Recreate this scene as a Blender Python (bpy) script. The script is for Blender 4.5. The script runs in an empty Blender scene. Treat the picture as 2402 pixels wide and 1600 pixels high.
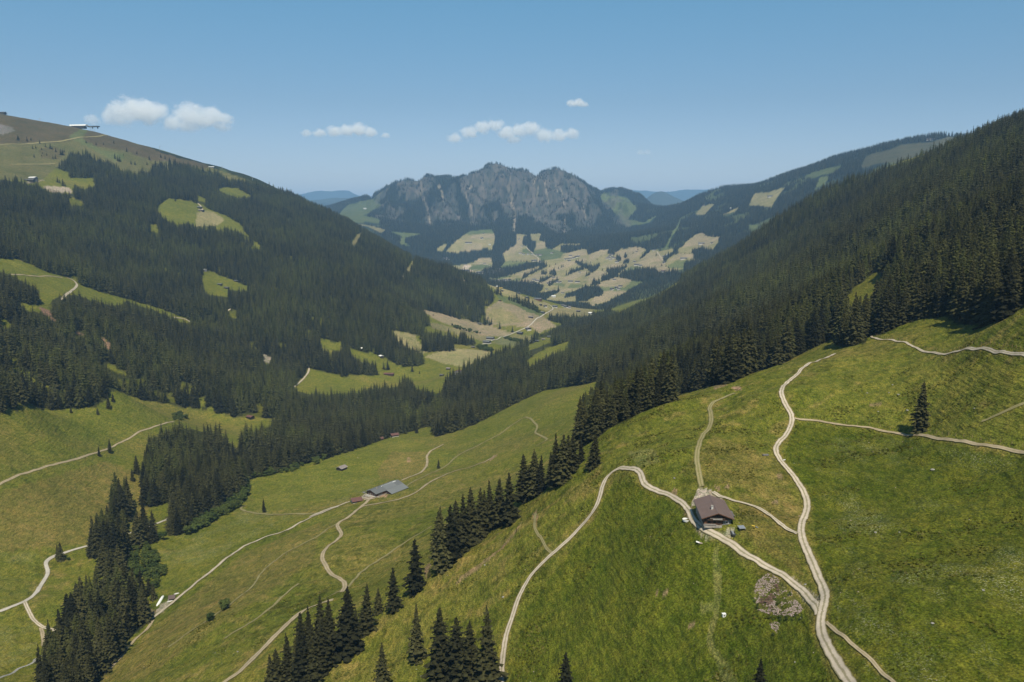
import bpy, bmesh, math, random
import numpy as np
from mathutils import Vector, Matrix, Euler

# ------------------------------------------------------------------ camera, sky, sun, exposure
scene = bpy.context.scene
COL = scene.collection
F, CX, CY = 1885.0, 1201.0, 800.0            # focal length and centre in photograph pixels (2402 wide)
PITCH = math.atan((CY - 500.0) / F)
cam_d = bpy.data.cameras.new("camera")
cam = bpy.data.objects.new("camera", cam_d)
COL.objects.link(cam)
cam_d.sensor_width = 36.0
cam_d.lens = F / 2402.0 * 36.0
cam_d.clip_start = 1.0
cam_d.clip_end = 120000.0
cam.location = (0, 0, 0)
cam.rotation_euler = (math.radians(90) - PITCH, 0, 0)
scene.camera = cam

SUN_EL, SUN_AZ = math.radians(56), math.radians(172)     # azimuth clockwise from the view direction (+Y)
world = bpy.data.worlds.new("World")
scene.world = world
world.use_nodes = True
wn, wl = world.node_tree.nodes, world.node_tree.links
bg = wn["Background"]
sky = wn.new("ShaderNodeTexSky")
sky.sky_type = 'NISHITA'
sky.sun_disc = False
sky.sun_elevation = SUN_EL
sky.sun_rotation = SUN_AZ
sky.altitude = 1400.0
sky.air_density = 1.0
sky.dust_density = 0.6
sky.ozone_density = 1.6
wl.new(sky.outputs[0], bg.inputs[0])
tcw = wn.new("ShaderNodeTexCoord")
sxw = wn.new("ShaderNodeSeparateXYZ")
wl.new(tcw.outputs["Generated"], sxw.inputs[0])
rpw = wn.new("ShaderNodeValToRGB")
for _ in range(2):
    rpw.color_ramp.elements.new(.5)
for e_, (p_, c_) in zip(rpw.color_ramp.elements, [(0.0, (.84, .72, .79)), (.13, (.68, .75, .76)), (.25, (.66, .97, .95)), (1.0, (.68, .94, .92))]):
    e_.position = p_
    e_.color = (*c_, 1)
wl.new(sxw.outputs[2], rpw.inputs[0])
mxw = wn.new("ShaderNodeMix")
mxw.data_type = 'RGBA'
mxw.blend_type = 'MULTIPLY'
mxw.inputs[0].default_value = 1.0
wl.new(sky.outputs[0], mxw.inputs[6])
wl.new(rpw.outputs[0], mxw.inputs[7])
wl.new(mxw.outputs[2], bg.inputs[0])
bg.inputs[1].default_value = 0.085
sun_d = bpy.data.lights.new("sun", 'SUN')
sun_d.energy = 4.3
sun_d.angle = math.radians(0.53)
sun_d.color = (1.0, 0.93, 0.76)
sun = bpy.data.objects.new("sun", sun_d)
COL.objects.link(sun)
sv = Vector((math.sin(SUN_AZ) * math.cos(SUN_EL), math.cos(SUN_AZ) * math.cos(SUN_EL), math.sin(SUN_EL)))
sun.rotation_euler = sv.to_track_quat('Z', 'Y').to_euler()
sun.location = sv * 3000
scene.view_settings.view_transform = 'Standard'
scene.view_settings.look = 'None'
scene.view_settings.exposure = 0.48
scene.view_settings.gamma = 1.0
scene.cycles.use_denoising = True
scene.cycles.max_bounces = 14
scene.cycles.diffuse_bounces = 3
scene.cycles.volume_bounces = 14

rng = np.random.default_rng(7)
random.seed(7)

# ------------------------------------------------------------------ pixel helpers (used to survey where things stand)
REG = dict(A=(0, 200, .34), B=(700, 350, .34), C=(1400, 250, .426), D=(0, 580, .34), E=(0, 1067, .34), F=(700, 900, .34),
           G=(1400, 800, .42566), H=(1400, 1067, .42566), J=(1040, 540, .15306), K=(1380, 540, .15306), L=(1060, 640, .15306),
           M=(0, 250, .12755), N=(1560, 1120, .12755), O=(740, 1060, .11045), Q=(330, 1370, .05102), P=(0, 0, 1.0204))

def Z(r, pts):
    x0, y0, s = REG[r]
    return np.array([(x0 + a * s, y0 + b * s) for a, b in pts], float)

def ray(px, py):
    """azimuth and tangent of elevation of photograph pixels"""
    u = (np.asarray(px, float) - CX) / F
    v = (CY - np.asarray(py, float)) / F
    dy = math.cos(PITCH) + v * math.sin(PITCH)
    dz = -math.sin(PITCH) + v * math.cos(PITCH)
    return np.arctan2(u, dy), dz / np.hypot(u, dy)

def project(x, y, z):
    fw = y * math.cos(PITCH) - z * math.sin(PITCH)
    up = y * math.sin(PITCH) + z * math.cos(PITCH)
    fw = np.where(fw > 1e-3, fw, 1e-3)
    return CX + F * x / fw, CY - F * up / fw

def inside(px, py, poly):
    out = np.zeros(px.shape, bool)
    n = len(poly)
    b = (px >= poly[:, 0].min()) & (px <= poly[:, 0].max()) & (py >= poly[:, 1].min()) & (py <= poly[:, 1].max())
    if not b.any():
        return out
    qx, qy = px[b], py[b]
    r = np.zeros(qx.shape, bool)
    for i in range(n):
        x1, y1 = poly[i]
        x2, y2 = poly[(i + 1) % n]
        if y1 == y2:
            continue
        c = ((y1 > qy) != (y2 > qy)) & (qx < (x2 - x1) * (qy - y1) / (y2 - y1) + x1)
        r ^= c
    out[b] = r
    return out

# ------------------------------------------------------------------ noise
_perm = np.random.default_rng(3).permutation(512)
_perm = np.concatenate([_perm, _perm, _perm])
_gr = np.random.default_rng(4).uniform(0, 2 * np.pi, 512)
_gx, _gy = np.cos(_gr), np.sin(_gr)

def noise(x, y):
    xi, yi = np.floor(x).astype(np.int64), np.floor(y).astype(np.int64)
    xf, yf = x - xi, y - yi
    xi &= 511
    yi &= 511
    u, v = xf * xf * xf * (xf * (xf * 6 - 15) + 10), yf * yf * yf * (yf * (yf * 6 - 15) + 10)
    def g(ix, iy, dx, dy):
        h = _perm[_perm[ix & 511] + (iy & 511)]
        return _gx[h] * dx + _gy[h] * dy
    a = g(xi, yi, xf, yf) * (1 - u) + g(xi + 1, yi, xf - 1, yf) * u
    b = g(xi, yi + 1, xf, yf - 1) * (1 - u) + g(xi + 1, yi + 1, xf - 1, yf - 1) * u
    return (a * (1 - v) + b * v) * 1.4

def fbm(x, y, o=4, lac=2.03, gain=.5):
    r, a, f = 0, 1.0, 1.0
    for k in range(o):
        r = r + a * noise(x * f + 17.3 * k, y * f - 9.1 * k)
        f *= lac
        a *= gain
    return r

def ridged(x, y, o=4):
    r, a, f, w = 0, 1.0, 1.0, 1.0
    for k in range(o):
        n = 1 - np.abs(noise(x * f + 5.7 * k, y * f + 3.3 * k))
        n = n * n * w
        r = r + a * n
        w = np.clip(n * 1.5, 0, 1)
        f *= 2.1
        a *= .5
    return r - 1

def sstep(a, b, x):
    t = np.clip((x - a) / (b - a), 0, 1)
    return t * t * (3 - 2 * t)

# ------------------------------------------------------------------ terrain survey: (px, py, height) / (px, py, distance)
ZPTS = """2354 1568 -91|2354 1300 -86|2354 1035 -77|2354 815 -52|2280 760 -50|2354 690 -43|2100 1568 -95|2100 1300 -93|2100 990 -87|2100 1100 -91
1945 1560 -100|1880 1385 -100|1850 1180 -100|1780 1040 -95|1825 965 -90|1790 900 -84|1860 840 -82|1920 810 -80|2010 775 -74|2200 800 -62|2100 850 -73
1540 930 -98|1700 880 -91|1640 940 -96|1610 1110 -100|1640 1210 -100|1590 1165 -101.5|1700 1165 -99|1640 1300 -107|1650 1568 -118|1650 1420 -113|1790 1370 -105
1400 1568 -135|1400 1400 -128|1400 1250 -121|1370 1170 -119|1400 1080 -110|1470 1090 -104|1260 1280 -134|1190 1400 -146|1155 1568 -155|1480 1020 -105
1340 1070 -117|1200 1180 -141|1010 1310 -161|900 1400 -172|620 1568 -185|1440 1000 -108|880 1568 -175|1000 1500 -166
540 1555 -192|710 1400 -196|800 1360 -193|745 1280 -214|780 1220 -222|840 1160 -234|890 1130 -238|980 1200 -208|900 1290 -200|1180 1100 -207|1000 1180 -216
1240 1010 -214|1210 960 -235|1400 870 -200|1300 920 -215|1040 1060 -246|1000 1000 -275|980 1070 -252|330 1435 -243|480 1310 -243|600 1230 -244|250 1568 -228
450 1450 -216|400 1568 -206|350 1250 -252|200 1480 -248|100 1568 -240|-100 1400 -240|60 1390 -246|150 1275 -251|450 1120 -264|550 1090 -270|700 1060 -268|785 1075 -262
830 1010 -285|905 1000 -288|0 1115 -215|200 1045 -228|400 970 -250|0 930 -190|130 990 -211|260 905 -224|0 1250 -238|250 1150 -250|500 940 -272|640 970 -288
-300 1200 -208|-300 1000 -172|-300 1568 -215|2700 1568 -88|2700 1200 -78|2700 950 -55"""
DPTS = """0 262 3700|240 312 3500|0 340 3000|0 430 2350|250 380 3000|560 412 3250|370 357 3380|130 285 3600|-350 150 3700|-350 420 1900
1125 785 1950|1230 740 2300|1350 715 2650|1050 830 1620|1000 880 1400|1180 720 2350|1130 655 2700|1250 690 2800|1010 765 2000|1060 745 2150|1150 690 2500
1150 652 4000|1280 697 3350|1370 702 3250|1200 600 4800|1400 640 3900|1500 600 4300|1600 560 4500|1500 650 3600|1600 600 4000|1080 612 5200|1100 560 5600|1250 550 5600
950 540 5800|850 500 6300|1000 575 5400|1000 520 6300|1300 520 6300|1450 540 6000|1150 450 7000|1000 450 7000|1300 450 7000|900 450 7300|1400 470 7000
845 462 7700|862 448 7750|890 420 7800|930 410 7800|965 403 7800|1000 402 7800|1060 401 7800|1095 386 7800|1140 372 7800|1165 380 7800|1190 391 7800|1213 400 7800|1235 389 7800|1270 385 7800|1300 390 7800|1330 402 7800|1370 432 7800|1395 447 7900
760 480 8000|800 470 8000|1420 434 8300|1445 433 8300|1480 455 8300|1510 490 8300|700 495 7800
1520 498 6500|1560 480 6300|1630 441 6500|1720 437 6300|1860 387 5800|2000 347 5300|2130 323 5000|2185 316 5000|2210 322 4950|2300 345 4900|1920 365 5500|1790 412 6100
1360 580 4900|1450 550 5000|1650 500 5200|1800 450 4900|1700 540 4300|2000 380 4600"""
FPTS = """0 850 930|0 780 1060|0 680 1260|0 600 1460|0 520 1850|250 850 1050|250 750 1300|250 650 1650|250 550 2050|250 450 2500|500 900 1180|500 800 1400|500 700 1700
500 600 2050|500 500 2500|510 405 3200|620 436 3200|750 920 1250|750 850 1450|750 780 1600|750 680 1850|750 580 2300|700 462 3150|800 512 3050|900 570 2900|1000 602 2800|950 850 1500|960 790 1700|900 740 1750
950 700 2000|1080 640 2600|1130 690 2400|1050 720 2200|1105 735 2250|985 730 1950|2354 262 1500|2200 325 1700|2000 398 1950|1900 430 2050|1800 488 2150|1700 558 2250|1600 612 2350|1500 668 2450|1400 706 2500
1320 730 2350|1270 760 2150|2354 540 560|2354 420 800|2354 330 1100|2150 600 600|2150 510 850|2150 410 1300|1950 700 650|1950 600 1000|1950 500 1500|1750 720 800|1750 640 1400|1750 570 1950
1600 800 720|1600 700 1300|1600 640 1900|1450 850 900|1450 770 1500|1450 710 2200|1300 850 1150|1300 790 1600|1150 870 1250|1200 820 1500|1050 925 1150|2700 140 1500|2700 350 800|-350 700 900|-350 560 1300"""
# ground the photograph does not see (px, distance, height): behind ridges and at the back
HPTS = """1800 3000 -100|2000 3000 0|1600 3000 -260|2200 2600 60|2354 2600 90|2700 3000 150|1450 2900 -340|1300 3000 -350|1150 3150 -350|0 5500 250|300 5000 150|560 4800 20|800 4500 -150|1000 3900 -280|600 6500 -80|0 9000 100|600 9000 -60|-300 6000 200|900 9500 0|1140 9300 150|1300 9300 150|1450 10000 0|1700 8500 -60|2000 7500 150|2300 7000 250|2700 6000 300
0 13000 -150|600 13000 -200|1200 12000 -150|1480 11500 -150|1800 12000 -150|2400 12000 -100|2900 13000 -100|-400 13000 -100|-300 18000 -100|600 18000 -150|1200 18000 -150|1800 18000 -150|2700 18000 -150
0 24000 150|300 24000 150|1000 24000 250|1200 24000 250|1900 24000 250|2354 24000 200|2800 24000 100|-400 24000 100|0 30000 -300|600 30000 -300|1200 30000 -300|1800 30000 -300|2400 30000 -300
1201 25 -95|300 60 -120|2200 60 -100|1201 60 -110|-300 120 -150|2700 90 -95|1201 120 -128|600 150 -155|1900 100 -98|1500 120 -112|300 220 -195"""
FAR = """690 450 24000|715 444 24000|740 439 24000|765 442 24000|790 436 24000|812 446 24000|835 454 24000|860 464 24000|640 455 24000|560 450 24000|1380 436 24000|1410 440 24000|1440 434 24000|1475 441 24000|1530 447 24000|1570 436 24000|1600 428 24000|1650 427 24000|1690 436 24000|1740 448 24000
1480 462 13500|1495 447 13500|1515 438 13500|1535 446 13500|1560 463 13500|1580 474 13500|700 460 15500|760 452 15500|800 455 15500|850 466 15500|650 462 15500"""

def _rows(s):
    return np.array([[float(v) for v in t.split()] for l in s.splitlines() for t in l.split("|")])

pts = []
for r in _rows(ZPTS):
    az, t = ray(r[0] * 1.0204, r[1] * 1.0204)
    pts.append((az, r[2] / t, r[2]))
for s, drop in ((DPTS, 0), (FPTS, 20), (FAR, 0)):
    for r in _rows(s):
        az, t = ray(r[0] * 1.0204, r[1] * 1.0204)
        pts.append((az, r[2], r[2] * t - drop))
for r in _rows(HPTS):
    az, _ = ray(r[0] * 1.0204, 500)
    pts.append((az, r[1], r[2]))
pts = np.array(pts, float)

# thin plate fit of the slope tangent over (azimuth, ln distance)
Pc = np.stack([pts[:, 0], np.log(pts[:, 1])], 1)
Pv = pts[:, 2] / pts[:, 1]

def tps(r2):
    return np.where(r2 > 1e-12, .5 * r2 * np.log(np.maximum(r2, 1e-12)), 0)

n = len(Pc)
K = tps(((Pc[:, None] - Pc[None]) ** 2).sum(-1)) + np.eye(n) * 3e-6
Pm = np.concatenate([np.ones((n, 1)), Pc], 1)
sol = np.linalg.solve(np.block([[K, Pm], [Pm.T, np.zeros((3, 3))]]), np.concatenate([Pv, np.zeros(3)]))

def t_base(az, ld):
    s = az.shape
    a, l = az.ravel(), ld.ravel()
    out = np.empty(a.size)
    for i in range(0, a.size, 40000):
        q = np.stack([a[i:i + 40000], l[i:i + 40000]], 1)
        d2 = (q[:, None, 0] - Pc[None, :, 0]) ** 2 + (q[:, None, 1] - Pc[None, :, 1]) ** 2
        out[i:i + 40000] = tps(d2) @ sol[:n] + sol[n] + q @ sol[n + 1:]
    return out.reshape(s)

NC_IN, NC_OUT, NR = 900, 30, 1050
LMAX = 36.5
AZ = np.radians(np.concatenate([np.linspace(-64, -LMAX, NC_OUT, endpoint=False), np.linspace(-LMAX, LMAX, NC_IN), np.linspace(LMAX, 64, NC_OUT + 1)[1:]]))
LD = np.linspace(math.log(22.0), math.log(30000.0), NR)
# coarse fit, then bilinear refinement by cubic-free double linear pass
cz = np.radians(np.linspace(-64, 64, 640))
cl = np.linspace(LD[0], LD[-1], 420)
Tc = t_base(*np.meshgrid(cz, cl, indexing='ij'))

def _cub(a, x, axis_pts):
    """Catmull-Rom along axis 0"""
    f = (x - axis_pts[0]) / (axis_pts[1] - axis_pts[0])
    i = np.clip(np.floor(f).astype(int), 0, len(axis_pts) - 2)
    t = (f - i)[:, None]
    g = lambda k: a[np.clip(i + k, 0, len(axis_pts) - 1)]
    p0, p1, p2, p3 = g(-1), g(0), g(1), g(2)
    return p1 + .5 * t * (p2 - p0 + t * (2 * p0 - 5 * p1 + 4 * p2 - p3 + t * (3 * (p1 - p2) + p3 - p0)))

T = _cub(_cub(Tc, AZ, cz).T, LD, cl).T          # [azimuth, distance]
A2, L2 = np.meshgrid(AZ, LD, indexing='ij')
D2 = np.exp(L2)
X2, Y2 = D2 * np.sin(A2), D2 * np.cos(A2)
H2 = T * D2
# relief: from bumps on the pasture to gullies on the far massif
H2 = H2 + fbm(X2 / 55, Y2 / 55, 3) * 1.3 * sstep(60, 200, D2) * (1 - .5 * sstep(900, 3000, D2))
near = 1 - sstep(700, 1500, D2)
H2 = H2 + near * (fbm(X2 / 9.0, Y2 / 9.0, 3) * .5 + np.abs(noise(X2 / 21 + 8, Y2 / 21)) * .8)
H2 = H2 + sstep(700, 1600, D2) * fbm(X2 / 190, Y2 / 190, 4) * 5
px0, py0 = project(X2, Y2, H2)
massif = sstep(6200, 6800, D2) * (1 - sstep(8300, 9200, D2)) * sstep(820, 900, px0) * (1 - sstep(1430, 1530, px0))
gx = np.degrees(A2) * 1.0
H2 = H2 + massif * ((ridged(X2 / 330 + .35 * noise(X2 / 500, Y2 / 500), Y2 / 1100 + .0006 * X2, 4) - .3) * 85 + ridged(X2 / 90, Y2 / 300, 3) * 16) * (1 - .5 * sstep(7500, 7790, D2))
farm = sstep(3000, 4500, D2) * (1 - massif)
H2 = H2 + farm * (fbm(X2 / 700, Y2 / 700, 4) * 14)
H2 = H2 + sstep(10000, 13000, D2) * ridged(X2 / 2600, Y2 / 2600, 5) * 60
H2 = np.clip(H2, -900, 640)
T = H2 / D2
# the massif's crest line as surveyed
_cr = Z('B', [(470, 372), (505, 345), (530, 300), (590, 262), (640, 235), (700, 215), (760, 203), (800, 212), (830, 214), (850, 203), (890, 174), (940, 187), (985, 188), (1040, 182), (1110, 192), (1135, 183), (1170, 172), (1230, 150), (1270, 130), (1310, 102), (1360, 91), (1400, 104), (1440, 120), (1475, 128), (1505, 146), (1522, 138), (1540, 134), (1580, 145), (1610, 162), (1640, 182), (1660, 166), (1680, 151), (1730, 136), (1780, 127), (1830, 145), (1880, 165), (1930, 195), (1980, 232), (2040, 268), (2080, 290), (2100, 282), (2130, 273), (2180, 267), (2240, 270), (2300, 292), (2350, 325)])
_sel = (LD > math.log(6900)) & (LD < math.log(8700))
for i in range(len(AZ)):
    cpx = CX + F * math.tan(AZ[i]) / math.cos(PITCH)
    if _cr[0, 0] <= cpx <= _cr[-1, 0]:
        _, tt = ray(cpx, np.interp(cpx, _cr[:, 0], _cr[:, 1]) + 2.0)
        tt = float(tt) + .0007 * float(fbm(np.array(cpx / 11.0), np.array(2.0), 3))
        j0 = np.where(_sel)[0][0] + int(np.argmax(T[i][_sel]))
        wgt = np.exp(-((LD - LD[j0]) / .075) ** 2)
        T[i] += (tt - T[i, j0]) * wgt * min(1.0, (cpx - _cr[0, 0]) / 14.0, (_cr[-1, 0] - cpx) / 14.0)
H2 = T * D2

def terrain_z(x, y):
    x, y = np.asarray(x, float), np.asarray(y, float)
    a = np.arctan2(x, y)
    l = np.log(np.hypot(x, y))
    i = np.clip(np.searchsorted(AZ, a) - 1, 0, len(AZ) - 2)
    fi = (a - AZ[i]) / (AZ[i + 1] - AZ[i])
    fj = (l - LD[0]) / (LD[1] - LD[0])
    j = np.clip(np.floor(fj).astype(int), 0, NR - 2)
    fj = fj - j
    return (H2[i, j] * (1 - fi) + H2[i + 1, j] * fi) * (1 - fj) + (H2[i, j + 1] * (1 - fi) + H2[i + 1, j + 1] * fi) * fj

def land(px, py, dmin=0, dmax=1e9):
    """where on the terrain a survey pixel lies: (x, y, z)"""
    az, t = ray(px, py)
    i = int(np.clip(np.searchsorted(AZ, az) - 1, 0, len(AZ) - 2))
    f = (az - AZ[i]) / (AZ[i + 1] - AZ[i])
    prof = T[i] * (1 - f) + T[i + 1] * f
    hit = np.where((prof[1:] >= t) & (np.exp(LD[1:]) > dmin))[0]
    if len(hit) == 0 or math.exp(LD[hit[0] + 1]) > dmax:
        j = int(np.argmax(np.where((np.exp(LD) > max(dmin, 30)) & (np.exp(LD) < min(dmax, 25000)), prof, -9)))
        d = math.exp(LD[j])
    else:
        j = hit[0]
        g = (t - prof[j]) / max(prof[j + 1] - prof[j], 1e-9)
        d = math.exp(LD[j] + np.clip(g, 0, 1) * (LD[1] - LD[0]))
    x, y = d * math.sin(az), d * math.cos(az)
    return np.array((x, y, float(terrain_z(x, y))))

# visible running maximum, for culling
VIS = np.maximum.accumulate(T, axis=1)
# @@END_TERRAIN
# ------------------------------------------------------------------ materials
def mat(name):
    m = bpy.data.materials.new(name)
    m.use_nodes = True
    t = m.node_tree
    return m, t.nodes, t.links, t.nodes["Principled BSDF"]

def nz(N, L, scale, detail=4, vec=None, rough=.55):
    t = N.new("ShaderNodeTexNoise")
    t.inputs["Scale"].default_value = scale
    t.inputs["Detail"].default_value = detail
    t.inputs["Roughness"].default_value = rough
    if vec is not None:
        L.new(vec, t.inputs["Vector"])
    return t

def ramp(N, L, src, stops):
    r = N.new("ShaderNodeValToRGB")
    while len(r.color_ramp.elements) < len(stops):
        r.color_ramp.elements.new(.5)
    for e, (p, c) in zip(r.color_ramp.elements, stops):
        e.position = p
        e.color = (*c, 1) if len(c) == 3 else c
    L.new(src, r.inputs[0])
    return r

def mix(N, L, a, b, fac, kind='MIX'):
    m = N.new("ShaderNodeMix")
    m.data_type = 'RGBA'
    m.blend_type = kind
    m.clamp_factor = True
    for sock, v in ((m.inputs[0], fac), (m.inputs[6], a), (m.inputs[7], b)):
        if isinstance(v, (int, float)):
            sock.default_value = v
        elif isinstance(v, tuple):
            sock.default_value = (*v, 1)
        else:
            L.new(v, sock)
    return m.outputs[2]

def g3(v):
    return (v, v, v)

def simple(name, col, rough=.8, var=.25, scale=2.0, metal=0.0, bump=0.0):
    m, N, L, B = mat(name)
    tc = N.new("ShaderNodeTexCoord")
    n1 = nz(N, L, scale, 5, tc.outputs["Object"])
    r = ramp(N, L, n1.outputs[0], [(.3, g3(1 - var)), (.7, g3(1 + var))])
    L.new(mix(N, L, col, r.outputs[0], 1.0, 'MULTIPLY'), B.inputs["Base Color"])
    B.inputs["Roughness"].default_value = rough
    B.inputs["Metallic"].default_value = metal
    if bump:
        b = N.new("ShaderNodeBump")
        b.inputs["Strength"].default_value = bump
        b.inputs["Distance"].default_value = .05
        L.new(n1.outputs[0], b.inputs["Height"])
        L.new(b.outputs[0], B.inputs["Normal"])
    return m

def planks(name, col, rough=.85):
    """weathered boards: streaks along one axis"""
    m, N, L, B = mat(name)
    tc = N.new("ShaderNodeTexCoord")
    mp = N.new("ShaderNodeMapping")
    mp.inputs["Scale"].default_value = (5, 5, .25)
    L.new(tc.outputs["Object"], mp.inputs[0])
    n1 = nz(N, L, 1.0, 4, mp.outputs[0])
    r = ramp(N, L, n1.outputs[0], [(.3, g3(.45)), (.55, g3(1.0)), (.75, g3(1.5))])
    L.new(mix(N, L, col, r.outputs[0], 1.0, 'MULTIPLY'), B.inputs["Base Color"])
    B.inputs["Roughness"].default_value = rough
    return m

# --- ground
def ground_material():
    m, N, L, B = mat("alpine_ground")
    at = N.new("ShaderNodeAttribute")
    at.attribute_name = "tint"
    geo = N.new("ShaderNodeNewGeometry")
    P = geo.outputs["Position"]
    big = nz(N, L, .012, 5, P)
    mid = nz(N, L, .11, 6, P, .65)
    mp = N.new("ShaderNodeMapping")
    mp.inputs["Rotation"].default_value = (0, 0, math.radians(25))
    mp.inputs["Scale"].default_value = (1.0, .45, 1.0)
    L.new(P, mp.inputs[0])
    sml = nz(N, L, .55, 7, mp.outputs[0], .7)
    tiny = nz(N, L, 1.7, 4, P, .75)
    c = mix(N, L, at.outputs["Color"], ramp(N, L, big.outputs[0], [(.3, (.82, .88, .78)), (.7, (1.2, 1.13, 1.2))]).outputs[0], 1.0, 'MULTIPLY')
    c = mix(N, L, c, ramp(N, L, mid.outputs[0], [(.32, (.74, .84, .68)), (.5, (1, 1, 1)), (.68, (1.26, 1.12, 1.2))]).outputs[0], 1.0, 'MULTIPLY')
    c = mix(N, L, c, ramp(N, L, sml.outputs[0], [(.36, (.46, .58, .42)), (.5, (1, 1, 1)), (.64, (1.5, 1.35, 1.5))]).outputs[0], .8, 'MULTIPLY')
    c = mix(N, L, c, ramp(N, L, tiny.outputs[0], [(.38, g3(.42)), (.5, g3(.95)), (.64, g3(1.7))]).outputs[0], .9, 'MULTIPLY')
    # yellow and white flowers in drifts
    fl = N.new("ShaderNodeAttribute")
    fl.attribute_name = "flowers"
    dr = nz(N, L, .06, 5, P, .7)
    sp = nz(N, L, 1.7, 2, P)
    f1 = N.new("ShaderNodeMath"); f1.operation = 'MULTIPLY'
    L.new(ramp(N, L, dr.outputs[0], [(.52, g3(0)), (.68, g3(1))]).outputs[0], f1.inputs[0])
    L.new(ramp(N, L, sp.outputs[0], [(.53, g3(0)), (.66, g3(.8))]).outputs[0], f1.inputs[1])
    f2 = N.new("ShaderNodeMath"); f2.operation = 'MULTIPLY'
    L.new(f1.outputs[0], f2.inputs[0])
    L.new(fl.outputs["Fac"], f2.inputs[1])
    c = mix(N, L, c, (.21, .17, .02), f2.outputs[0])
    wd = nz(N, L, .05, 5, mp.outputs[0], .7)
    ws = nz(N, L, 2.3, 2, P)
    w1 = N.new("ShaderNodeMath"); w1.operation = 'MULTIPLY'
    L.new(ramp(N, L, wd.outputs[0], [(.5, g3(0)), (.64, g3(1))]).outputs[0], w1.inputs[0])
    L.new(ramp(N, L, ws.outputs[0], [(.56, g3(0)), (.68, g3(.8))]).outputs[0], w1.inputs[1])
    w2 = N.new("ShaderNodeMath"); w2.operation = 'MULTIPLY'
    L.new(w1.outputs[0], w2.inputs[0])
    L.new(fl.outputs["Fac"], w2.inputs[1])
    c = mix(N, L, c, (.34, .33, .22), w2.outputs[0])
    # bare rock on the massif, streaked down the fall line
    rk = N.new("ShaderNodeAttribute")
    rk.attribute_name = "rock"
    rp = N.new("ShaderNodeMapping")
    rp.inputs["Scale"].default_value = (1.6, .5, .3)
    L.new(P, rp.inputs[0])
    r1 = nz(N, L, .011, 8, rp.outputs[0], .72)
    rr = ramp(N, L, r1.outputs[0], [(.32, (.026, .034, .022)), (.45, (.055, .056, .045)), (.57, (.105, .090, .074)), (.74, (.165, .142, .115))])
    c = mix(N, L, c, rr.outputs[0], rk.outputs["Fac"])
    L.new(c, B.inputs["Base Color"])
    B.inputs["Roughness"].default_value = 1.0
    B.inputs["Specular IOR Level"].default_value = .08
    ad = N.new("ShaderNodeMath"); ad.operation = 'MULTIPLY_ADD'
    L.new(mid.outputs[0], ad.inputs[0]); ad.inputs[1].default_value = 2.0
    tm = N.new("ShaderNodeMapping")
    tm.inputs["Scale"].default_value = (.07, .07, .75)
    L.new(P, tm.inputs[0])
    terr = nz(N, L, 1.0, 3, tm.outputs[0], .5)
    a3 = N.new("ShaderNodeMath"); a3.operation = 'MULTIPLY_ADD'
    L.new(terr.outputs[0], a3.inputs[0]); a3.inputs[1].default_value = 1.6
    L.new(sml.outputs[0], a3.inputs[2])
    L.new(a3.outputs[0], ad.inputs[2])
    b = N.new("ShaderNodeBump")
    b.inputs["Strength"].default_value = .85
    b.inputs["Distance"].default_value = 1.0
    L.new(ad.outputs[0], b.inputs["Height"])
    L.new(b.outputs[0], B.inputs["Normal"])
    return m

def crown_material(name, dark, light):
    m, N, L, B = mat(name)
    oi = N.new("ShaderNodeObjectInfo")
    at = N.new("ShaderNodeAttribute")
    at.attribute_type = 'INSTANCER'
    at.attribute_name = "young"
    geo = N.new("ShaderNodeNewGeometry")
    n1 = nz(N, L, .9, 3, geo.outputs["Position"])
    c = mix(N, L, dark, light, oi.outputs["Random"])
    c = mix(N, L, c, ramp(N, L, n1.outputs[0], [(.36, g3(.5)), (.64, g3(1.6))]).outputs[0], 1.0, 'MULTIPLY')
    c = mix(N, L, c, (.088, .100, .020), at.outputs["Fac"])
    L.new(c, B.inputs["Base Color"])
    B.inputs["Roughness"].default_value = .9
    B.inputs["Specular IOR Level"].default_value = .15
    return m

def road_material(name, track, strip, verge, strip_amt=.8):
    m, N, L, B = mat(name)
    uv = N.new("ShaderNodeUVMap")
    sx = N.new("ShaderNodeSeparateXYZ")
    L.new(uv.outputs[0], sx.inputs[0])
    geo = N.new("ShaderNodeNewGeometry")
    n1 = nz(N, L, .7, 5, geo.outputs["Position"], .65)
    n2 = nz(N, L, .09, 4, geo.outputs["Position"])
    ab = N.new("ShaderNodeMath"); ab.operation = 'SUBTRACT'; ab.inputs[1].default_value = .5
    L.new(sx.outputs[0], ab.inputs[0])
    a2 = N.new("ShaderNodeMath"); a2.operation = 'ABSOLUTE'
    L.new(ab.outputs[0], a2.inputs[0])
    wob = N.new("ShaderNodeMath"); wob.operation = 'MULTIPLY_ADD'; wob.inputs[1].default_value = .22
    L.new(n1.outputs[0], wob.inputs[0])
    L.new(a2.outputs[0], wob.inputs[2])
    f = ramp(N, L, wob.outputs[0], [(.16, g3(strip_amt)), (.24, g3(0)), (.46, g3(0)), (.585, g3(.95))])
    col = mix(N, L, track, ramp(N, L, n1.outputs[0], [(.3, g3(.85)), (.7, g3(1.13))]).outputs[0], 1.0, 'MULTIPLY')
    col = mix(N, L, col, ramp(N, L, n2.outputs[0], [(.3, g3(.85)), (.7, g3(1.12))]).outputs[0], 1.0, 'MULTIPLY')
    edge = ramp(N, L, a2.outputs[0], [(.2, (*strip,)), (.3, (*verge,))])
    col = mix(N, L, col, edge.outputs[0], f.outputs[0])
    L.new(col, B.inputs["Base Color"])
    B.inputs["Roughness"].default_value = .95
    B.inputs["Specular IOR Level"].default_value = .1
    return m

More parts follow.
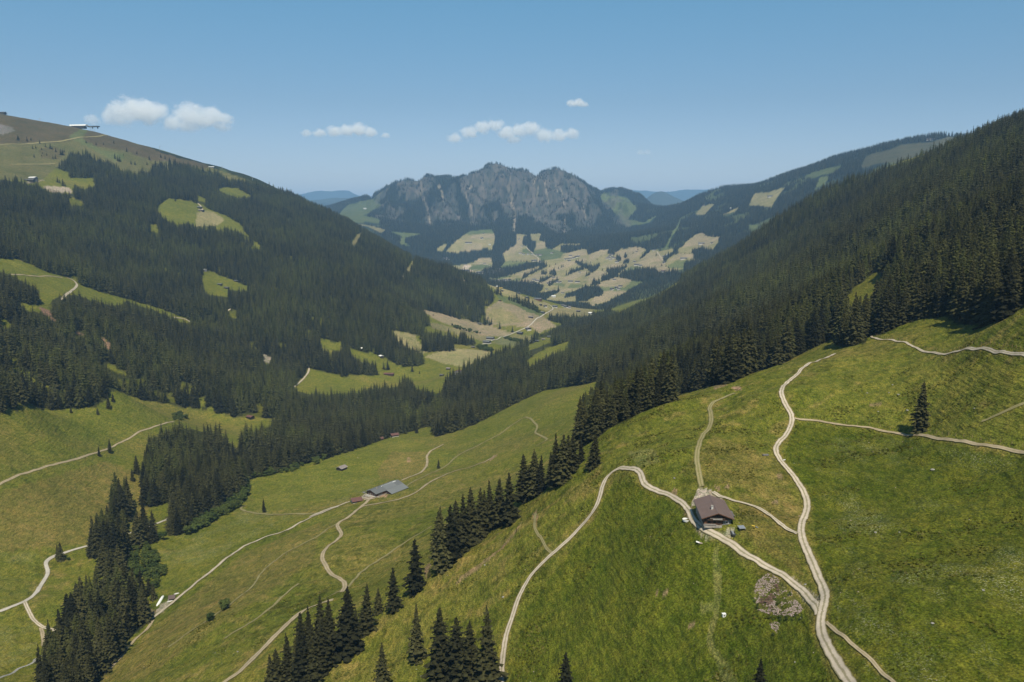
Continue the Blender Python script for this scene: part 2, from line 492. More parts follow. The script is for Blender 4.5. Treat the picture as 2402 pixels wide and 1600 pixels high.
M = dict(
    ground=ground_material(),
    needles=crown_material("spruce_needles", (.0085, .0092, .0038), (.044, .042, .0145)),
    leaves=crown_material("broad_leaves", (.024, .038, .009), (.042, .060, .013)),
    bark=simple("bark", (.075, .058, .045), .95, .35, 3),
    gravel=road_material("gravel_road", (.45, .38, .295), (.20, .175, .10), (.13, .115, .05), .85),
    dirt=road_material("dirt_track", (.34, .27, .18), (.18, .16, .065), (.12, .115, .04), .55),
    grasspath=road_material("grassy_track", (.25, .21, .105), (.135, .135, .04), (.10, .11, .03), .8),
    asphalt=road_material("grey_road", (.41, .37, .315), (.38, .345, .295), (.15, .14, .07), .3),
    brownwall=planks("dark_boards", (.060, .034, .020)),
    redwall=planks("reddish_boards", (.12, .052, .026)),
    blackwall=planks("blackened_boards", (.028, .023, .019)),
    greywall=planks("grey_boards", (.16, .15, .145)),
    plaster=simple("white_render", (.46, .44, .41), .9, .1, .6),
    stone=simple("foundation_stone", (.25, .225, .195), .95, .35, 1.4, bump=.5),
    brownroof=simple("brown_sheet_roof", (.122, .082, .068), .55, .07, .35),
    greyroof=simple("grey_sheet_roof", (.105, .108, .108), .6, .08, .2),
    paleroof=simple("pale_panel_roof", (.135, .142, .142), .6, .06, .2),
    redroof=simple("red_tile_roof", (.105, .046, .038), .8, .15, .8),
    shingle=simple("weathered_shingle_roof", (.20, .17, .155), .85, .3, .9),
    darkroof=simple("dark_roof", (.10, .09, .085), .8, .2, .6),
    glass=simple("window_glass", (.02, .024, .028), .12, .1, 1),
    white=simple("white_paint", (.72, .71, .68), .6, .08, 1),
    metal=simple("galvanised_metal", (.42, .43, .44), .4, .12, 1, metal=.6),
    darkmetal=simple("dark_metal", (.05, .052, .055), .5, .2, 1),
    wood=planks("raw_timber", (.30, .20, .12)),
    yellow=simple("yellow_plastic", (.62, .42, .05), .5, .1, 1),
    rock=simple("grey_boulder", (.24, .225, .20), .95, .4, .9, bump=.6),
    rubble=simple("pale_rubble", (.28, .215, .185), .95, .45, .7),
    brush=simple("brown_brushwood", (.14, .085, .06), .95, .4, 1.5),
    water=simple("stream_water", (.27, .255, .225), .55, .4, 1.2),
    blue=simple("dark_tarp", (.05, .055, .07), .6, .2, 1),
)

# ------------------------------------------------------------------ naming, linking
def tag(o, label=None, cat=None, group=None, kind=None):
    if label: o["label"] = label
    if cat: o["category"] = cat
    if group: o["group"] = group
    if kind: o["kind"] = kind
    return o

def mesh_obj(name, verts, faces, m, parent=None, smooth=False):
    me = bpy.data.meshes.new(name)
    me.from_pydata([tuple(map(float, v)) for v in verts], [], [tuple(int(i) for i in f) for f in faces])
    me.update()
    for mm in (m if isinstance(m, (list, tuple)) else [m]):
        me.materials.append(mm)
    if smooth:
        me.polygons.foreach_set("use_smooth", np.ones(len(me.polygons), bool))
    o = bpy.data.objects.new(name, me)
    COL.objects.link(o)
    if parent is not None:
        o.parent = parent
    return o

def empty(name, loc=(0, 0, 0), rz=0.0, s=1.0):
    o = bpy.data.objects.new(name, None)
    COL.objects.link(o)
    o.empty_display_size = .5
    o.location = tuple(map(float, loc))
    o.rotation_euler = (0, 0, rz)
    o.scale = (s, s, s)
    return o

class MB:
    """collects simple shapes into one mesh"""
    def __init__(self):
        self.v, self.f = [], []
    def add(self, v, f):
        b = len(self.v)
        self.v += [tuple(p) for p in v]
        self.f += [tuple(b + i for i in q) for q in f]
        return self
    def box(self, c, s, rz=0.0, rx=0.0, ry=0.0):
        R = Euler((rx, ry, rz)).to_matrix()
        v = [Vector(c) + R @ Vector((sx * s[0] / 2, sy * s[1] / 2, sz * s[2] / 2)) for sz in (-1, 1) for sy in (-1, 1) for sx in (-1, 1)]
        return self.add(v, [(0, 2, 3, 1), (4, 5, 7, 6), (0, 1, 5, 4), (2, 6, 7, 3), (0, 4, 6, 2), (1, 3, 7, 5)])
    def tube(self, a, b, r0, r1=None, n=7):
        a, b = Vector(a), Vector(b)
        r1 = r0 if r1 is None else r1
        q = (b - a).to_track_quat('Z', 'Y')
        v = []
        for p, r in ((a, r0), (b, r1)):
            for k in range(n):
                t = 2 * math.pi * k / n
                v.append(p + q @ Vector((r * math.cos(t), r * math.sin(t), 0)))
        f = [(k, (k + 1) % n, n + (k + 1) % n, n + k) for k in range(n)]
        f += [tuple(range(n - 1, -1, -1)), tuple(range(n, 2 * n))]
        return self.add(v, f)
    def build(self, name, m, parent=None):
        return mesh_obj(name, self.v, self.f, m, parent)

# ------------------------------------------------------------------ what grows where (traced outlines on the survey)
C_MEADOW = np.array((.112, .118, .0165))
C_DRY = np.array((.160, .128, .036))
C_LUSH = np.array((.074, .086, .0085))
C_BRIGHT = np.array((.118, .122, .017))
C_TAN = np.array((.255, .208, .125))
C_TANG = np.array((.21, .185, .085))
C_FIELD = np.array((.095, .115, .040))
C_HEATH = np.array((.072, .055, .027))
C_ALM = np.array((.105, .100, .035))
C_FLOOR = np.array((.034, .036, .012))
C_FARWOOD = np.array((.016, .022, .013))
C_SCREE = np.array((.40, .33, .25))
C_EARTH = np.array((.27, .175, .115))
C_GRAVEL = np.array((.38, .32, .26))
C_PALE = np.array((.165, .160, .048))

WOODS = []        # (polygon, dmin, dmax)
CLEAR = []        # (polygon, dmin, dmax)
PAINT = []        # (polygon, colour, dmin, dmax, amount)
YOUNG = []
def wood(r, pts, a, b): WOODS.append((Z(r, pts), a, b))
def clear(r, pts, a, b, col=None, amt=1.0):
    CLEAR.append((Z(r, pts), a, b))
    if col is not None: PAINT.append((Z(r, pts), col, a, b, amt))
def paint(r, pts, col, a, b, amt=1.0): PAINT.append((Z(r, pts), col, a, b, amt))

# left mountainside
wood('A', [(-1200, 640), (0, 650), (40, 655), (130, 665), (180, 690), (270, 690), (330, 742), (500, 748), (510, 680), (580, 720), (660, 690), (640, 640), (480, 640), (470, 600), (385, 570), (440, 510), (490, 470), (560, 475), (610, 465), (640, 505), (700, 520), (760, 530), (830, 580), (920, 605), (1040, 600), (1050, 545), (1100, 540), (1200, 530), (1300, 550), (1420, 580), (1500, 590), (1560, 640), (1700, 660), (1830, 690), (1990, 740), (2150, 820), (2353, 905),
           (2450, 940), (2450, 1900), (-1200, 1900)], 560, 3700)
wood('B', [(-20, 320), (80, 375), (200, 420), (330, 490), (450, 555), (600, 600), (720, 670), (830, 705), (930, 740), (1050, 805), (1150, 850), (1250, 875), (1300, 930), (1340, 980), (1357, 1030), (1330, 1070), (1280, 1090), (1295, 1160), (1340, 1220), (1250, 1200), (1100, 1170), (960, 1130), (830, 1100), (900, 1160), (905, 1210), (870, 1240), (860, 1290), (790, 1275), (660, 1245), (690, 1320), (770, 1360), (850, 1400), (858, 1480), (800, 1510), (720, 1500), (600, 1450), (420, 1390), (270, 1340), (150, 1300), (160, 1360), (200, 1400), (280, 1360), (350, 1370), (360, 1440), (540, 1490), (545, 1560), (360, 1555), (330, 1580), (-20, 1580)], 900, 3700)
wood('D', [(-1200, 1180), (0, 1165), (30, 1100), (100, 1140), (190, 1100), (240, 1120), (400, 1125), (480, 1115), (560, 1110), (620, 1110), (660, 1100), (720, 1060), (770, 990), (850, 1010), (960, 1050), (1150, 1080), (1300, 1110), (1380, 1120), (1450, 1110), (1620, 1170), (1760, 1175), (1900, 1180), (1950, 1210), (2050, 1235), (2060, 1180), (2150, 1100), (2160, 1040), (2120, 1010), (2020, 980), (2130, 830), (2353, 890), (2353, 0), (-1200, 0)], 500, 3000)
# stream woods and the right mountainside
wood('P', [(560, 1000), (600, 988), (640, 975), (690, 965), (720, 940), (700, 905), (760, 908), (800, 900), (860, 895), (910, 890), (935, 870), (960, 895), (1010, 905), (1030, 870), (1070, 845), (1120, 820), (1180, 800), (1230, 775), (1270, 758), (1340, 728), (1400, 712), (1450, 690), (1500, 668), (1560, 635), (1600, 612), (1660, 578), (1760, 520), (1800, 488), (1900, 432), (2000, 398), (2100, 365), (2200, 325), (2300, 280), (2354, 258), (2800, 90), (2800, 640), (2354, 692), (2310, 735), (2260, 750), (2200, 745), (2170, 728), (2110, 735), (2060, 750), (2030, 770), (2005, 745), (1990, 790), (1935, 800), (1920, 775), (1800, 835), (1720, 862), (1680, 880), (1620, 890), (1545, 915), (1530, 960), (1470, 990), (1400, 1040), (1370, 1065), (1345, 1050), (1330, 1030), (1330, 950), (1380, 885), (1400, 870), (1350, 882), (1250, 898), (1180, 930), (1120, 962), (1060, 988), (1000, 1005), (995, 975), (930, 998), (900, 1005), (870, 1015), (800, 1040), (720, 1060), (640, 1085), (565, 1105), (565, 1130), (540, 1150), (500, 1180), (430, 1215), (395, 1230), (390, 1200), (400, 1150), (330, 1170), (320, 1100), (340, 1010), (390, 990), (430, 985), (500, 1000), (545, 1030)], 420, 2700)
wood('E', [(275, 1568), (270, 1400), (320, 1260), (390, 1210), (440, 1090), (500, 1060), (520, 1000), (580, 940), (640, 900), (710, 880), (720, 800), (780, 780), (860, 850), (960, 840), (1010, 960), (1040, 1060), (1050, 1110), (990, 1190), (890, 1270), (840, 1360), (750, 1480), (650, 1568), (560, 1800), (275, 1800)], 250, 800)
wood('E', [(605, 700), (610, 600), (650, 480), (740, 440), (770, 470), (860, 460), (885, 620), (880, 700), (860, 780), (740, 785), (700, 730), (700, 700)], 400, 900)
wood('E', [(730, 430), (740, 330), (850, 200), (910, 290), (930, 380), (870, 440)], 400, 1000)
wood('E', [(910, 600), (920, 420), (960, 390), (1020, 440), (1080, 500), (1080, 590), (1000, 640), (950, 640)], 400, 1000)
wood('E', [(1170, 550), (1180, 430), (1240, 330), (1340, 400), (1340, 480), (1270, 540)], 400, 1000)
# copses on the valley floor
wood('B', [(850, 1400), (848, 1300), (880, 1265), (960, 1265), (1010, 1290), (1040, 1270), (1075, 1300), (1070, 1395)], 900, 3000)
wood('B', [(1070, 1345), (1080, 1300), (1130, 1290), (1180, 1310), (1225, 1330), (1220, 1360)], 900, 3000)
wood('B', [(1250, 1205), (1255, 1180), (1330, 1190), (1335, 1225)], 900, 3000)
wood('B', [(1700, 1175), (1760, 1140), (1860, 1150), (1940, 1160), (1950, 1200), (1850, 1210), (1750, 1190)], 900, 3200)
wood('B', [(1350, 990), (1360, 960), (1400, 975), (1410, 1015)], 900, 3200)
wood('B', [(1445, 1040), (1460, 1010), (1560, 1030), (1660, 1110), (1650, 1125), (1560, 1090)], 900, 3200)

# openings in the left woods
GREEN = C_MEADOW * 1.0
clear('D', [(-1200, 40), (0, 80), (120, 80), (210, 120), (320, 170), (430, 200), (500, 205), (560, 260), (700, 310), (850, 350), (960, 380), (1060, 410), (1150, 440), (1240, 475), (1290, 490), (1330, 520), (1250, 520), (1150, 470), (1040, 425), (920, 392), (880, 365), (830, 400), (750, 400), (700, 380), (600, 352), (530, 330), (440, 330), (400, 345), (340, 390), (290, 400), (270, 300), (240, 280), (130, 220), (80, 190), (0, 170), (-1200, 120)], 700, 2600, C_MEADOW * 1.05)
clear('D', [(30, 345), (150, 380), (240, 400), (330, 400), (345, 450), (240, 445), (180, 440), (140, 395)], 700, 2600, C_MEADOW)
clear('D', [(0, 480), (60, 510), (90, 545), (40, 565), (0, 560)], 700, 2600, C_BRIGHT)
clear('D', [(255, 400), (340, 430), (380, 500), (450, 550), (560, 590), (600, 640), (540, 600), (400, 525), (300, 465)], 700, 2600, C_EARTH * .6)
clear('D', [(690, 620), (750, 650), (760, 715), (735, 700)], 700, 2600, C_EARTH * .8)
clear('A', [(1090, 830), (1170, 780), (1250, 790), (1370, 820), (1450, 860), (1560, 900), (1660, 960), (1700, 1020), (1720, 1050), (1650, 1015), (1550, 985), (1500, 1005), (1480, 965), (1350, 975), (1290, 945), (1230, 965), (1150, 925), (1080, 870)], 1500, 3700, C_MEADOW * .95)
paint('A', [(1345, 880), (1400, 865), (1480, 880), (1560, 930), (1490, 975), (1350, 975)], C_TANG, 1500, 3700)
clear('A', [(1740, 1065), (1790, 1100), (1800, 1145), (1750, 1105)], 1500, 3700, C_MEADOW)
clear('A', [(1500, 720), (1550, 705), (1630, 710), (1740, 768), (1650, 778), (1560, 752)], 1500, 3700, C_MEADOW * .9)
clear('A', [(1360, 765), (1430, 790), (1410, 805), (1370, 800)], 1500, 3700, C_MEADOW)
clear('A', [(480, 770), (560, 800), (590, 830), (480, 830)], 1500, 3700, C_MEADOW * .8)
clear('A', [(1030, 960), (1080, 960), (1100, 1030), (1040, 1010)], 1200, 3700, C_MEADOW * .9)
clear('D', [(1385, 210), (1410, 170), (1480, 180), (1600, 225), (1710, 270), (1700, 298), (1640, 302), (1575, 290), (1575, 345), (1430, 325), (1390, 260)], 900, 3000, C_BRIGHT * .95)
clear('D', [(1560, 450), (1620, 460), (1650, 500), (1600, 490)], 900, 3000, C_MEADOW * .8)
clear('B', [(150, 1300), (270, 1340), (420, 1390), (580, 1430), (640, 1480), (720, 1510), (860, 1490), (900, 1568), (560, 1568), (545, 1490), (370, 1440), (350, 1370), (290, 1360), (200, 1400)], 900, 3000, C_BRIGHT)
clear('D', [(2020, 980), (2130, 830), (2353, 890), (2500, 930), (2500, 1010), (2353, 1000), (2200, 990), (2120, 1010)], 900, 2500, C_BRIGHT)
clear('D', [(2205, 640), (2353, 660), (2353, 720), (2240, 715)], 900, 2500, C_BRIGHT)
clear('D', [(1810, 740), (1885, 760), (1840, 805), (1815, 790)], 900, 2500, C_GRAVEL * .7)
clear('D', [(1370, 1025), (1425, 1025), (1420, 1100), (1385, 1110)], 700, 2000, C_BRIGHT)
clear('D', [(690, 800), (760, 810), (890, 870), (860, 880), (760, 840)], 700, 2000, C_BRIGHT)
clear('B', [(360, 650), (400, 590), (445, 570), (405, 640), (385, 665)], 1500, 3700, C_TANG * .7)
clear('B', [(745, 830), (800, 735), (815, 730), (780, 800), (760, 840)], 1500, 3700, C_TANG * .8)
clear('B', [(715, 850), (735, 880), (725, 895)], 1500, 3700, C_SCREE * .7)
clear('B', [(1130, 870), (1150, 900), (1140, 905)], 1500, 3700, C_SCREE * .7)
# young light growth inside the left woods
YOUNG.append((Z('D', [(0, 800), (130, 790), (300, 870), (500, 930), (520, 1000), (300, 980), (180, 900), (0, 860)]), 500, 1600, .95))
YOUNG.append((Z('D', [(900, 560), (1100, 640), (1300, 760), (1200, 800), (1000, 700)]), 500, 2200, .4))
# openings on the right mountainside
clear('C', [(1335, 1085), (1400, 1010), (1530, 915), (1590, 890), (1580, 985), (1510, 1070), (1410, 1120)], 420, 1500, C_BRIGHT * .9)
YOUNG.append((Z('C', [(1340, 1100), (1400, 990), (1700, 800), (1720, 860), (1540, 1000), (1480, 1090), (1380, 1120)]), 420, 2000, .75))
YOUNG.append((Z('C', [(650, 1100), (900, 1000), (1100, 950), (1000, 1050), (700, 1180)]), 420, 2200, .35))
YOUNG.append((Z('C', [(720, 930), (780, 860), (800, 880), (760, 960)]), 420, 2600, .6))
clear('C', [(75, 1118), (200, 1060), (330, 1005), (420, 950), (465, 938), (440, 980), (300, 1060), (120, 1135)], 900, 3200, C_BRIGHT)
clear('B', [(1560, 1470), (1640, 1410), (1870, 1320), (1865, 1375), (1700, 1445), (1600, 1505)], 800, 3200, C_BRIGHT)
clear('B', [(1575, 1360), (1650, 1320), (1750, 1295), (1745, 1330), (1650, 1370), (1590, 1390)], 800, 3200, C_BRIGHT)
# valley floor fields
paint('B', [(650, 1245), (790, 1275), (890, 1400), (850, 1420), (700, 1340)], C_TANG, 900, 3200)
paint('B', [(815, 1100), (960, 1130), (1290, 1205), (1480, 1270), (1440, 1290), (1300, 1290), (1000, 1205), (900, 1150)], C_TAN * .9, 900, 3200)
paint('B', [(900, 1200), (1000, 1210), (1300, 1290), (1290, 1330), (1100, 1270), (920, 1240)], C_TANG * .8, 900, 3200)
paint('B', [(1290, 1105), (1385, 1040), (1600, 1130), (1740, 1190), (1790, 1225), (1650, 1275), (1600, 1230), (1340, 1215), (1290, 1160)], C_TAN * .85, 900, 3200)
paint('B', [(1300, 1115), (1400, 1090), (1560, 1200), (1400, 1210), (1310, 1170)], C_TANG * .9, 900, 3200)
paint('B', [(1345, 990), (1480, 1040), (1700, 1140), (1660, 1160), (1400, 1040)], C_FIELD * .9, 900, 3200)
paint('B', [(1300, 930), (1400, 950), (1560, 1020), (1700, 1070), (1780, 1110), (1700, 1120), (1560, 1060), (1400, 1000)], C_TANG, 900, 3200)
paint('B', [(1740, 1100), (1900, 1090), (2040, 1110), (2000, 1150), (1850, 1160), (1720, 1150)], C_TANG * .85, 900, 3400)
paint('B', [(860, 1430), (1060, 1370), (1345, 1390), (1300, 1440), (1150, 1500), (1000, 1480)], C_TANG * 1.1, 900, 3200)
paint('B', [(850, 1480), (1000, 1490), (1120, 1510), (1080, 1560), (860, 1560)], C_BRIGHT, 900, 3200)
paint('B', [(1340, 1335), (1410, 1303), (1560, 1340), (1490, 1368)], np.array((.055, .105, .03)), 900, 3200)
paint('B', [(1240, 1370), (1340, 1340), (1500, 1370), (1560, 1340), (1640, 1290), (1500, 1280), (1420, 1300)], C_TANG * .8, 900, 3200, .7)
# far terraces and openings on the massif
FA, FB = 3000, 9500
clear('B', [(280, 450), (340, 380), (430, 360), (510, 345), (570, 385), (450, 460), (560, 485), (555, 515), (400, 505)], 5500, FB, C_FIELD * .8)
clear('B', [(400, 508), (560, 545), (600, 560), (560, 575), (470, 540)], 3500, FB, C_TANG * .8)
clear('B', [(640, 570), (780, 575), (850, 585), (770, 600), (740, 610), (730, 640), (770, 670), (700, 650), (720, 600)], 3500, FB, C_FIELD * .9)
clear('J', [(-120, 300), (0, 220), (80, 195), (0, 320), (-60, 330)], FA, FB, C_TANG)
clear('J', [(35, 325), (220, 150), (280, 100), (420, 0), (740, -10), (775, 50), (790, 130), (740, 290), (600, 280), (560, 300), (340, 310), (240, 330)], FA, FB, C_TANG)
paint('J', [(360, 140), (440, 60), (770, 55), (770, 130), (560, 120)], C_TAN, FA, FB, .9)
paint('J', [(240, 320), (330, 210), (600, 190), (600, 290), (340, 320)], C_TAN, FA, FB, .9)
paint('J', [(280, 70), (420, 0), (740, -10), (770, 45), (430, 55)], C_FIELD, FA, FB)
clear('J', [(1110, 70), (1180, 60), (1290, 80), (1215, 150), (1220, 210), (1280, 240), (1320, 320), (1380, 330), (1410, 190), (1340, 160), (1330, 60), (1500, 60), (1450, 160), (1545, 180), (1580, 290), (1680, 300), (1800, 210), (2100, 205), (2080, 240), (1800, 240), (1800, 330), (1870, 350), (2100, 290), (2210, 300), (2200, 380), (2352, 320), (2352, 1130), (2100, 1110), (2030, 1090), (1900, 1100), (1560, 1080), (1380, 990), (1500, 930), (1530, 860), (1400, 810), (1150, 800), (700, 740), (720, 720), (1060, 640), (1450, 510), (1300, 480), (900, 560), (870, 570), (960, 470), (920, 360), (1100, 220)], FA, FB, C_TANG)
clear('J', [(430, 500), (560, 420), (720, 410), (770, 550), (700, 590), (590, 620), (500, 650), (270, 620), (130, 540), (300, 520)], FA, FB, C_TANG)
paint('J', [(440, 500), (560, 420), (720, 415), (735, 510)], C_TAN, FA, FB)
paint('J', [(270, 600), (340, 520), (430, 515), (370, 590), (440, 610), (400, 650)], C_SCREE, FA, FB)
paint('J', [(380, 580), (450, 520), (700, 525), (750, 550), (600, 600), (440, 615)], C_FIELD, FA, FB)
paint('J', [(1200, 300), (1270, 270), (1350, 320), (1670, 290), (1840, 340), (1800, 430), (1500, 495), (1470, 450), (1400, 400), (1200, 350)], C_FIELD * .9, FA, FB)
paint('J', [(870, 570), (960, 480), (1280, 490), (1050, 580)], C_FIELD * 1.2, FA, FB, .8)
for q in ([(920, 360), (1100, 220), (1110, 90), (1210, 100), (1200, 350), (1000, 380)], [(1390, 300), (1420, 200), (1545, 185), (1580, 290)], [(1840, 420), (1900, 350), (2140, 290), (2200, 370), (1900, 430)],
          [(1150, 800), (1450, 660), (1650, 660), (1400, 780), (1250, 800)], [(1060, 690), (1480, 540), (1350, 660), (1200, 720)], [(1540, 640), (1850, 470), (2100, 480), (1750, 640)], [(1400, 830), (1700, 700), (1860, 700), (1600, 830)],
          [(1750, 790), (2000, 640), (2250, 620), (2000, 760)], [(2120, 770), (2352, 640), (2352, 760)], [(1700, 900), (1900, 890), (2030, 900), (1560, 1050)], [(2030, 460), (2352, 330), (2352, 440), (2200, 500)]):
    paint('J', q, C_TAN, FA, FB, .85)
for q in ([(1680, 840), (1800, 805), (1900, 830), (1850, 870)], [(1910, 890), (1960, 820), (2150, 850), (2050, 890)], [(1000, 800), (1100, 740), (1230, 740), (1130, 790)], [(700, 740), (1000, 690), (1050, 720), (900, 760)], [(2130, 790), (2280, 770), (2250, 800)]):
    paint('J', q, C_FIELD, FA, FB, .85)
clear('K', [(0, 380), (200, 305), (320, 290), (290, 360), (400, 380), (470, 290), (600, 265), (795, 255), (890, 300), (800, 420), (960, 320), (1020, 300), (1100, 320), (1310, 270), (1320, 330), (1380, 340), (1370, 290), (1460, 240), (1530, 160), (1650, 60), (1770, 45), (1810, 100), (2025, 110), (2000, 200), (1900, 310), (1660, 300), (1600, 370), (1600, 440), (1720, 470), (1450, 600), (1110, 650), (840, 590), (470, 700), (900, 770), (680, 880), (560, 940), (310, 1090), (160, 1150), (60, 1160), (-40, 1150), (-40, 400)], FA, FB, C_TANG)
for q in ([(0, 380), (200, 305), (320, 290), (270, 370), (100, 450), (0, 520)], [(400, 330), (600, 265), (795, 255), (860, 300), (700, 430), (560, 490), (420, 480)], [(730, 500), (960, 330), (1050, 340), (1130, 460), (860, 550)],
          [(1220, 470), (1390, 350), (1600, 370), (1600, 440), (1400, 440)], [(1450, 250), (1650, 60), (1770, 45), (1810, 100), (2025, 110), (2000, 200), (1800, 250)], [(840, 560), (1130, 480), (1200, 570), (1450, 590), (1110, 650), (900, 590)],
          [(80, 870), (370, 720), (560, 730), (670, 750), (400, 880)], [(0, 680), (150, 620), (310, 640), (190, 750), (0, 830)], [(10, 1110), (230, 930), (540, 930), (300, 1090), (60, 1160)], [(190, 560), (420, 500), (600, 520), (380, 600)]):
    paint('K', q, C_TAN, FA, FB, .85)
for q in ([(500, 900), (680, 750), (890, 770), (680, 870), (560, 935)], [(1200, 540), (1380, 460), (1700, 470), (1450, 580), (1230, 570)], [(200, 870), (560, 870), (480, 930), (240, 930)], [(450, 680), (620, 560), (830, 560), (600, 640)]):
    paint('K', q, C_FIELD * 1.05, FA, FB, .9)
# hedges and woods that stand in the terraces: (polygon) woods put back
FARWOOD = [Z('J', q) for q in ([(1215, 150), (1240, 90), (1330, 80), (1340, 160), (1410, 190), (1380, 330), (1320, 320), (1280, 240), (1220, 210)], [(1800, 240), (1900, 230), (2100, 240), (2120, 280), (1900, 340), (1800, 320)], [(690, 720), (860, 640), (1300, 520), (1530, 490), (1600, 550), (1480, 600), (1300, 690), (1210, 745), (1220, 700), (1450, 590), (1480, 545), (1300, 590), (1000, 690), (800, 730)],
           [(1500, 640), (1590, 640), (1600, 670), (1510, 665)], [(1620, 650), (1690, 600), (1740, 680), (1700, 700)], [(1450, 770), (1690, 690), (1640, 720), (1500, 790)], [(1870, 690), (1950, 620), (2140, 560), (2150, 590), (1960, 660)], [(2000, 470), (2070, 470), (2200, 530), (2352, 570), (2352, 620), (2150, 570), (2050, 510)],
           [(2170, 720), (2180, 690), (2260, 650), (2230, 680)], [(1380, 1000), (1380, 930), (1500, 960), (1780, 910), (1770, 950), (1600, 1040), (1540, 1080)], [(1850, 1040), (1880, 970), (2030, 930), (2180, 850), (2352, 890), (2352, 1000), (2200, 1080), (2030, 1090), (2030, 1000)], [(1560, 1080), (1800, 1100), (2050, 1110), (2200, 1110), (2352, 1200), (2352, 1240), (2100, 1180), (1700, 1120)],
           [(760, 780), (900, 800), (1220, 790), (1540, 860), (1480, 930), (1360, 990), (1250, 1000), (900, 840)], [(590, 620), (700, 590), (740, 600), (700, 720), (600, 690)], [(2260, 830), (2352, 770), (2352, 860)], [(1590, 840), (1700, 770), (1780, 740), (1760, 770), (1640, 840)], [(720, 600), (800, 500), (950, 470), (860, 570)])]
FARWOOD += [Z('K', q) for q in ([(0, 560), (100, 570), (180, 505), (160, 580), (60, 640), (0, 620)], [(270, 620), (290, 590), (430, 600), (590, 540), (560, 580), (450, 660), (460, 700), (300, 760), (200, 770), (195, 720), (330, 660)], [(470, 690), (560, 630), (840, 590), (1020, 600), (1110, 660), (1350, 620), (1400, 660), (1100, 760), (880, 800), (620, 750), (480, 710)],
           [(0, 860), (160, 860), (240, 940), (200, 1000), (0, 1030)], [(40, 830), (80, 770), (190, 780), (180, 810)], [(680, 880), (830, 800), (920, 790), (1100, 760), (900, 860), (740, 960), (620, 940)], [(790, 430), (830, 370), (890, 320), (950, 310), (900, 360), (820, 420)], [(1580, 350), (1600, 300), (1740, 275), (1860, 300), (1930, 320), (1740, 460), (1610, 430), (1680, 370)], [(1450, 580), (1500, 490), (1700, 460), (1650, 560), (1500, 650)],
           [(1160, 470), (1150, 420), (1210, 380), (1300, 330), (1390, 340), (1280, 380), (1220, 430), (1190, 480)], [(0, 1130), (60, 1190), (160, 1160), (300, 1090), (560, 960), (640, 900), (620, 1000), (300, 1200), (0, 1230)], [(540, 400), (580, 370), (600, 390), (560, 430)], [(430, 450), (440, 380), (500, 430), (490, 470)], [(540, 500), (560, 450), (630, 450), (620, 500)])]
# massif: scree runs; right-hand ridge: clearings
SCREE = [('B', [(840, 210), (850, 260), (845, 300), (880, 390), (895, 440), (905, 520)], 5), ('B', [(960, 250), (990, 290), (1000, 360)], 5), ('B', [(1150, 300), (1170, 350), (1190, 390), (1195, 450)], 5), ('B', [(1160, 290), (1200, 240)], 4), ('B', [(1280, 270), (1300, 310)], 4),
         ('B', [(1465, 190), (1450, 260), (1470, 340), (1465, 380), (1490, 430), (1485, 570)], 6), ('B', [(1640, 180), (1615, 260)], 5), ('B', [(1650, 270), (1645, 330), (1630, 390)], 4), ('B', [(1690, 200), (1710, 300), (1735, 400)], 5), ('B', [(1770, 240), (1790, 290)], 4), ('B', [(1800, 260), (1830, 330), (1830, 380), (1850, 420)], 4), ('B', [(1840, 480), (1835, 580)], 4), ('B', [(1960, 400), (1980, 480)], 4)]
ROCKY = [Z('B', [(690, 250), (720, 210), (800, 215), (870, 180), (900, 260), (890, 340), (720, 300)]), Z('B', [(1110, 200), (1180, 175), (1260, 130), (1350, 92), (1430, 110), (1510, 150), (1570, 135), (1640, 180), (1720, 140), (1790, 130), (1900, 170), (1960, 230), (2010, 300), (1980, 420), (1800, 450), (1700, 480), (1560, 450), (1450, 480), (1380, 350), (1250, 400), (1130, 300)]), Z('B', [(900, 400), (1000, 350), (1100, 440), (1150, 500), (950, 480)]), Z('B', [(1560, 440), (1750, 440), (1900, 560), (1800, 590), (1650, 500)])]
clear('C', [(690, 600), (780, 555), (760, 580), (700, 605)], 3000, 8000, C_TANG)
clear('C', [(835, 545), (870, 480), (950, 470), (1040, 440), (1000, 500), (970, 550)], 3000, 8000, C_TANG)
clear('C', [(1200, 460), (1230, 395), (1275, 385), (1260, 430)], 3000, 8000, C_FIELD)
clear('C', [(835, 655), (890, 650), (880, 670), (850, 670)], 3000, 8000, C_FIELD)
clear('C', [(570, 555), (610, 540), (650, 540), (580, 600), (540, 595)], 3000, 8000, C_TANG)
clear('C', [(365, 790), (450, 640), (470, 600), (450, 660), (385, 780)], 3000, 8000, C_FIELD)
clear('C', [(100, 490), (160, 500), (220, 560), (160, 620), (260, 640), (330, 600), (300, 640), (160, 660), (80, 560), (20, 500), (40, 470)], 5000, 9500, C_FIELD * .9)
clear('C', [(1450, 340), (1480, 270), (1600, 240), (1680, 205), (1830, 195), (1950, 165), (2020, 190), (1800, 260), (1700, 330), (1560, 390), (1640, 300), (1540, 320)], 3000, 8000, np.array((.062, .060, .030)))
clear('C', [(1150, 380), (1300, 330), (1350, 320), (1300, 360), (1200, 400)], 3000, 8000, C_FIELD * .8)
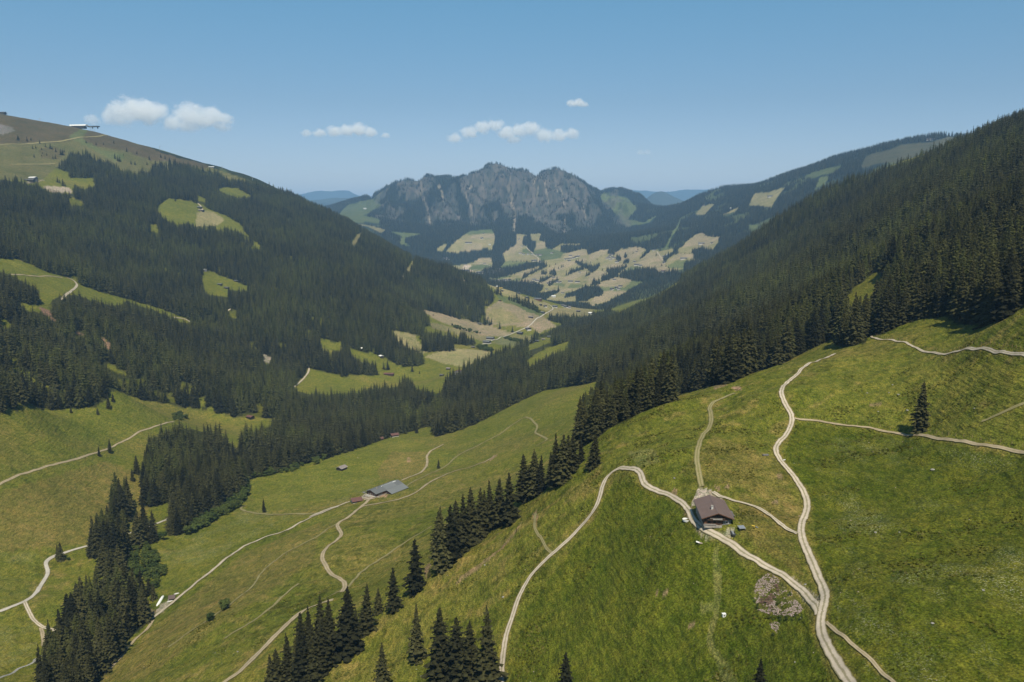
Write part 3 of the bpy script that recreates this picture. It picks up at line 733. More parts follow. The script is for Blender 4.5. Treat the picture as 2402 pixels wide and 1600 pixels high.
# alpine top of the left mountain
paint('A', [(-900, 150), (0, 180), (500, 260), (760, 340), (1060, 440), (1440, 560), (1720, 660), (1600, 650), (1400, 590), (1040, 600), (900, 610), (700, 530), (560, 480), (400, 560), (300, 650), (0, 650), (-900, 650)], C_ALM * .95, 1800, 4200)
paint('A', [(-900, 150), (0, 180), (500, 260), (760, 345), (560, 365), (400, 395), (0, 400), (-900, 400)], C_HEATH, 1800, 4200, .85)
paint('A', [(560, 365), (760, 345), (1060, 440), (1440, 560), (1400, 585), (1180, 520), (1040, 520), (860, 450), (600, 400)], C_HEATH, 1800, 4200, .9)
paint('A', [(480, 350), (560, 300), (600, 300), (570, 370), (700, 440), (850, 470), (840, 520), (780, 520), (620, 430)], C_FIELD * .95, 1800, 4200, .8)
paint('M', [(700, 800), (1000, 720), (1200, 860), (1100, 960), (760, 960)], C_HEATH, 1800, 4200, .6)
paint('M', [(0, 310), (220, 360), (260, 430), (60, 500), (0, 480)], np.array((.17, .155, .15)), 1800, 4200, .7)
paint('M', [(780, 1465), (1050, 1465), (1250, 1490), (1330, 1540), (1345, 1580), (900, 1580), (800, 1510)], C_SCREE * .75, 1500, 4200)
paint('M', [(370, 1410), (520, 1340), (640, 1400), (760, 1340), (830, 1360), (700, 1385), (560, 1410)], C_SCREE * .55, 1500, 4200)
# near pastures
paint('P', [(1830, 975), (2100, 1005), (2354, 1055), (2900, 1150), (2900, 2000), (1990, 2000), (1900, 1420), (1870, 1200), (1800, 1050)], C_LUSH, 0, 480)
paint('P', [(1410, 1110), (1480, 1110), (1580, 1175), (1640, 1260), (1850, 1400), (1950, 1700), (1140, 1700), (1210, 1400), (1370, 1190)], C_LUSH * 1.12, 0, 480)
paint('P', [(1700, 1130), (1850, 1190), (1820, 1230), (1850, 1330), (1700, 1230)], C_DRY * .75, 0, 480, .55)
paint('P', [(1640, 1000), (1780, 1050), (1840, 1180), (1700, 1120), (1560, 1090)], C_DRY * .95, 0, 480, .5)
paint('P', [(1830, 950), (1930, 820), (2354, 840), (2900, 880), (2900, 1120), (2354, 1030)], C_MEADOW * .98 + C_DRY * .12, 0, 600, .8)
paint('P', [(1440, 1040), (1500, 1030), (1520, 1060), (1470, 1075)], C_PALE, 0, 480, .8)
paint('P', [(0, 1130), (240, 1060), (380, 1110), (300, 1250), (180, 1250), (0, 1270)], C_DRY * .85, 0, 900, .6)
paint('P', [(560, 1105), (900, 1000), (1100, 1060), (900, 1100), (800, 1140), (600, 1180)], C_MEADOW * 1.12, 0, 1100, .7)
paint('F', [(540, 600), (640, 470), (900, 470), (880, 580), (720, 660), (560, 660)], C_DRY, 0, 1200, .65)
paint('P', [(360, 1290), (560, 1180), (720, 1190), (560, 1260), (430, 1370), (370, 1360)], C_BRIGHT * .95, 0, 900, .8)
paint('P', [(360, 1440), (560, 1270), (740, 1200), (720, 1290), (560, 1400), (330, 1560), (220, 1568)], C_DRY * .9, 0, 800, .5)
paint('P', [(0, 1290), (90, 1270), (60, 1380), (0, 1390)], C_BRIGHT, 0, 800, .7)
paint('P', [(0, 1410), (60, 1400), (110, 1470), (90, 1568), (0, 1568)], C_BRIGHT, 0, 800, .7)
paint('H', [(640, 540), (665, 500), (680, 600), (690, 700), (675, 870), (640, 1000), (650, 1060), (730, 1160), (775, 1252), (790, 1300), (700, 1300), (650, 1130), (605, 1040), (620, 930), (650, 870), (570, 870), (570, 820), (640, 820), (650, 760), (640, 660)], C_PALE * .95, 0, 480, .75)
# bare ground
for r, q, c, a in (('N', [(600, 190), (700, 205), (900, 250), (980, 330), (1080, 400), (900, 420), (520, 520), (470, 530), (540, 330)], C_GRAVEL, .95), ('N', [(370, 560), (480, 520), (600, 750), (680, 900), (580, 880), (480, 760), (350, 700)], C_EARTH * 1.1, .8),
                   ('N', [(520, 800), (640, 900), (800, 1000), (1000, 1040), (1250, 900), (1300, 940), (1180, 1060), (1200, 1150), (1100, 1150), (980, 1120), (760, 1130), (620, 1030), (520, 900)], C_GRAVEL, .9), ('N', [(110, 240), (190, 205), (240, 270), (200, 320), (120, 300)], C_EARTH, .8), ('N', [(900, 150), (1030, 200), (1000, 250), (930, 220)], C_EARTH, .7), ('N', [(1080, 170), (1150, 130), (1190, 190), (1120, 200)], C_EARTH, .8),
                   ('N', [(1960, 440), (2050, 400), (2090, 470), (1980, 490)], C_EARTH, .6), ('N', [(2150, 470), (2352, 460), (2352, 640), (2200, 640)], C_DRY, .7), ('O', [(960, 970), (1060, 880), (1140, 880), (1300, 975), (1180, 990), (1050, 1005)], C_GRAVEL, .95), ('O', [(1300, 970), (1460, 890), (1560, 930), (1480, 960)], C_EARTH * 1.3, .9),
                   ('O', [(1790, 650), (1840, 700), (1920, 740), (1890, 790), (1800, 720)], C_GRAVEL, .9), ('E', [(1050, 1100), (1130, 1010), (1180, 1020), (1200, 1000), (1120, 1090)], C_GRAVEL * .9, .9), ('E', [(1040, 1060), (1075, 1080), (1040, 1130), (1020, 1110)], C_EARTH, .8), ('H', [(325, 760), (380, 740), (400, 760), (340, 775)], C_EARTH, .7), ('H', [(500, 950), (520, 920), (540, 930), (515, 960)], C_EARTH, .7),
                   ('H', [(990, 100), (1020, 110), (1030, 135), (1000, 130)], C_EARTH, .6), ('H', [(1090, 280), (1120, 240), (1125, 310), (1100, 330), (1040, 290)], C_DRY * 1.2, .6), ('G', [(1150, 370), (1290, 290), (1310, 295), (1200, 375)], C_DRY * 1.3, .6), ('G', [(1500, 350), (1560, 330), (1580, 340), (1510, 365)], C_EARTH, .6), ('G', [(1400, 240), (1440, 225), (1450, 235), (1410, 245)], C_DRY * 1.3, .7),
                   ('G', [(2080, 360), (2130, 330), (2200, 350), (2150, 370)], C_DRY * 1.2, .6), ('F', [(750, 510), (775, 500), (770, 540), (755, 540)], C_EARTH, .5), ('F', [(1070, 1410), (1100, 1350), (1250, 1240), (1400, 1130), (1450, 1070), (1500, 1000), (1540, 960), (1480, 1060), (1420, 1130), (1260, 1260), (1130, 1350)], C_EARTH * .8 + C_DRY * .2, .6), ('F', [(1610, 910), (1640, 870), (1650, 910), (1640, 1000), (1625, 960)], C_EARTH, .7),
                   ('F', [(980, 1420), (1060, 1330), (1100, 1250), (1150, 1200), (1080, 1330), (1010, 1420)], C_DRY, .6), ('F', [(1310, 530), (1350, 490), (1375, 490), (1330, 530)], C_EARTH * 1.1, .6), ('G', [(735, 250), (790, 250), (800, 270), (760, 270)], C_EARTH * 1.1, .8), ('G', [(640, 250), (690, 235), (720, 245), (650, 270)], C_EARTH * .8, .7),
                   ('F', [(870, 1270), (900, 1235), (920, 1250), (890, 1310), (880, 1360)], C_EARTH * .8, .7), ('H', [(862, 740), (880, 695), (950, 650), (1015, 690), (1085, 760), (1145, 850), (1100, 895), (1000, 890), (885, 862), (865, 800)], np.array((.15, .115, .065)), .22), ('H', [(1040, 672), (1085, 680), (1150, 725), (1215, 780), (1235, 790), (1245, 850), (1190, 850), (1130, 790), (1075, 720)], C_GRAVEL * .95, .95), ('H', [(1020, 745), (1055, 735), (1070, 770), (1030, 800), (1000, 790)], C_MEADOW * .8, .7), ('H', [(1000, 810), (1050, 800), (1070, 830), (1020, 850)], C_LUSH * .7, .8)):
    paint(r, q, c, 0, 1300, a)
YELLOW = [Z('P', [(300, 1200), (560, 1170), (720, 1185), (560, 1240), (420, 1330)]), Z('P', [(1830, 975), (2354, 1055), (2354, 1568), (1960, 1568), (1870, 1200)]), Z('P', [(0, 1270), (100, 1270), (80, 1568), (0, 1568)]), Z('P', [(760, 1110), (900, 1090), (880, 1170), (780, 1160)])]

# ------------------------------------------------------------------ ground mesh
def lerp(a, b, w):
    return a + (b - a) * w[..., None]

px0, py0 = project(X2, Y2, H2)
seen = T >= VIS - 1e-9
jx = px0 + fbm(X2 / (D2 * .02), Y2 / (D2 * .02), 4) * 6 * np.clip(D2 / 2500, .22, 1) 
jy = py0 + fbm(X2 / (D2 * .03) + 50, Y2 / (D2 * .03), 3) * 3 * np.clip(D2 / 2500, .3, 1)
tint = np.broadcast_to(C_MEADOW, D2.shape + (3,)).copy()
dry = sstep(-.1, .55, fbm(X2 / 140, Y2 / 140, 4))
tint = lerp(tint, C_DRY, dry * .4)
lush = sstep(.05, .6, fbm(X2 / 90 + 40, Y2 / 90, 4))
tint = lerp(tint, C_LUSH * 1.2, lush * .45 * (1 - sstep(900, 1500, D2)))
far = sstep(2900, 3400, D2)
tint = lerp(tint, C_FARWOOD * (1 + .25 * fbm(X2 / 300, Y2 / 300, 3))[..., None], far)
tint = lerp(tint, C_FIELD * .75, far * sstep(.30, .42, fbm(X2 / 230 + 5, Y2 / 230, 4)) * ((px0 > 1480) | (px0 < 900)) * .8)
tint = lerp(tint, np.array((.05, .06, .05)), sstep(9500, 12000, D2))

def gate(a, b):
    return (D2 >= a) & (D2 <= b)

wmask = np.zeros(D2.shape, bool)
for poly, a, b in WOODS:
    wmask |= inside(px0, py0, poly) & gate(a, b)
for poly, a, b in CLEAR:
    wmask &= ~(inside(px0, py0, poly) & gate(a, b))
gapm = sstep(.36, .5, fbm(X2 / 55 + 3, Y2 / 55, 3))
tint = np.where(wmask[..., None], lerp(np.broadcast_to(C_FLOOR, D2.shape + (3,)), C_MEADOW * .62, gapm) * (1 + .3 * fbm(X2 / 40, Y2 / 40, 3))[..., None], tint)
worn = sstep(.30, .62, fbm(X2 / 12 + 70, Y2 / 12, 4) + .5 * fbm(X2 / 60, Y2 / 60 + 31, 2)) * (1 - sstep(600, 1100, D2))
tint = lerp(tint, C_DRY * 1.15, worn * .6)
weed = sstep(.32, .6, fbm(X2 / 7 + 20, Y2 / 7 + 11, 3) + .5 * fbm(X2 / 45 + 5, Y2 / 45, 2)) * (1 - sstep(500, 900, D2))
tint = lerp(tint, C_LUSH * .62, weed * .65)
for poly, a, b, amt in YOUNG:
    g = inside(jx, jy, poly) & gate(a, b)
    tint[g] = C_BRIGHT * .8
for poly, c, a, b, amt in PAINT:
    g = inside(jx, jy, poly) & gate(a, b)
    if g.any():
        v = 1 + .10 * fbm(X2[g] / (D2[g] * .02), Y2[g] / (D2[g] * .02), 3)
        tint[g] = tint[g] * (1 - amt) + c * amt * v[:, None]
fwmask = np.zeros(D2.shape, bool)
for poly in FARWOOD:
    fwmask |= inside(px0, py0, poly) & gate(3000, 9500)
tint[fwmask] = C_FARWOOD
rock = np.zeros(D2.shape)
for poly in ROCKY:
    rock[inside(jx, jy, poly) & gate(6000, 9000)] = .9
_mz = gate(6300, 8600) & (px0 > 880) & (px0 < 1480) & (py0 < 560)
rock = np.maximum(rock, _mz * .6 * sstep(.02, .3, fbm(X2 / 120 + 30, Y2 / 420, 4)))
for r, pl, w in SCREE:
    q = Z(r, pl)
    dd = np.full(D2.shape, 1e9)
    sel = gate(6000, 9000) & (px0 > q[:, 0].min() - 20) & (px0 < q[:, 0].max() + 20)
    ax_, ay_ = jx[sel] * .4 + px0[sel] * .6, jy[sel]
    m_ = np.full(ax_.shape, 1e9)
    for i in range(len(q) - 1):
        e = q[i + 1] - q[i]
        t_ = np.clip(((ax_ - q[i, 0]) * e[0] + (ay_ - q[i, 1]) * e[1]) / (e @ e), 0, 1)
        m_ = np.minimum(m_, np.hypot(ax_ - q[i, 0] - t_ * e[0], ay_ - q[i, 1] - t_ * e[1]))
    w_ = (1 - sstep(w * .12, w * .75, m_)) * np.clip(.75 + .9 * fbm(X2[sel] / 60, Y2[sel] / 60, 3), .1, 1)
    tint[sel] = lerp(tint[sel], C_SCREE * .85, w_ * .85)
    rock[sel] *= (1 - w_)
flowers = np.zeros(D2.shape)
for poly in YELLOW:
    flowers[inside(jx, jy, poly) & gate(0, 1000)] = 1.0

# tracks wear the ground beside them: filled in by the road builder below
ROADS = [
    ("gravel_road", 'gravel', 3.2, [('H', [(1500, 1420), (1440, 1325), (1390, 1250), (1310, 1130), (1250, 1030), (1230, 940), (1235, 870), (1262, 800), (1245, 730), (1205, 640), (1170, 560), (1140, 490), (1125, 430), (1135, 360), (1160, 300), (1150, 230), (1105, 150), (1050, 80), (1000, 15)]), ('G', [(985, 600), (1000, 565), (1050, 510), (1075, 450), (1070, 400), (1035, 340), (1015, 290), (1040, 240), (1100, 190), (1150, 140), (1230, 105), (1310, 72)])], 0, 600),
    ("gravel_road", 'gravel', 2.9, [('H', [(1225, 880), (1190, 815), (1130, 745), (1060, 690), (960, 630), (860, 575), (790, 530), (735, 480), (690, 458), (620, 435), (570, 405), (530, 365), (508, 310), (490, 285), (440, 245), (360, 210), (290, 185), (250, 150), (245, 105), (205, 80), (140, 75)]), ('F', [(2250, 580), (2180, 595), (2130, 640), (2100, 690), (2085, 760), (2060, 850), (2000, 930), (1920, 1020), (1830, 1110), (1740, 1190), (1650, 1270), (1580, 1360), (1530, 1450), (1490, 1570), (1450, 1680), (1422, 1794), (1405, 1930), (1398, 2059), (1395, 2200)])], 0, 480),
    ("gravel_road", 'gravel', 2.2, [('H', [(1108, 437), (1060, 420), (1000, 375), (930, 315), (850, 280), (760, 258), (690, 240), (640, 207)])], 0, 480),
    ("dirt_track", 'grasspath', 2.3, [('G', [(578, 805), (560, 720), (550, 640), (565, 570), (590, 510), (625, 470), (630, 420), (620, 370), (640, 335), (720, 305), (760, 290)])], 0, 600),
    ("dirt_track", 'dirt', 1.5, [('G', [(1085, 428), (1200, 440), (1350, 465), (1550, 490), (1750, 520), (1900, 545), (2100, 575), (2354, 615), (2600, 660)])], 0, 600),
    ("gravel_road", 'gravel', 1.7, [('C', [(1530, 1215), (1510, 1240), (1505, 1258), (1520, 1276), (1560, 1285), (1700, 1300), (2352, 1370), (2600, 1400)])], 0, 700),
    ("dirt_track", 'dirt', 1.0, [('H', [(1262, 925), (1300, 960), (1370, 1010), (1430, 1070), (1500, 1120), (1560, 1190), (1630, 1252), (1690, 1320)])], 0, 400),
    ("gravel_road", 'gravel', 3.4, [('E', [(985, 1172), (1050, 1130), (1130, 1070), (1200, 1010), (1290, 940), (1400, 850), (1500, 770), (1600, 690), (1700, 620), (1800, 580), (1900, 550), (1990, 520), (2050, 480), (2130, 440), (2240, 395), (2353, 350)]), ('F', [(60, 930), (130, 895), (220, 860), (300, 832), (375, 815), (430, 795), (470, 785), (560, 787)])], 0, 1100),
    ("dirt_track", 'dirt', 3.0, [('F', [(490, 800), (440, 845), (390, 885), (350, 920), (300, 950), (265, 965), (275, 1000), (300, 1040), (270, 1080), (200, 1125), (170, 1170), (160, 1210), (190, 1255), (210, 1300), (270, 1340), (315, 1365), (320, 1410), (300, 1440)])], 0, 1100),
    ("dirt_track", 'dirt', 2.8, [('F', [(440, 850), (600, 820), (740, 785), (830, 740), (910, 680), (1000, 635), (1130, 590), (1270, 550), (1350, 505)])], 0, 1200),
    ("grassy_track", 'grasspath', 2.2, [('F', [(735, 720), (770, 690), (850, 650), (960, 600), (1020, 570), (1070, 520), (1150, 470), (1270, 410), (1400, 345), (1500, 270), (1560, 230), (1610, 250), (1650, 300), (1630, 340), (1680, 365), (1720, 380), (1690, 410), (1640, 430)])], 0, 1400),
    ("dirt_track", 'dirt', 2.8, [('F', [(710, 670), (790, 640), (870, 590), (890, 540), (885, 500), (920, 460), (1000, 420)])], 0, 1400),
    ("dirt_track", 'dirt', 3.4, [('E', [(1480, 1620), (1550, 1560), (1650, 1510), (1750, 1400), (1880, 1270), (1990, 1160), (2100, 1070), (2180, 1040), (2300, 1000)])], 0, 600),
    ("grassy_track", 'grasspath', 1.8, [('F', [(170, 1490), (300, 1430), (350, 1400), (390, 1350), (450, 1290), (560, 1215), (700, 1120), (830, 1040), (920, 985)])], 0, 700),
    ("grassy_track", 'grasspath', 2.4, [('E', [(1690, 350), (1648, 362), (1700, 393), (1800, 407), (1950, 414), (2100, 410), (2200, 404)])], 0, 1000),
    ("grassy_track", 'grasspath', 1.2, [('F', [(1612, 908), (1640, 888), (1628, 960), (1632, 1010), (1670, 1060), (1698, 1105), (1702, 1150), (1745, 1168)])], 0, 480),
    ("grassy_track", 'grasspath', 1.2, [('G', [(2120, 445), (2200, 415), (2280, 375), (2354, 345), (2450, 300)])], 0, 480),
    ("grassy_track", 'grasspath', 1.7, [('E', [(1550, 1270), (1600, 1230), (1700, 1180), (1790, 1120), (1880, 1050), (1960, 970), (2060, 890)])], 0, 800),
    ("grassy_track", 'grasspath', 1.5, [('E', [(2340, 465), (2280, 500), (2200, 560), (2110, 605), (2000, 660), (1900, 730), (1800, 820), (1750, 900), (1680, 960), (1600, 1020), (1540, 1070), (1450, 1130), (1380, 1180), (1220, 1290), (1160, 1330)])], 0, 900),
    ("valley_road", 'asphalt', 3.8, [('E', [(-200, 1140), (0, 1080), (100, 1045), (190, 1010), (250, 960), (280, 900), (330, 830), (345, 795), (320, 765), (285, 745), (310, 720), (400, 690), (500, 655), (600, 632), (760, 590), (890, 545), (960, 520), (1080, 480), (1170, 435), (1250, 395), (1340, 355), (1390, 335), (1450, 295), (1520, 240), (1600, 165), (1680, 135)])], 0, 1300),
    ("gravel_road", 'gravel', 3.4, [('E', [(170, 1015), (200, 1085), (230, 1140), (270, 1185), (330, 1205), (390, 1215), (470, 1225)])], 0, 800),
    ("dirt_track", 'dirt', 2.6, [('E', [(282, 1195), (300, 1260), (300, 1320)])], 0, 800),
    ("grassy_track", 'dirt', 2.2, [('E', [(-150, 300), (0, 205), (40, 180), (160, 130), (250, 105), (400, 60), (560, 22)]), ('D', [(720, 1400), (850, 1340), (910, 1310), (940, 1285), (1000, 1260), (1100, 1230), (1200, 1205)])], 0, 1500),
    ("dirt_track", 'dirt', 2.4, [('E', [(1055, 1145), (1030, 1190), (960, 1250), (900, 1310), (840, 1390), (780, 1460), (720, 1510), (650, 1568), (580, 1640)])], 0, 800),
    ("gravel_road", 'gravel', 5.0, [('D', [(415, 365), (460, 325), (510, 290), (535, 260), (520, 235), (495, 215), (465, 212)])], 700, 2500),
    ("dirt_track", 'dirt', 3.0, [('D', [(75, 190), (200, 198), (320, 200), (430, 210)])], 700, 2500),
    ("gravel_road", 'gravel', 5.5, [('D', [(1200, 485), (1290, 490), (1310, 510), (1325, 540)])], 700, 2500),
    ("gravel_road", 'gravel', 5.0, [('D', [(1545, 458), (1595, 425)])], 700, 2500),
    ("gravel_road", 'gravel', 4.0, [('D', [(2015, 975), (2060, 940), (2100, 900), (2130, 860), (2140, 835), (2130, 822)])], 700, 2500),
    ("valley_road", 'asphalt', 5.0, [('L', [(450, 1100), (560, 1065), (640, 1035), (740, 990), (850, 950), (960, 920), (1020, 890), (1110, 860), (1210, 840), (1225, 790), (1250, 740), (1330, 690), (1410, 640), (1500, 590), (1555, 560), (1560, 530), (1480, 480), (1400, 450)])], 1000, 3200),
    ("gravel_road", 'gravel', 7.0, [('A', [(1345, 800), (1385, 830), (1405, 860), (1385, 872)])], 1500, 3700),
    ("grassy_track", 'grasspath', 8.0, [('A', [(-200, 420), (0, 410), (200, 405), (420, 390), (500, 370), (560, 360), (680, 355), (760, 350)])], 1800, 4200),
    ("grassy_track", 'grasspath', 7.0, [('A', [(80, 547), (250, 547), (380, 542)])], 1500, 4200),
    ("gravel_road", 'gravel', 9.0, [('J', [(430, 620), (560, 600), (700, 580), (760, 550), (700, 530), (600, 515), (440, 515)])], 3000, 8000),
    ("gravel_road", 'gravel', 8.0, [('J', [(1270, 265), (1340, 330), (1400, 390), (1450, 430), (1470, 460), (1450, 490)])], 3000, 8000),
    ("gravel_road", 'gravel', 7.0, [('K', [(1050, 330), (1100, 400), (1145, 465)])], 3000, 8000),
    ("gravel_road", 'gravel', 5.0, [('K', [(1300, 800), (1310, 770), (1350, 755), (1400, 745)])], 900, 3200),
]

def smooth_line(P3, step):
    """Catmull-Rom through the surveyed points, resampled"""
    P3 = np.asarray(P3)[:, :2]
    keep = [0]
    for i in range(1, len(P3)):
        if np.hypot(*(P3[i] - P3[keep[-1]])) > step * .8:
            keep.append(i)
    P3 = P3[keep]
    e = np.concatenate([[2 * P3[0] - P3[1]], P3, [2 * P3[-1] - P3[-2]]])
    out = []
    for i in range(1, len(e) - 2):
        p0, p1, p2, p3 = e[i - 1:i + 3]
        k = max(2, int(np.hypot(*(p2 - p1)) / step))
        for t in np.arange(k) / k:
            out.append(p1 + .5 * t * (p2 - p0 + t * (2 * p0 - 5 * p1 + 4 * p2 - p3 + t * (3 * (p1 - p2) + p3 - p0))))
    out.append(P3[-1])
    return np.array(out)

ROADLINES = []
for name, style, width, segs, a, b in ROADS:
    pix = np.concatenate([Z(r, q) for r, q in segs])
    P3 = []
    for x, y in pix:
        p = land(x, y, a, b)
        P3.append(p)
    P3 = np.array(P3)
    d = np.hypot(P3[:, 0], P3[:, 1]).mean()
    ln = smooth_line(P3, max(1.0, d * .004))
    # even out survey jitter
    for _ in range(14):
        ln[1:-1] = .25 * ln[:-2] + .5 * ln[1:-1] + .25 * ln[2:]
    # a road that leaves the picture runs on for a while
    off = lambda q: q[0] < -40 or q[0] > 2440 or q[1] > 1640
    st_ = np.hypot(*(ln[1] - ln[0]))
    if off(pix[-1]):
        v_ = (ln[-1] - ln[-6]) / np.linalg.norm(ln[-1] - ln[-6])
        ln = np.concatenate([ln, ln[-1] + v_ * np.arange(1, int(70 / st_))[:, None] * st_])
    if off(pix[0]):
        v_ = (ln[0] - ln[5]) / np.linalg.norm(ln[0] - ln[5])
        ln = np.concatenate([(ln[0] + v_ * np.arange(1, int(70 / st_))[:, None] * st_)[::-1], ln])
    ln = ln[np.hypot(ln[:, 0], ln[:, 1]) > 45]
    ROADLINES.append((name, style, width, ln, d))

wear = np.zeros(D2.shape)
def nearest_ij(x, y):
    a = np.arctan2(x, y)
    return int(np.clip(np.searchsorted(AZ, a), 0, len(AZ) - 1)), int(np.clip((math.log(math.hypot(x, y)) - LD[0]) / (LD[1] - LD[0]), 0, NR - 1))
for name, style, width, ln, d in ROADLINES:
    R = width * .5 + (1.1 if d < 700 else 2.0)
    for x, y in ln[::2]:
        i, j = nearest_ij(x, y)
        dist = math.hypot(x, y)
        wi = int(min(60, R / (dist * .00142) + 1))
        wj = int(min(20, R / (dist * .0069) + 1))
        s = np.s_[max(0, i - wi):i + wi + 1, max(0, j - wj):j + wj + 1]
        r_ = np.hypot(X2[s] - x, Y2[s] - y)
        wear[s] = np.maximum(wear[s], 1 - sstep(width * .4, R, r_))
wear *= np.clip(.75 + .5 * fbm(X2 / 6, Y2 / 6, 2), 0, 1)
tint = lerp(tint, C_DRY * 1.05, wear * .75)

nA = len(AZ)
me = bpy.data.meshes.new("ground")
co = np.stack([X2, Y2, H2], -1).reshape(-1, 3)
idx = np.arange(nA * NR).reshape(nA, NR)
q = np.stack([idx[:-1, :-1], idx[:-1, 1:], idx[1:, 1:], idx[1:, :-1]], -1).reshape(-1, 4)
me.vertices.add(len(co)); me.vertices.foreach_set("co", co.ravel().astype(np.float32))
me.loops.add(q.size); me.loops.foreach_set("vertex_index", q.ravel().astype(np.int32)[...])
me.polygons.add(len(q)); me.polygons.foreach_set("loop_start", np.arange(0, q.size, 4, dtype=np.int32))
me.polygons.foreach_set("use_smooth", np.ones(len(q), bool))
me.update(calc_edges=True)
for nm, arr in (("rock", rock), ("flowers", flowers)):
    at = me.attributes.new(nm, 'FLOAT', 'POINT'); at.data.foreach_set("value", arr.ravel().astype(np.float32))
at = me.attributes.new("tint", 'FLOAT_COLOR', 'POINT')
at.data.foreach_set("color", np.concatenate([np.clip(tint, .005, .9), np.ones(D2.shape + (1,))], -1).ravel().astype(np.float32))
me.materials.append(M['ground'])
ground = bpy.data.objects.new("ground", me)
COL.objects.link(ground)
tag(ground, kind="structure", label="alpine pastures, valley floor and mountain slopes")

# ------------------------------------------------------------------ roads and tracks
def ribbon(name, style, width, ln, d, lift=0.0):
    width = width * (.74 if style in ('gravel', 'asphalt') else .95)
    k = len(ln)
    tg = np.gradient(ln, axis=0)
    tg /= np.maximum(np.linalg.norm(tg, axis=1, keepdims=True), 1e-9)
    nr = np.stack([tg[:, 1], -tg[:, 0]], 1)
    s = np.concatenate([[0], np.cumsum(np.linalg.norm(np.diff(ln, axis=0), axis=1))])
    wl = width * (1 + .19 * fbm(s / 3.1, s * 0 + 3, 3) + .10 * fbm(s / 19, s * 0 + 9, 2))
    wr = width * (1 + .19 * fbm(s / 2.7, s * 0 + 30, 3) + .10 * fbm(s / 23, s * 0 + 60, 2))
    cols = 7
    us = np.linspace(0, 1, cols)
    V, UV = [], []
    for u in us:
        off = np.where(u < .5, (u - .5) * wl, (u - .5) * wr)
        x, y = ln[:, 0] + nr[:, 0] * off, ln[:, 1] + nr[:, 1] * off
        dd = np.hypot(x, y)
        z = terrain_z(x, y) + .05 + dd * .00028 + lift
        V.append(np.stack([x, y, z], 1))
        UV.append(np.stack([np.full(k, u), s / 4], 1))
    V, UV = np.stack(V, 1).reshape(-1, 3), np.stack(UV, 1).reshape(-1, 2)
    id_ = np.arange(k * cols).reshape(k, cols)
    fs = np.stack([id_[:-1, :-1], id_[:-1, 1:], id_[1:, 1:], id_[1:, :-1]], -1).reshape(-1, 4)
    o = mesh_obj(name, V, fs[:, ::1], M[style], smooth=True)
    uvl = o.data.uv_layers.new(name="UVMap")
    uvl.data.foreach_set("uv", UV[fs.ravel()].ravel().astype(np.float32))
    # face up
    if o.data.polygons[0].normal.z < 0:
        o.data.flip_normals()
    tag(o, kind="structure")
    return o

for i_, (nm, st, w_, ln, d) in enumerate(ROADLINES):
    ribbon(nm, st, w_, ln, d, .006 * (len(ROADLINES) - i_))
# @@END_ROADS
# ------------------------------------------------------------------ spruces
def spruce_mesh(seed, whorls=26, per=8, R=.165, low=.05, detail=True, ragged=.25, prof=.80):
    """a spruce one unit tall: crown of drooping branch sprays, and its tapered trunk"""
    r = random.Random(seed)
    cv, cf = [], []
    def tri(*p):
        b = len(cv)
        cv.extend(p)
        cf.append(tuple(range(b, b + len(p))))
    lean = (r.uniform(-.008, .008), r.uniform(-.008, .008))
    for w in range(whorls):
        f = w / (whorls - 1)
        h = low + (1 - low) * (1 - (1 - f) ** 1.12) * .985
        rad = R * ((1 - h) / (1 - low)) ** prof * (1 + .12 * math.sin(w * 2.4 + seed)) + .006
        if f < .12:
            rad *= .72 + 2.2 * f
        k = max(4, int(per * (.55 + .45 * (1 - f))))
        th0 = r.uniform(0, 6.28)
        for b in range(k):
            if r.random() < .06:
                continue
            th = th0 + 6.283 * b / k + r.uniform(-.25, .25)
            L = rad * r.uniform(1 - ragged, 1 + ragged * .7)
            droop = L * (.30 + .35 * (1 - f)) + r.uniform(-.004, .004)
            cs, sn = math.cos(th), math.sin(th)
            hz = h + r.uniform(-.017, .017)
            def P(u, side, dz=0):
                rr = L * u
                zz = hz - droop * (u ** 1.25) + (.10 * L if u > .9 else 0) + dz
                return (rr * cs - side * sn + lean[0] * h, rr * sn + side * cs + lean[1] * h, zz)
            wd = L * .34 + .006
            tri(P(.05, 0, .012), P(.5, -wd * .8, -.016), P(.62, 0, .004))
            tri(P(.05, 0, .012), P(.62, 0, .004), P(.5, wd * .8, -.016))
            tri(P(.42, 0, .004), P(.82, -wd * .62, -.012), P(1.0, 0, 0))
            tri(P(.42, 0, .004), P(1.0, 0, 0), P(.82, wd * .62, -.012))
            if detail:
                tri(P(.18, -wd * .1), P(.55, -wd * .2, -.034 - .1 * L), P(.8, 0, 0))
                tri(P(.12, wd * .2), P(.38, wd * 1.05, -.03), P(.55, wd * .3, 0))
                tri(P(.12, -wd * .2), P(.55, -wd * .3, 0), P(.38, -wd * 1.05, -.03))
    # leader and inner mass
    n = 6
    for k in range(n):
        a, c = 6.283 * k / n, 6.283 * (k + 1) / n
        r0 = R * .42
        tri((r0 * math.cos(a), r0 * math.sin(a), low + .03), (r0 * math.cos(c), r0 * math.sin(c), low + .03), (lean[0] * .95, lean[1] * .95, .95))
        tri((.006 * math.cos(a), .006 * math.sin(a), .93), (.006 * math.cos(c), .006 * math.sin(c), .93), (lean[0], lean[1], 1.0))
    tb = MB().tube((0, 0, -.03), (lean[0] * .9, lean[1] * .9, .9), .016, .002, 7)
    return cv, cf, tb.v, tb.f

def mesh_data(name, v, f, m):
    me = bpy.data.meshes.new(name)
    me.from_pydata(v, [], f)
    me.update()
    me.materials.append(m)
    return me

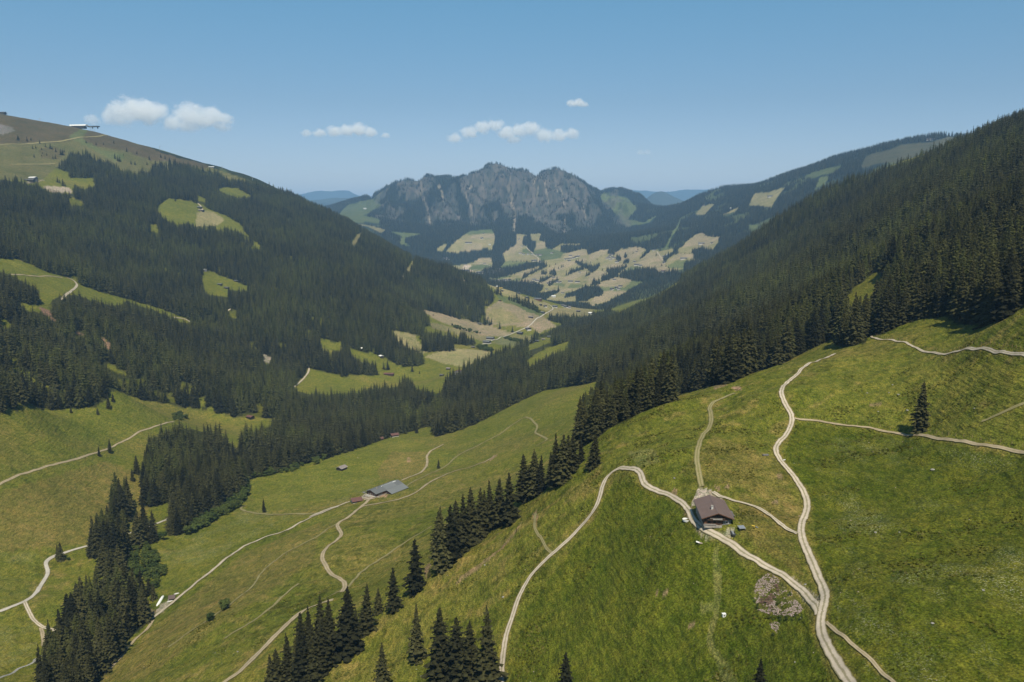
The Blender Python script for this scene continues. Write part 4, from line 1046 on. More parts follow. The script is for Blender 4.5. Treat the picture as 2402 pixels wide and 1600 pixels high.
NEAR, FARV = [], []
for i in range(8):
    cv, cf, tv, tf = spruce_mesh(11 + i, whorls=25 + i % 4 * 2, per=8 + i % 2, R=(.150, .180, .132, .195, .160, .145, .170, .150)[i], low=(.05, .06, .10, .04, .07, .16, .03, .09)[i], ragged=(.22, .3, .25, .28, .45, .3, .4, .5)[i], prof=(.8, .7, .9, .75, .62, .85, .95, .7)[i])
    NEAR.append((mesh_data("spruce_crown", cv, cf, M['needles']), mesh_data("spruce_trunk", tv, tf, M['bark'])))
for i in range(3):
    cv, cf, tv, tf = spruce_mesh(41 + i, whorls=11, per=7, R=(.180, .205, .165)[i], low=.04, detail=False, ragged=.35, prof=.66)
    FARV.append((mesh_data("distant_spruce_crown", cv, cf, M['needles']), mesh_data("distant_spruce_trunk", tv, tf, M['bark'])))

def leafy_mesh(seed, n=420, squash=.8):
    """a leafy crown one unit tall made of many small leaf clumps around several boughs"""
    r = random.Random(seed)
    boughs = [(r.uniform(-.22, .22), r.uniform(-.22, .22), r.uniform(.3, .78), r.uniform(.16, .27)) for _ in range(8)]
    cv, cf = [], []
    for k in range(n):
        bx, by, bz, br = r.choice(boughs)
        d = Vector((r.gauss(0, 1), r.gauss(0, 1), r.gauss(0, 1))).normalized() * br * r.uniform(.55, 1.05)
        c = Vector((bx, by, bz)) + Vector((d.x, d.y, d.z * squash))
        if c.z < .04:
            continue
        nrm = (d.normalized() + Vector((r.uniform(-.7, .7), r.uniform(-.7, .7), r.uniform(-.3, .9)))).normalized()
        a = nrm.orthogonal().normalized()
        b_ = nrm.cross(a)
        s = r.uniform(.035, .075)
        o = len(cv)
        t0 = r.uniform(0, 6.28)
        for q in range(4):
            t = t0 + q * 1.571
            p = c + (a * math.cos(t) + b_ * math.sin(t)) * s * r.uniform(.7, 1.3)
            cv.append(tuple(p))
        cf.append((o, o + 1, o + 2, o + 3))
    tb = MB().tube((0, 0, -.05), (0, 0, .5), .03, .018, 6)
    for bx, by, bz, br in boughs[:5]:
        tb.tube((0, 0, .3), (bx, by, bz), .014, .006, 5)
    return cv, cf, tb.v, tb.f
LEAFY = []
for i in range(3):
    cv, cf, tv, tf = leafy_mesh(71 + i)
    LEAFY.append((mesh_data("leafy_crown", cv, cf, M['leaves']), mesh_data("leafy_trunk", tv, tf, M['bark'])))

def scatter(dmin, dmax, spacing, azl=math.radians(37)):
    """jittered stand of points over the wedge the valley fills"""
    out = []
    d = dmin
    while d < dmax:
        k = max(2, int(2 * azl * d / spacing))
        a = np.linspace(-azl, azl, k) + rng.uniform(-.45, .45, k) * spacing / d
        dd = d + rng.uniform(-.45, .45, k) * spacing
        out.append(np.stack([a, dd], 1))
        d += spacing
    return np.concatenate(out)

def vis_ok(a, d, h, margin=.002):
    """whether the top of something h tall at (a, d) clears the land in front of it"""
    i = np.clip(np.searchsorted(AZ, a), 0, len(AZ) - 1)
    j = np.clip(((np.log(d) - LD[0]) / (LD[1] - LD[0])).astype(int), 0, NR - 1)
    x, y = d * np.sin(a), d * np.cos(a)
    z = terrain_z(x, y)
    return (z + h) / d > VIS[i, j] - margin, x, y, z

def in_wood(x, y, z, h, d, woods, clears):
    ok = np.ones(x.shape, bool)
    top = rng.uniform(.25, .95, x.shape)
    for fr in (0, .5, 1):
        px, py = project(x, y, z + h * fr * top)
        w = np.zeros(x.shape, bool)
        for poly, a, b in woods:
            w |= inside(px, py, poly) & (d >= a) & (d <= b)
        ok &= w
    top = np.maximum(top, .6)
    for fr in (0, .2, .4, .6, .8, 1):
        px, py = project(x, y, z + h * fr * top)
        for poly, a, b in clears:
            ok &= ~(inside(px, py, poly) & (d >= a) & (d <= b))
    return ok

TREES = []      # x, y, z, height, width factor, young, region
def stand(dmin, dmax, spacing, hmean, hvar, woods, clears, region):
    p = scatter(dmin, dmax, spacing)
    a, d = p[:, 0], p[:, 1]
    x, y = d * np.sin(a), d * np.cos(a)
    age = 1 + .16 * fbm(x / 120, y / 120, 3)
    h = hmean * age * rng.uniform(1 - hvar, 1 + hvar, len(a))
    ok, x, y, z = vis_ok(a, d, h)
    k = np.where(ok)[0]
    g = in_wood(x[k], y[k], z[k], h[k], d[k], woods, clears)
    k = k[g]
    yg = np.zeros(len(k))
    px, py = project(x[k], y[k], z[k] + h[k] * .5)
    for poly, da, db, amt in YOUNG:
        m = inside(px, py, poly) & (d[k] >= da) & (d[k] <= db)
        yg[m] = amt * rng.uniform(.3, 1.0, m.sum())
    dropm = (yg > .4) & (rng.random(len(k)) < .45)
    hh = h[k] * np.where(yg > .5, .36, np.where(yg > .3, .6, 1.0))
    gap = fbm(x[k] / 55 + 3, y[k] / 55, 3)
    dropm |= (gap > .42) & (rng.random(len(k)) < .75) & (d[k] > 460)
    yg = np.maximum(yg, np.clip(.17 + .5 * fbm(x[k] / 150, y[k] / 150 + 7, 4), 0, .5) * rng.uniform(0, 1.2, len(k)))
    hh = np.where(gap > .42, hh * .7, hh)
    keep = ~dropm
    k = k[keep]
    TREES.append(np.stack([x[k], y[k], z[k], hh[keep], rng.uniform(1.1, 1.6, len(k)), yg[keep], np.full(len(k), region)], 1))

stand(270, 900, 6.2, 25, .28, WOODS, CLEAR, 0)
stand(900, 1700, 7.2, 24, .28, WOODS, CLEAR, 1)
stand(1700, 3700, 8.2, 23, .28, WOODS, CLEAR, 1)
FARCLEAR = CLEAR
FW = [(np.array([(-400, -100), (2800, -100), (2800, 1000), (-400, 1000)], float), 3700, 9500)]
# far forest: everything that is not a field, thinned out on the rock faces
def far_stand():
    p = scatter(3700, 8600, 15)
    a, d = p[:, 0], p[:, 1]
    h = 25 * rng.uniform(.75, 1.25, len(a))
    ok, x, y, z = vis_ok(a, d, h, .001)
    k = np.where(ok)[0]
    g = in_wood(x[k], y[k], z[k], h[k], d[k], FW, CLEAR)
    px, py = project(x[k], y[k], z[k] + 6)
    g &= px > 760
    fw = np.zeros(len(k), bool)
    for poly in FARWOOD:
        fw |= inside(px, py, poly)
    rk = np.zeros(len(k), bool)
    for poly in ROCKY:
        rk |= inside(px, py, poly)
    for r, pl, w in SCREE:
        q = Z(r, pl)
        for i in range(len(q) - 1):
            e = q[i + 1] - q[i]
            t_ = np.clip(((px - q[i, 0]) * e[0] + (py - q[i, 1]) * e[1]) / (e @ e), 0, 1)
            rk |= (np.hypot(px - q[i, 0] - t_ * e[0], py - q[i, 1] - t_ * e[1]) < w * .6)
    nn = fbm(x[k] / 60, y[k] / 60, 3)
    g &= ~((fbm(x[k] / 120 + 30, y[k] / 420, 4) > .12) & (px > 880) & (px < 1480) & (py < 560) & (d[k] > 6300) & (rng.random(len(k)) < .8))
    g &= ~((fbm(x[k] / 230 + 5, y[k] / 230, 4) > .34) & (rng.random(len(k)) < .85) & ((px > 1480) | (px < 900)))
    g = (g & ~(rk & (nn < .28))) | fw
    g &= d[k] < 9300
    k = k[g]
    TREES.append(np.stack([x[k], y[k], z[k], h[k], rng.uniform(1.0, 1.5, len(k)), np.zeros(len(k)), np.full(len(k), 2)], 1))
far_stand()
# hedges and woods of the terraces stand nearer than 3700 too
def terrace_stand():
    p = scatter(3000, 3700, 13)
    a, d = p[:, 0], p[:, 1]
    h = 15 * rng.uniform(.7, 1.25, len(a))
    ok, x, y, z = vis_ok(a, d, h, .001)
    k = np.where(ok)[0]
    px, py = project(x[k], y[k], z[k] + 4)
    fw = np.zeros(len(k), bool)
    for poly in FARWOOD:
        fw |= inside(px, py, poly)
    k = k[fw | ((px > 1100) & in_wood(x[k], y[k], z[k], h[k], d[k], [(FW[0][0], 2900, 3800)], CLEAR))]
    TREES.append(np.stack([x[k], y[k], z[k], h[k], rng.uniform(1.0, 1.5, len(k)), np.zeros(len(k)), np.full(len(k), 2)], 1))
terrace_stand()
TREES = np.concatenate(TREES)
TREES[:, 2] -= .3

# single trees and rows, measured one by one: region, x, base y, top y
def measured(r, x, yb, yt, dmin=0, dmax=1e9):
    b = Z(r, [(x, yb)])[0]
    t = Z(r, [(x, yt)])[0]
    p = land(b[0], b[1], dmin, dmax)
    dist = np.linalg.norm(p)
    dep = math.asin(max(-.9, min(.9, -p[2] / dist)))
    fwd = p[1] * math.cos(PITCH) - p[2] * math.sin(PITCH)
    return p, (b[1] - t[1]) * fwd / F / max(.6, math.cos(dep))

ROW = [('F', [(985, 1292, 860), (960, 1190, 885), (1045, 1235, 845), (1095, 1185, 815), (1140, 1145, 765), (1195, 1112, 728), (1245, 1072, 728), (1285, 1045, 740), (1330, 1000, 668), (1378, 985, 655), (1462, 968, 622), (1560, 812, 492), (1592, 795, 560), (1632, 772, 458), (1672, 752, 490), (1745, 722, 470), (1772, 712, 345), (1812, 690, 348), (1862, 635, 352), (1892, 605, 352), (1950, 545, 358), (2040, 575, 335)])]
LOWROW = [('E', [(2215, 1400, 1000), (2277, 1392, 1018), (2140, 1412, 1060), (2090, 1475, 1105), (2170, 1505, 1180), (2232, 1488, 1150), (1990, 1560, 1250), (1912, 1605, 1345), (1872, 1625, 1380), (2100, 1595, 1190), (2050, 1570, 1280), (2160, 1600, 1280)]),
          ('P', [(905, 1405, 1310), (870, 1410, 1352), (842, 1452, 1345), (800, 1502, 1360), (820, 1470, 1400)])]
BOTTOM = [('P', [(880, 1592, 1485), (958, 1520, 1398), (1015, 1582, 1415), (1048, 1585, 1430), (1080, 1592, 1440), (1122, 1592, 1410)])]
SINGLES = [('P', 2115, 992, 876, "lone tall spruce with thin branches beside the dirt track on the right pasture"),
           ('P', 955, 1362, 1245, "single dense spruce standing alone just below the long spruce row"),
           ('P', 1008, 1077, 1055, "lone spruce by the grassy track above the grey roofed farm"),
           ('P', 607, 1178, 1145, "lone spruce in the flat meadow left of the red roofed shed"),
           ('P', 253, 1042, 1008, "bigger of the two spruces beside the hillside path on the left"),
           ('P', 228, 1049, 1025, "smaller of the two spruces beside the hillside path on the left"),
           ('P', 140, 1288, 1245, "slim spruce beside the grey valley road, tallest of its small clump"),
           ('P', 133, 1283, 1250, "thin sparse spruce at the left of the small clump by the valley road"),
           ('P', 958, 996, 974, "lone small spruce on the meadow near the stream woods"),
           ('P', 1300, 1612, 1508, "spruce top cut by the picture's lower edge, between the two gravel roads"),
           ('P', 1745, 1610, 1520, "small spruce top at the lower edge near the pale mown strip"),
           ('D', 750, 1115, 1000, "slim spruce standing in front of the left forest edge"),
           ('D', 490, 1145, 1090, "small spruce in the pasture below the young light green wood"),
           ('D', 675, 1155, 1095, "spruce at the lower corner of the left forest edge"),
           ('D', 780, 1065, 1005, "spruce at the tip of the upper left pasture"),
           ('F', 905, 1335, 1268, "little spruce at the foot of the long spruce row"),
           ('E', 945, 130, 0, "tall spruce at the upper left end of the streamside wood"),
           ('E', 915, 180, 95, "shorter spruce left of the streamside wood"),
           ('L', 735, 860, 735, "twin topped spruce on the tan valley field"),
           ('L', 1280, 945, 855, "slim spruce beside the farmhouse in the valley"),
           ('C', 1800, 1590, 1500, None)]
SINGLES = [s for s in SINGLES if s[4]]

def make_tree(kind, p, h, w, rz, label, group, cat="tree", name="spruce"):
    crown_me, trunk_me = kind
    root = empty(name, p, rz, 1.0)
    if name == 'spruce':
        root.rotation_euler = (random.gauss(0, .018), random.gauss(0, .018), rz)
    root.scale = (h * w, h * w, h)
    c = bpy.data.objects.new("crown", crown_me); COL.objects.link(c); c.parent = root
    t = bpy.data.objects.new("trunk", trunk_me); COL.objects.link(t); t.parent = root
    tag(root, label, cat, group)
    return root, c

n_ind = 0
SRC = {}
for i, (r, x, yb, yt, lab) in enumerate(SINGLES):
    p, h = measured(r, x, yb, yt)
    if r == 'P' and x in (1300, 1745): h = min(h, 22)
    kind = NEAR[(i * 3 + 1) % 8] if np.hypot(p[0], p[1]) < 1300 else FARV[i % 3]
    root, c = make_tree(kind, p - np.array((0, 0, .2)), h, 1.3 if x != 2115 else 1.2, i * 1.7, lab, None)
    SRC.setdefault(c.data.name, c)
    n_ind += 1
CLUMPS = [('E', [(740, 440, 345), (765, 445, 320), (800, 445, 275), (850, 445, 205), (890, 405, 250), (915, 385, 290), (930, 605, 425), (962, 645, 392), (1002, 615, 430), (1052, 605, 452), (1078, 592, 482), (1192, 548, 402), (1232, 548, 352), (1272, 535, 320), (1322, 485, 342), (640, 702, 500), (672, 702, 472), (702, 692, 462), (732, 722, 442), (762, 782, 472), (802, 788, 452), (832, 745, 442), (862, 702, 462), (620, 702, 600), (850, 792, 650), (772, 702, 432), (1062, 1000, 880), (1030, 960, 850), (720, 770, 640), (735, 790, 690)])]
for grp, lst, lab in (("spruces standing apart along the stream", CLUMPS, "dark spruce in the small clumps along the valley road and stream at the lower left"),
                      ("spruces of the long row", ROW, "tall dark spruce in the long row running down the slope above the gully"),
                      ("spruces at the lower end of the row", LOWROW, "dark spruce in the broken clump below the long row, by the earth track"),
                      ("spruces at the lower edge", BOTTOM, "dark spruce in the small clump left of the gravel road at the lower edge")):
    for r, q in lst:
        for x, yb, yt in q:
            p, h = measured(r, x, yb, yt)
            root, c = make_tree(NEAR[(n_ind * 5) % 8], p - np.array((0, 0, .4)), h, random.uniform(1.25, 1.5), random.uniform(0, 6.28), lab, grp)
            SRC.setdefault(c.data.name, c)
            n_ind += 1

# of the scattered trees the 300 or so that show largest become things of their own
dist = np.linalg.norm(TREES[:, :3], axis=1)
order = np.argsort(dist)
order = order[dist[order] < 1500]
S = 1024 / 2402
occ = np.zeros((682, 1024), bool)
qx, qb = project(TREES[order, 0], TREES[order, 1], TREES[order, 2])
_, qt = project(TREES[order, 0], TREES[order, 1], TREES[order, 2] + TREES[order, 3])
shown = np.zeros(len(order))
for n_, (x, b, t, hh, wf, dd) in enumerate(zip(qx * S, qb * S, qt * S, TREES[order, 3], TREES[order, 4], dist[order])):
    H = b - t
    if b < 0 or t > 682 or x < -20 or x > 1044:
        continue
    cnt = 0
    for yy in range(max(0, int(t)), min(682, int(b) + 1)):
        hw = .16 * wf * H * (yy - t) / max(H, 1)
        x0_, x1_ = int(max(0, x - hw)), int(min(1024, x + hw + 1))
        if x1_ > x0_:
            row = occ[yy, x0_:x1_]
            cnt += (~row).sum()
            row[:] = True
    shown[n_] = cnt
top = order[np.argsort(-shown)[:296 - n_ind]]
REGION = [("spruces of the right hand forest edge", "tall dark spruce at the edge of the dense forest on the right mountainside"),
          ("spruces of the copse at the lower left", "dark spruce in the dense copse along the farm road at the lower left"),
          ("spruces along the stream", "dark spruce in the streamside wood below the left pastures"),
          ("spruces of the left forest edge", "dark spruce at the edge of the forest on the left mountainside")]
gx_, gy_ = project(TREES[:, 0], TREES[:, 1], TREES[:, 2])
for k in top:
    x, y, z, h, w, yg, _ = TREES[k]
    gi = 0 if gx_[k] > 1010 else (1 if gy_[k] > 1330 else (2 if gx_[k] > 200 and gy_[k] > 1000 else 3))
    root, c = make_tree(NEAR[int(k) % 8], (x, y, z), h, w, float(k) * .7, REGION[gi][1], REGION[gi][0])
    SRC.setdefault(c.data.name, c)
rest = np.setdiff1d(np.arange(len(TREES)), top)
REST = TREES[rest]

# sparse trees high on the left mountain and in the valley fields
EXTRA = []
for r, lst in (('M', [(325, 620, 515), (345, 600, 540), (500, 640, 545), (570, 620, 560), (730, 680, 610), (600, 775, 705), (660, 770, 705), (840, 745, 670), (925, 775, 670), (960, 785, 720), (1025, 835, 745), (1120, 890, 760), (1150, 890, 770), (1180, 835, 765), (765, 795, 745), (785, 870, 825), (765, 915, 870), (860, 900, 845), (630, 935, 860), (975, 965, 890), (1020, 960, 870), (1585, 670, 605), (1770, 710, 645), (1905, 705, 660), (2095, 680, 610), (2115, 960, 855), (2170, 1000, 895), (2205, 1015, 900), (2330, 790, 740), (2270, 900, 860), (1320, 930, 830), (1365, 960, 850), (1420, 980, 860), (1490, 1000, 870), (1060, 1395, 1280), (1100, 1410, 1330), (1160, 1460, 1310), (1200, 1470, 1390)]),
               ('A', [(875, 460, 430), (945, 475, 450), (1030, 515, 480), (905, 545, 515), (932, 550, 520), (1110, 500, 470), (1140, 510, 480), (1170, 530, 490), (1210, 540, 505), (1015, 550, 525), (1240, 555, 525), (1680, 640, 628), (1720, 652, 638), (1210, 800, 770)]),
               ('L', [(610, 300, 205), (690, 335, 245), (660, 315, 245), (745, 345, 265), (870, 405, 355), (1235, 470, 410), (1430, 520, 480), (930, 910, 810), (1240, 655, 630), (555, 700, 655)]),
               ('B', [(590, 1520, 1465), (618, 1520, 1450), (785, 1535, 1480), (375, 1465, 1435), (835, 1550, 1525), (930, 1150, 1130), (965, 1380, 1290)]),
               ('K', [(760, 305, 265), (685, 360, 320), (435, 450, 380), (560, 500, 455), (610, 500, 445), (1040, 395, 335), (1125, 550, 500), (1190, 560, 520), (1230, 580, 540), (215, 620, 570), (195, 400, 375), (135, 455, 420), (90, 545, 505), (1890, 205, 180), (1420, 360, 330), (1480, 365, 330), (1550, 365, 340)]),
               ('J', [(1065, 490, 455), (1120, 490, 450), (1190, 485, 450), (1235, 485, 450), (1280, 485, 450), (1630, 560, 515), (1720, 530, 490), (1765, 595, 545), (1810, 570, 520), (1835, 560, 515), (1020, 720, 680), (1095, 680, 650), (2130, 480, 430), (2255, 500, 470), (2310, 545, 505), (435, 620, 595)])):
    for x, yb, yt in lst:
        p, h = measured(r, x, yb, yt)
        EXTRA.append((p[0], p[1], p[2] - .3, min(h, 32), 1.7, 0, 3))
EXTRA = np.array(EXTRA)
REST = np.concatenate([REST, EXTRA])

# ------------------------------------------------------------------ masses: one mesh of points, copies drawn on it
def instancer(name, P, S3, rot, variant, young, sources):
    me = bpy.data.meshes.new(name)
    me.vertices.add(len(P)); me.vertices.foreach_set("co", np.asarray(P, np.float32).ravel())
    me.update()
    a = me.attributes.new("scl", 'FLOAT_VECTOR', 'POINT'); a.data.foreach_set("vector", np.asarray(S3, np.float32).ravel())
    rv = np.zeros((len(P), 3), np.float32)
    rv[:, 2] = rot
    if name == 'spruce_forest':
        rv[:, :2] = rng.normal(0, .025, (len(P), 2))
    a = me.attributes.new("rot", 'FLOAT_VECTOR', 'POINT'); a.data.foreach_set("vector", rv.ravel())
    a = me.attributes.new("variant", 'INT', 'POINT'); a.data.foreach_set("value", np.asarray(variant, np.int32))
    a = me.attributes.new("young", 'FLOAT', 'POINT'); a.data.foreach_set("value", np.asarray(young, np.float32))
    o = bpy.data.objects.new(name, me)
    COL.objects.link(o)
    gt = bpy.data.node_groups.new(name, 'GeometryNodeTree')
    gt.interface.new_socket("Geometry", in_out='INPUT', socket_type='NodeSocketGeometry')
    gt.interface.new_socket("Geometry", in_out='OUTPUT', socket_type='NodeSocketGeometry')
    N, L = gt.nodes, gt.links
    gi, go = N.new("NodeGroupInput"), N.new("NodeGroupOutput")
    jn = N.new("GeometryNodeJoinGeometry")
    def attr(nm, ty):
        n = N.new("GeometryNodeInputNamedAttribute"); n.data_type = ty; n.inputs[0].default_value = nm
        return n.outputs[0]
    sc, ro, va = attr("scl", 'FLOAT_VECTOR'), attr("rot", 'FLOAT_VECTOR'), attr("variant", 'INT')
    er = N.new("FunctionNodeEulerToRotation")
    L.new(ro, er.inputs[0])
    for k, src in enumerate(sources):
        cp = N.new("FunctionNodeCompare"); cp.data_type = 'INT'; cp.operation = 'EQUAL'
        L.new(va, cp.inputs[2]); cp.inputs[3].default_value = k
        oi = N.new("GeometryNodeObjectInfo"); oi.transform_space = 'ORIGINAL'
        oi.inputs["Object"].default_value = src
        oi.inputs["As Instance"].default_value = True
        ip = N.new("GeometryNodeInstanceOnPoints")
        L.new(gi.outputs[0], ip.inputs["Points"]); L.new(cp.outputs[0], ip.inputs["Selection"])
        L.new(oi.outputs["Geometry"], ip.inputs["Instance"]); L.new(er.outputs[0], ip.inputs["Rotation"]); L.new(sc, ip.inputs["Scale"])
        L.new(ip.outputs[0], jn.inputs[0])
    L.new(jn.outputs[0], go.inputs[0])
    mod = o.modifiers.new("copies", 'NODES')
    mod.node_group = gt
    return o

srcs = [SRC[m.name] for m, _ in NEAR] + [SRC[m.name] for m, _ in FARV if m.name in SRC]
nf = len(srcs) - 8
rd = np.linalg.norm(REST[:, :3], axis=1)
var = np.where(rd < 900, rng.integers(0, 8, len(REST)), 8 + rng.integers(0, nf, len(REST)))
forest = instancer("spruce_forest", REST[:, :3], np.stack([REST[:, 3] * REST[:, 4], REST[:, 3] * REST[:, 4], REST[:, 3]], 1), rng.uniform(0, 6.28, len(REST)), var, REST[:, 5], srcs)
tag(forest, "dense dark spruce forest covering the slopes on both sides of the valley", "forest", kind="stuff")
print("trees", len(TREES), "rest", len(REST), "far kinds", nf, "individual", n_ind + len(top))
# @@END_TREES
# ------------------------------------------------------------------ haze
zlo, zhi = float(H2.min()) - 1.0, float(H2.max()) + 45
hb = MB().box((0, 0, (zlo + zhi) / 2), (62000, 62000, zhi - zlo))
m, N, L, B = mat("summer_haze")
N.remove(B)
pv = N.new("ShaderNodeVolumePrincipled")
pv.inputs["Color"].default_value = (.35, .635, 1.0, 1)
pv.inputs["Density"].default_value = 5.3e-5
pv.inputs["Anisotropy"].default_value = 0.0
L.new(pv.outputs[0], N["Material Output"].inputs["Volume"])
haze = hb.build("haze", m)
tag(haze, kind="stuff", label="thin blue summer haze filling the valley")
# ------------------------------------------------------------------ shrubs, coarse grass, stones
BUSH = [('E', [(890, 650), (1030, 620), (1100, 720), (1130, 800), (1110, 880), (1070, 920), (1010, 860), (960, 840), (900, 830)], 4.0, 5.5), ('E', [(1340, 430), (1440, 300), (1600, 200), (1700, 180), (1710, 250), (1660, 340), (1500, 430), (1350, 510), (1280, 545)], 4.5, 8), ('E', [(1090, 570), (1130, 510), (1170, 555)], 4, 7), ('E', [(700, 780), (740, 720), (760, 780)], 4, 5),
        ('E', [(1600, 190), (1680, 130), (2000, 80), (2200, 0), (2220, 10), (2000, 110), (1780, 145)], 5, 6), ('D', [(2190, 1460), (2353, 1380), (2353, 1410), (2150, 1500)], 5, 6), ('F', [(0, 545), (0, 500), (240, 430), (440, 390), (460, 410), (260, 465), (100, 515)], 5, 6),
        ('D', [(1200, 1185), (1205, 1145), (1245, 1130), (1285, 1160), (1280, 1185)], 4, 6), ('L', [(0, 830), (0, 795), (120, 820), (200, 850), (300, 880), (300, 905), (180, 880)], 6, 7), ('L', [(330, 910), (350, 890), (440, 915), (440, 935)], 6, 6), ('L', [(815, 1005), (830, 975), (960, 1015), (1115, 1045), (1120, 1070), (960, 1045)], 6, 6), ('L', [(380, 1150), (400, 1115), (560, 1130), (640, 1180), (600, 1200)], 6, 8),
        ('L', [(1150, 490), (1170, 460), (1350, 570), (1340, 610), (1240, 555)], 7, 9), ('L', [(1310, 960), (1330, 930), (1380, 950), (1360, 975)], 6, 8), ('K', [(110, 1150), (120, 1120), (170, 1140), (160, 1200)], 7, 9), ('E', [(1435, 1140), (1440, 1100), (1470, 1105), (1465, 1135)], 3, 4.5), ('E', [(1538, 1065), (1545, 1020), (1562, 1040), (1555, 1065)], 3, 5), ('E', [(395, 725), (400, 680), (480, 690), (475, 725)], 3.5, 4), ('H', [(895, 935), (930, 920), (975, 990), (940, 1005), (900, 980)], 1.3, 1.2), ('H', [(1010, 742), (1058, 735), (1072, 775), (1020, 792)], 1.2, 1.0), ('H', [(1000, 812), (1058, 800), (1064, 835), (1012, 850)], 1.2, 1.0), ('H', [(862, 800), (885, 770), (890, 850), (872, 850)], 1.2, .8), ('H', [(930, 890), (1050, 890), (1130, 860), (1120, 910), (980, 920)], 1.3, .9)]
BP = []
for r, q, sp, hh in BUSH:
    poly = Z(r, q)
    c = land(*poly.mean(0))
    d0 = np.hypot(c[0], c[1])
    pa, _ = ray(poly[:, 0], poly[:, 1])
    dist_ = [np.hypot(*land(u, v)[:2]) for u, v in poly]
    d1, d2 = max(100, np.percentile(dist_, 10) * .93), np.percentile(dist_, 90) * 1.07
    d = d1
    while d < d2:
        k = max(2, int((pa.max() - pa.min()) * d / sp))
        a = np.linspace(pa.min(), pa.max(), k) + rng.uniform(-.4, .4, k) * sp / d
        dd = d + rng.uniform(-.4, .4, k) * sp
        x, y = dd * np.sin(a), dd * np.cos(a)
        z = terrain_z(x, y)
        px, py = project(x, y, z + hh * .3)
        g = inside(px, py, poly)
        for xx, yy, zz in zip(x[g], y[g], z[g]):
            BP.append((xx, yy, zz - .1, hh * rng.uniform(.6, 1.3), rng.uniform(1.0, 1.7)))
        d += sp
BP = np.array(BP)
shrub_objs = []
for i, (r, x, yb, yt, lab) in enumerate([('E', 1450, 1135, 1092, "round dark shrub beside the faint track, the nearer of two"), ('E', 1549, 1062, 1018, "upright shrub beside the faint track, the farther of two"), ('E', 1130, 590, 512, "rounded green bush at the edge of the streamside meadow")]):
    p, h = measured(r, x, yb, yt)
    root, c = make_tree(LEAFY[i], p, max(h, 2.5), 1.1, i, lab, None, "shrub", "shrub")
    shrub_objs.append(c)
bush = instancer("shrubbery", BP[:, :3], np.stack([BP[:, 3] * BP[:, 4], BP[:, 3] * BP[:, 4], BP[:, 3]], 1), rng.uniform(0, 6.28, len(BP)), rng.integers(0, 3, len(BP)), rng.uniform(0, .5, len(BP)), shrub_objs)
tag(bush, "leafy green shrubs along the stream and the field hedges", "shrubs", kind="stuff")

# coarse grass clumps, drawn on points; a first few blades are modelled as one clump mesh
def grass_material():
    m, N, L, B = mat("coarse_grass")
    oi = N.new("ShaderNodeObjectInfo")
    r = ramp(N, L, oi.outputs["Random"], [(0, (.030, .038, .005)), (.5, (.055, .060, .007)), (.8, (.11, .10, .016)), (1, (.20, .18, .06))])
    L.new(r.outputs[0], B.inputs["Base Color"])
    B.inputs["Roughness"].default_value = 1.0
    B.inputs["Specular IOR Level"].default_value = .05
    return m
M['grass'] = grass_material()
def clump(seed, n=16):
    r = random.Random(seed)
    v, f = [], []
    for k in range(n):
        a, d = r.uniform(0, 6.28), r.uniform(0, .45)
        bx, by = d * math.cos(a), d * math.sin(a)
        t = r.uniform(0, 6.28)
        w, h, le = r.uniform(.10, .2), r.uniform(.4, 1.0), r.uniform(.1, .45)
        o = len(v)
        v += [(bx - w * math.cos(t), by - w * math.sin(t), -.1), (bx + w * math.cos(t), by + w * math.sin(t), -.1), (bx + le * math.cos(a), by + le * math.sin(a), h)]
        f.append((o, o + 1, o + 2))
    return v, f

p = scatter(125, 430, 1.35, math.radians(34.5))
a, d = p[:, 0], p[:, 1]
x, y = d * np.sin(a), d * np.cos(a)
ii = np.clip(np.searchsorted(AZ, a), 0, nA - 1)
jj = np.clip(((np.log(d) - LD[0]) / (LD[1] - LD[0])).astype(int), 0, NR - 1)
px, py = project(x, y, terrain_z(x, y))
patch = fbm(x / 14, y / 14, 3) + .5 * fbm(x / 60 + 9, y / 60, 2)
ok = (wear[ii, jj] < .1) & (px > -40) & (px < 2450) & (py < 1680) & (T[ii, jj] >= VIS[ii, jj] - .01)
for r, q in (('N', [(480, 180), (1000, 180), (1350, 880), (1350, 1150), (700, 1180), (450, 900)]),):
    ok &= ~inside(px, py, Z(r, q))
ok &= (rng.random(len(a)) < sstep(-.5, .8, patch) * .95)
k = np.where(ok)[0]
hg = (.16 + .34 * sstep(-.1, .9, patch[k])) * rng.uniform(.6, 1.5, len(k))
first = np.argsort(d[k])[:3]
gsrc = []
for i in range(3):
    v, f = clump(200 + i)
    q = k[first[i]]
    g_ = bpy.data.objects.new("grass_tuft", mesh_data("grass_tuft", v, f, M['grass']))
    COL.objects.link(g_)
    g_.location = (x[q], y[q], float(terrain_z(x[q], y[q])))
    g_.scale = (hg[first[i]] * 1.5,) * 2 + (hg[first[i]],)
    tag(g_, kind="stuff")
    gsrc.append(g_)
kk = np.delete(k, first)
hk = np.delete(hg, first)
grass = instancer("grass", np.stack([x[kk], y[kk], terrain_z(x[kk], y[kk])], 1), np.stack([hk * 1.7, hk * 1.7, hk], 1), rng.uniform(0, 6.28, len(kk)), rng.integers(0, 3, len(kk)), np.zeros(len(kk)), gsrc)
tag(grass, "coarse grass and weeds of the near pastures", "grass", kind="stuff")

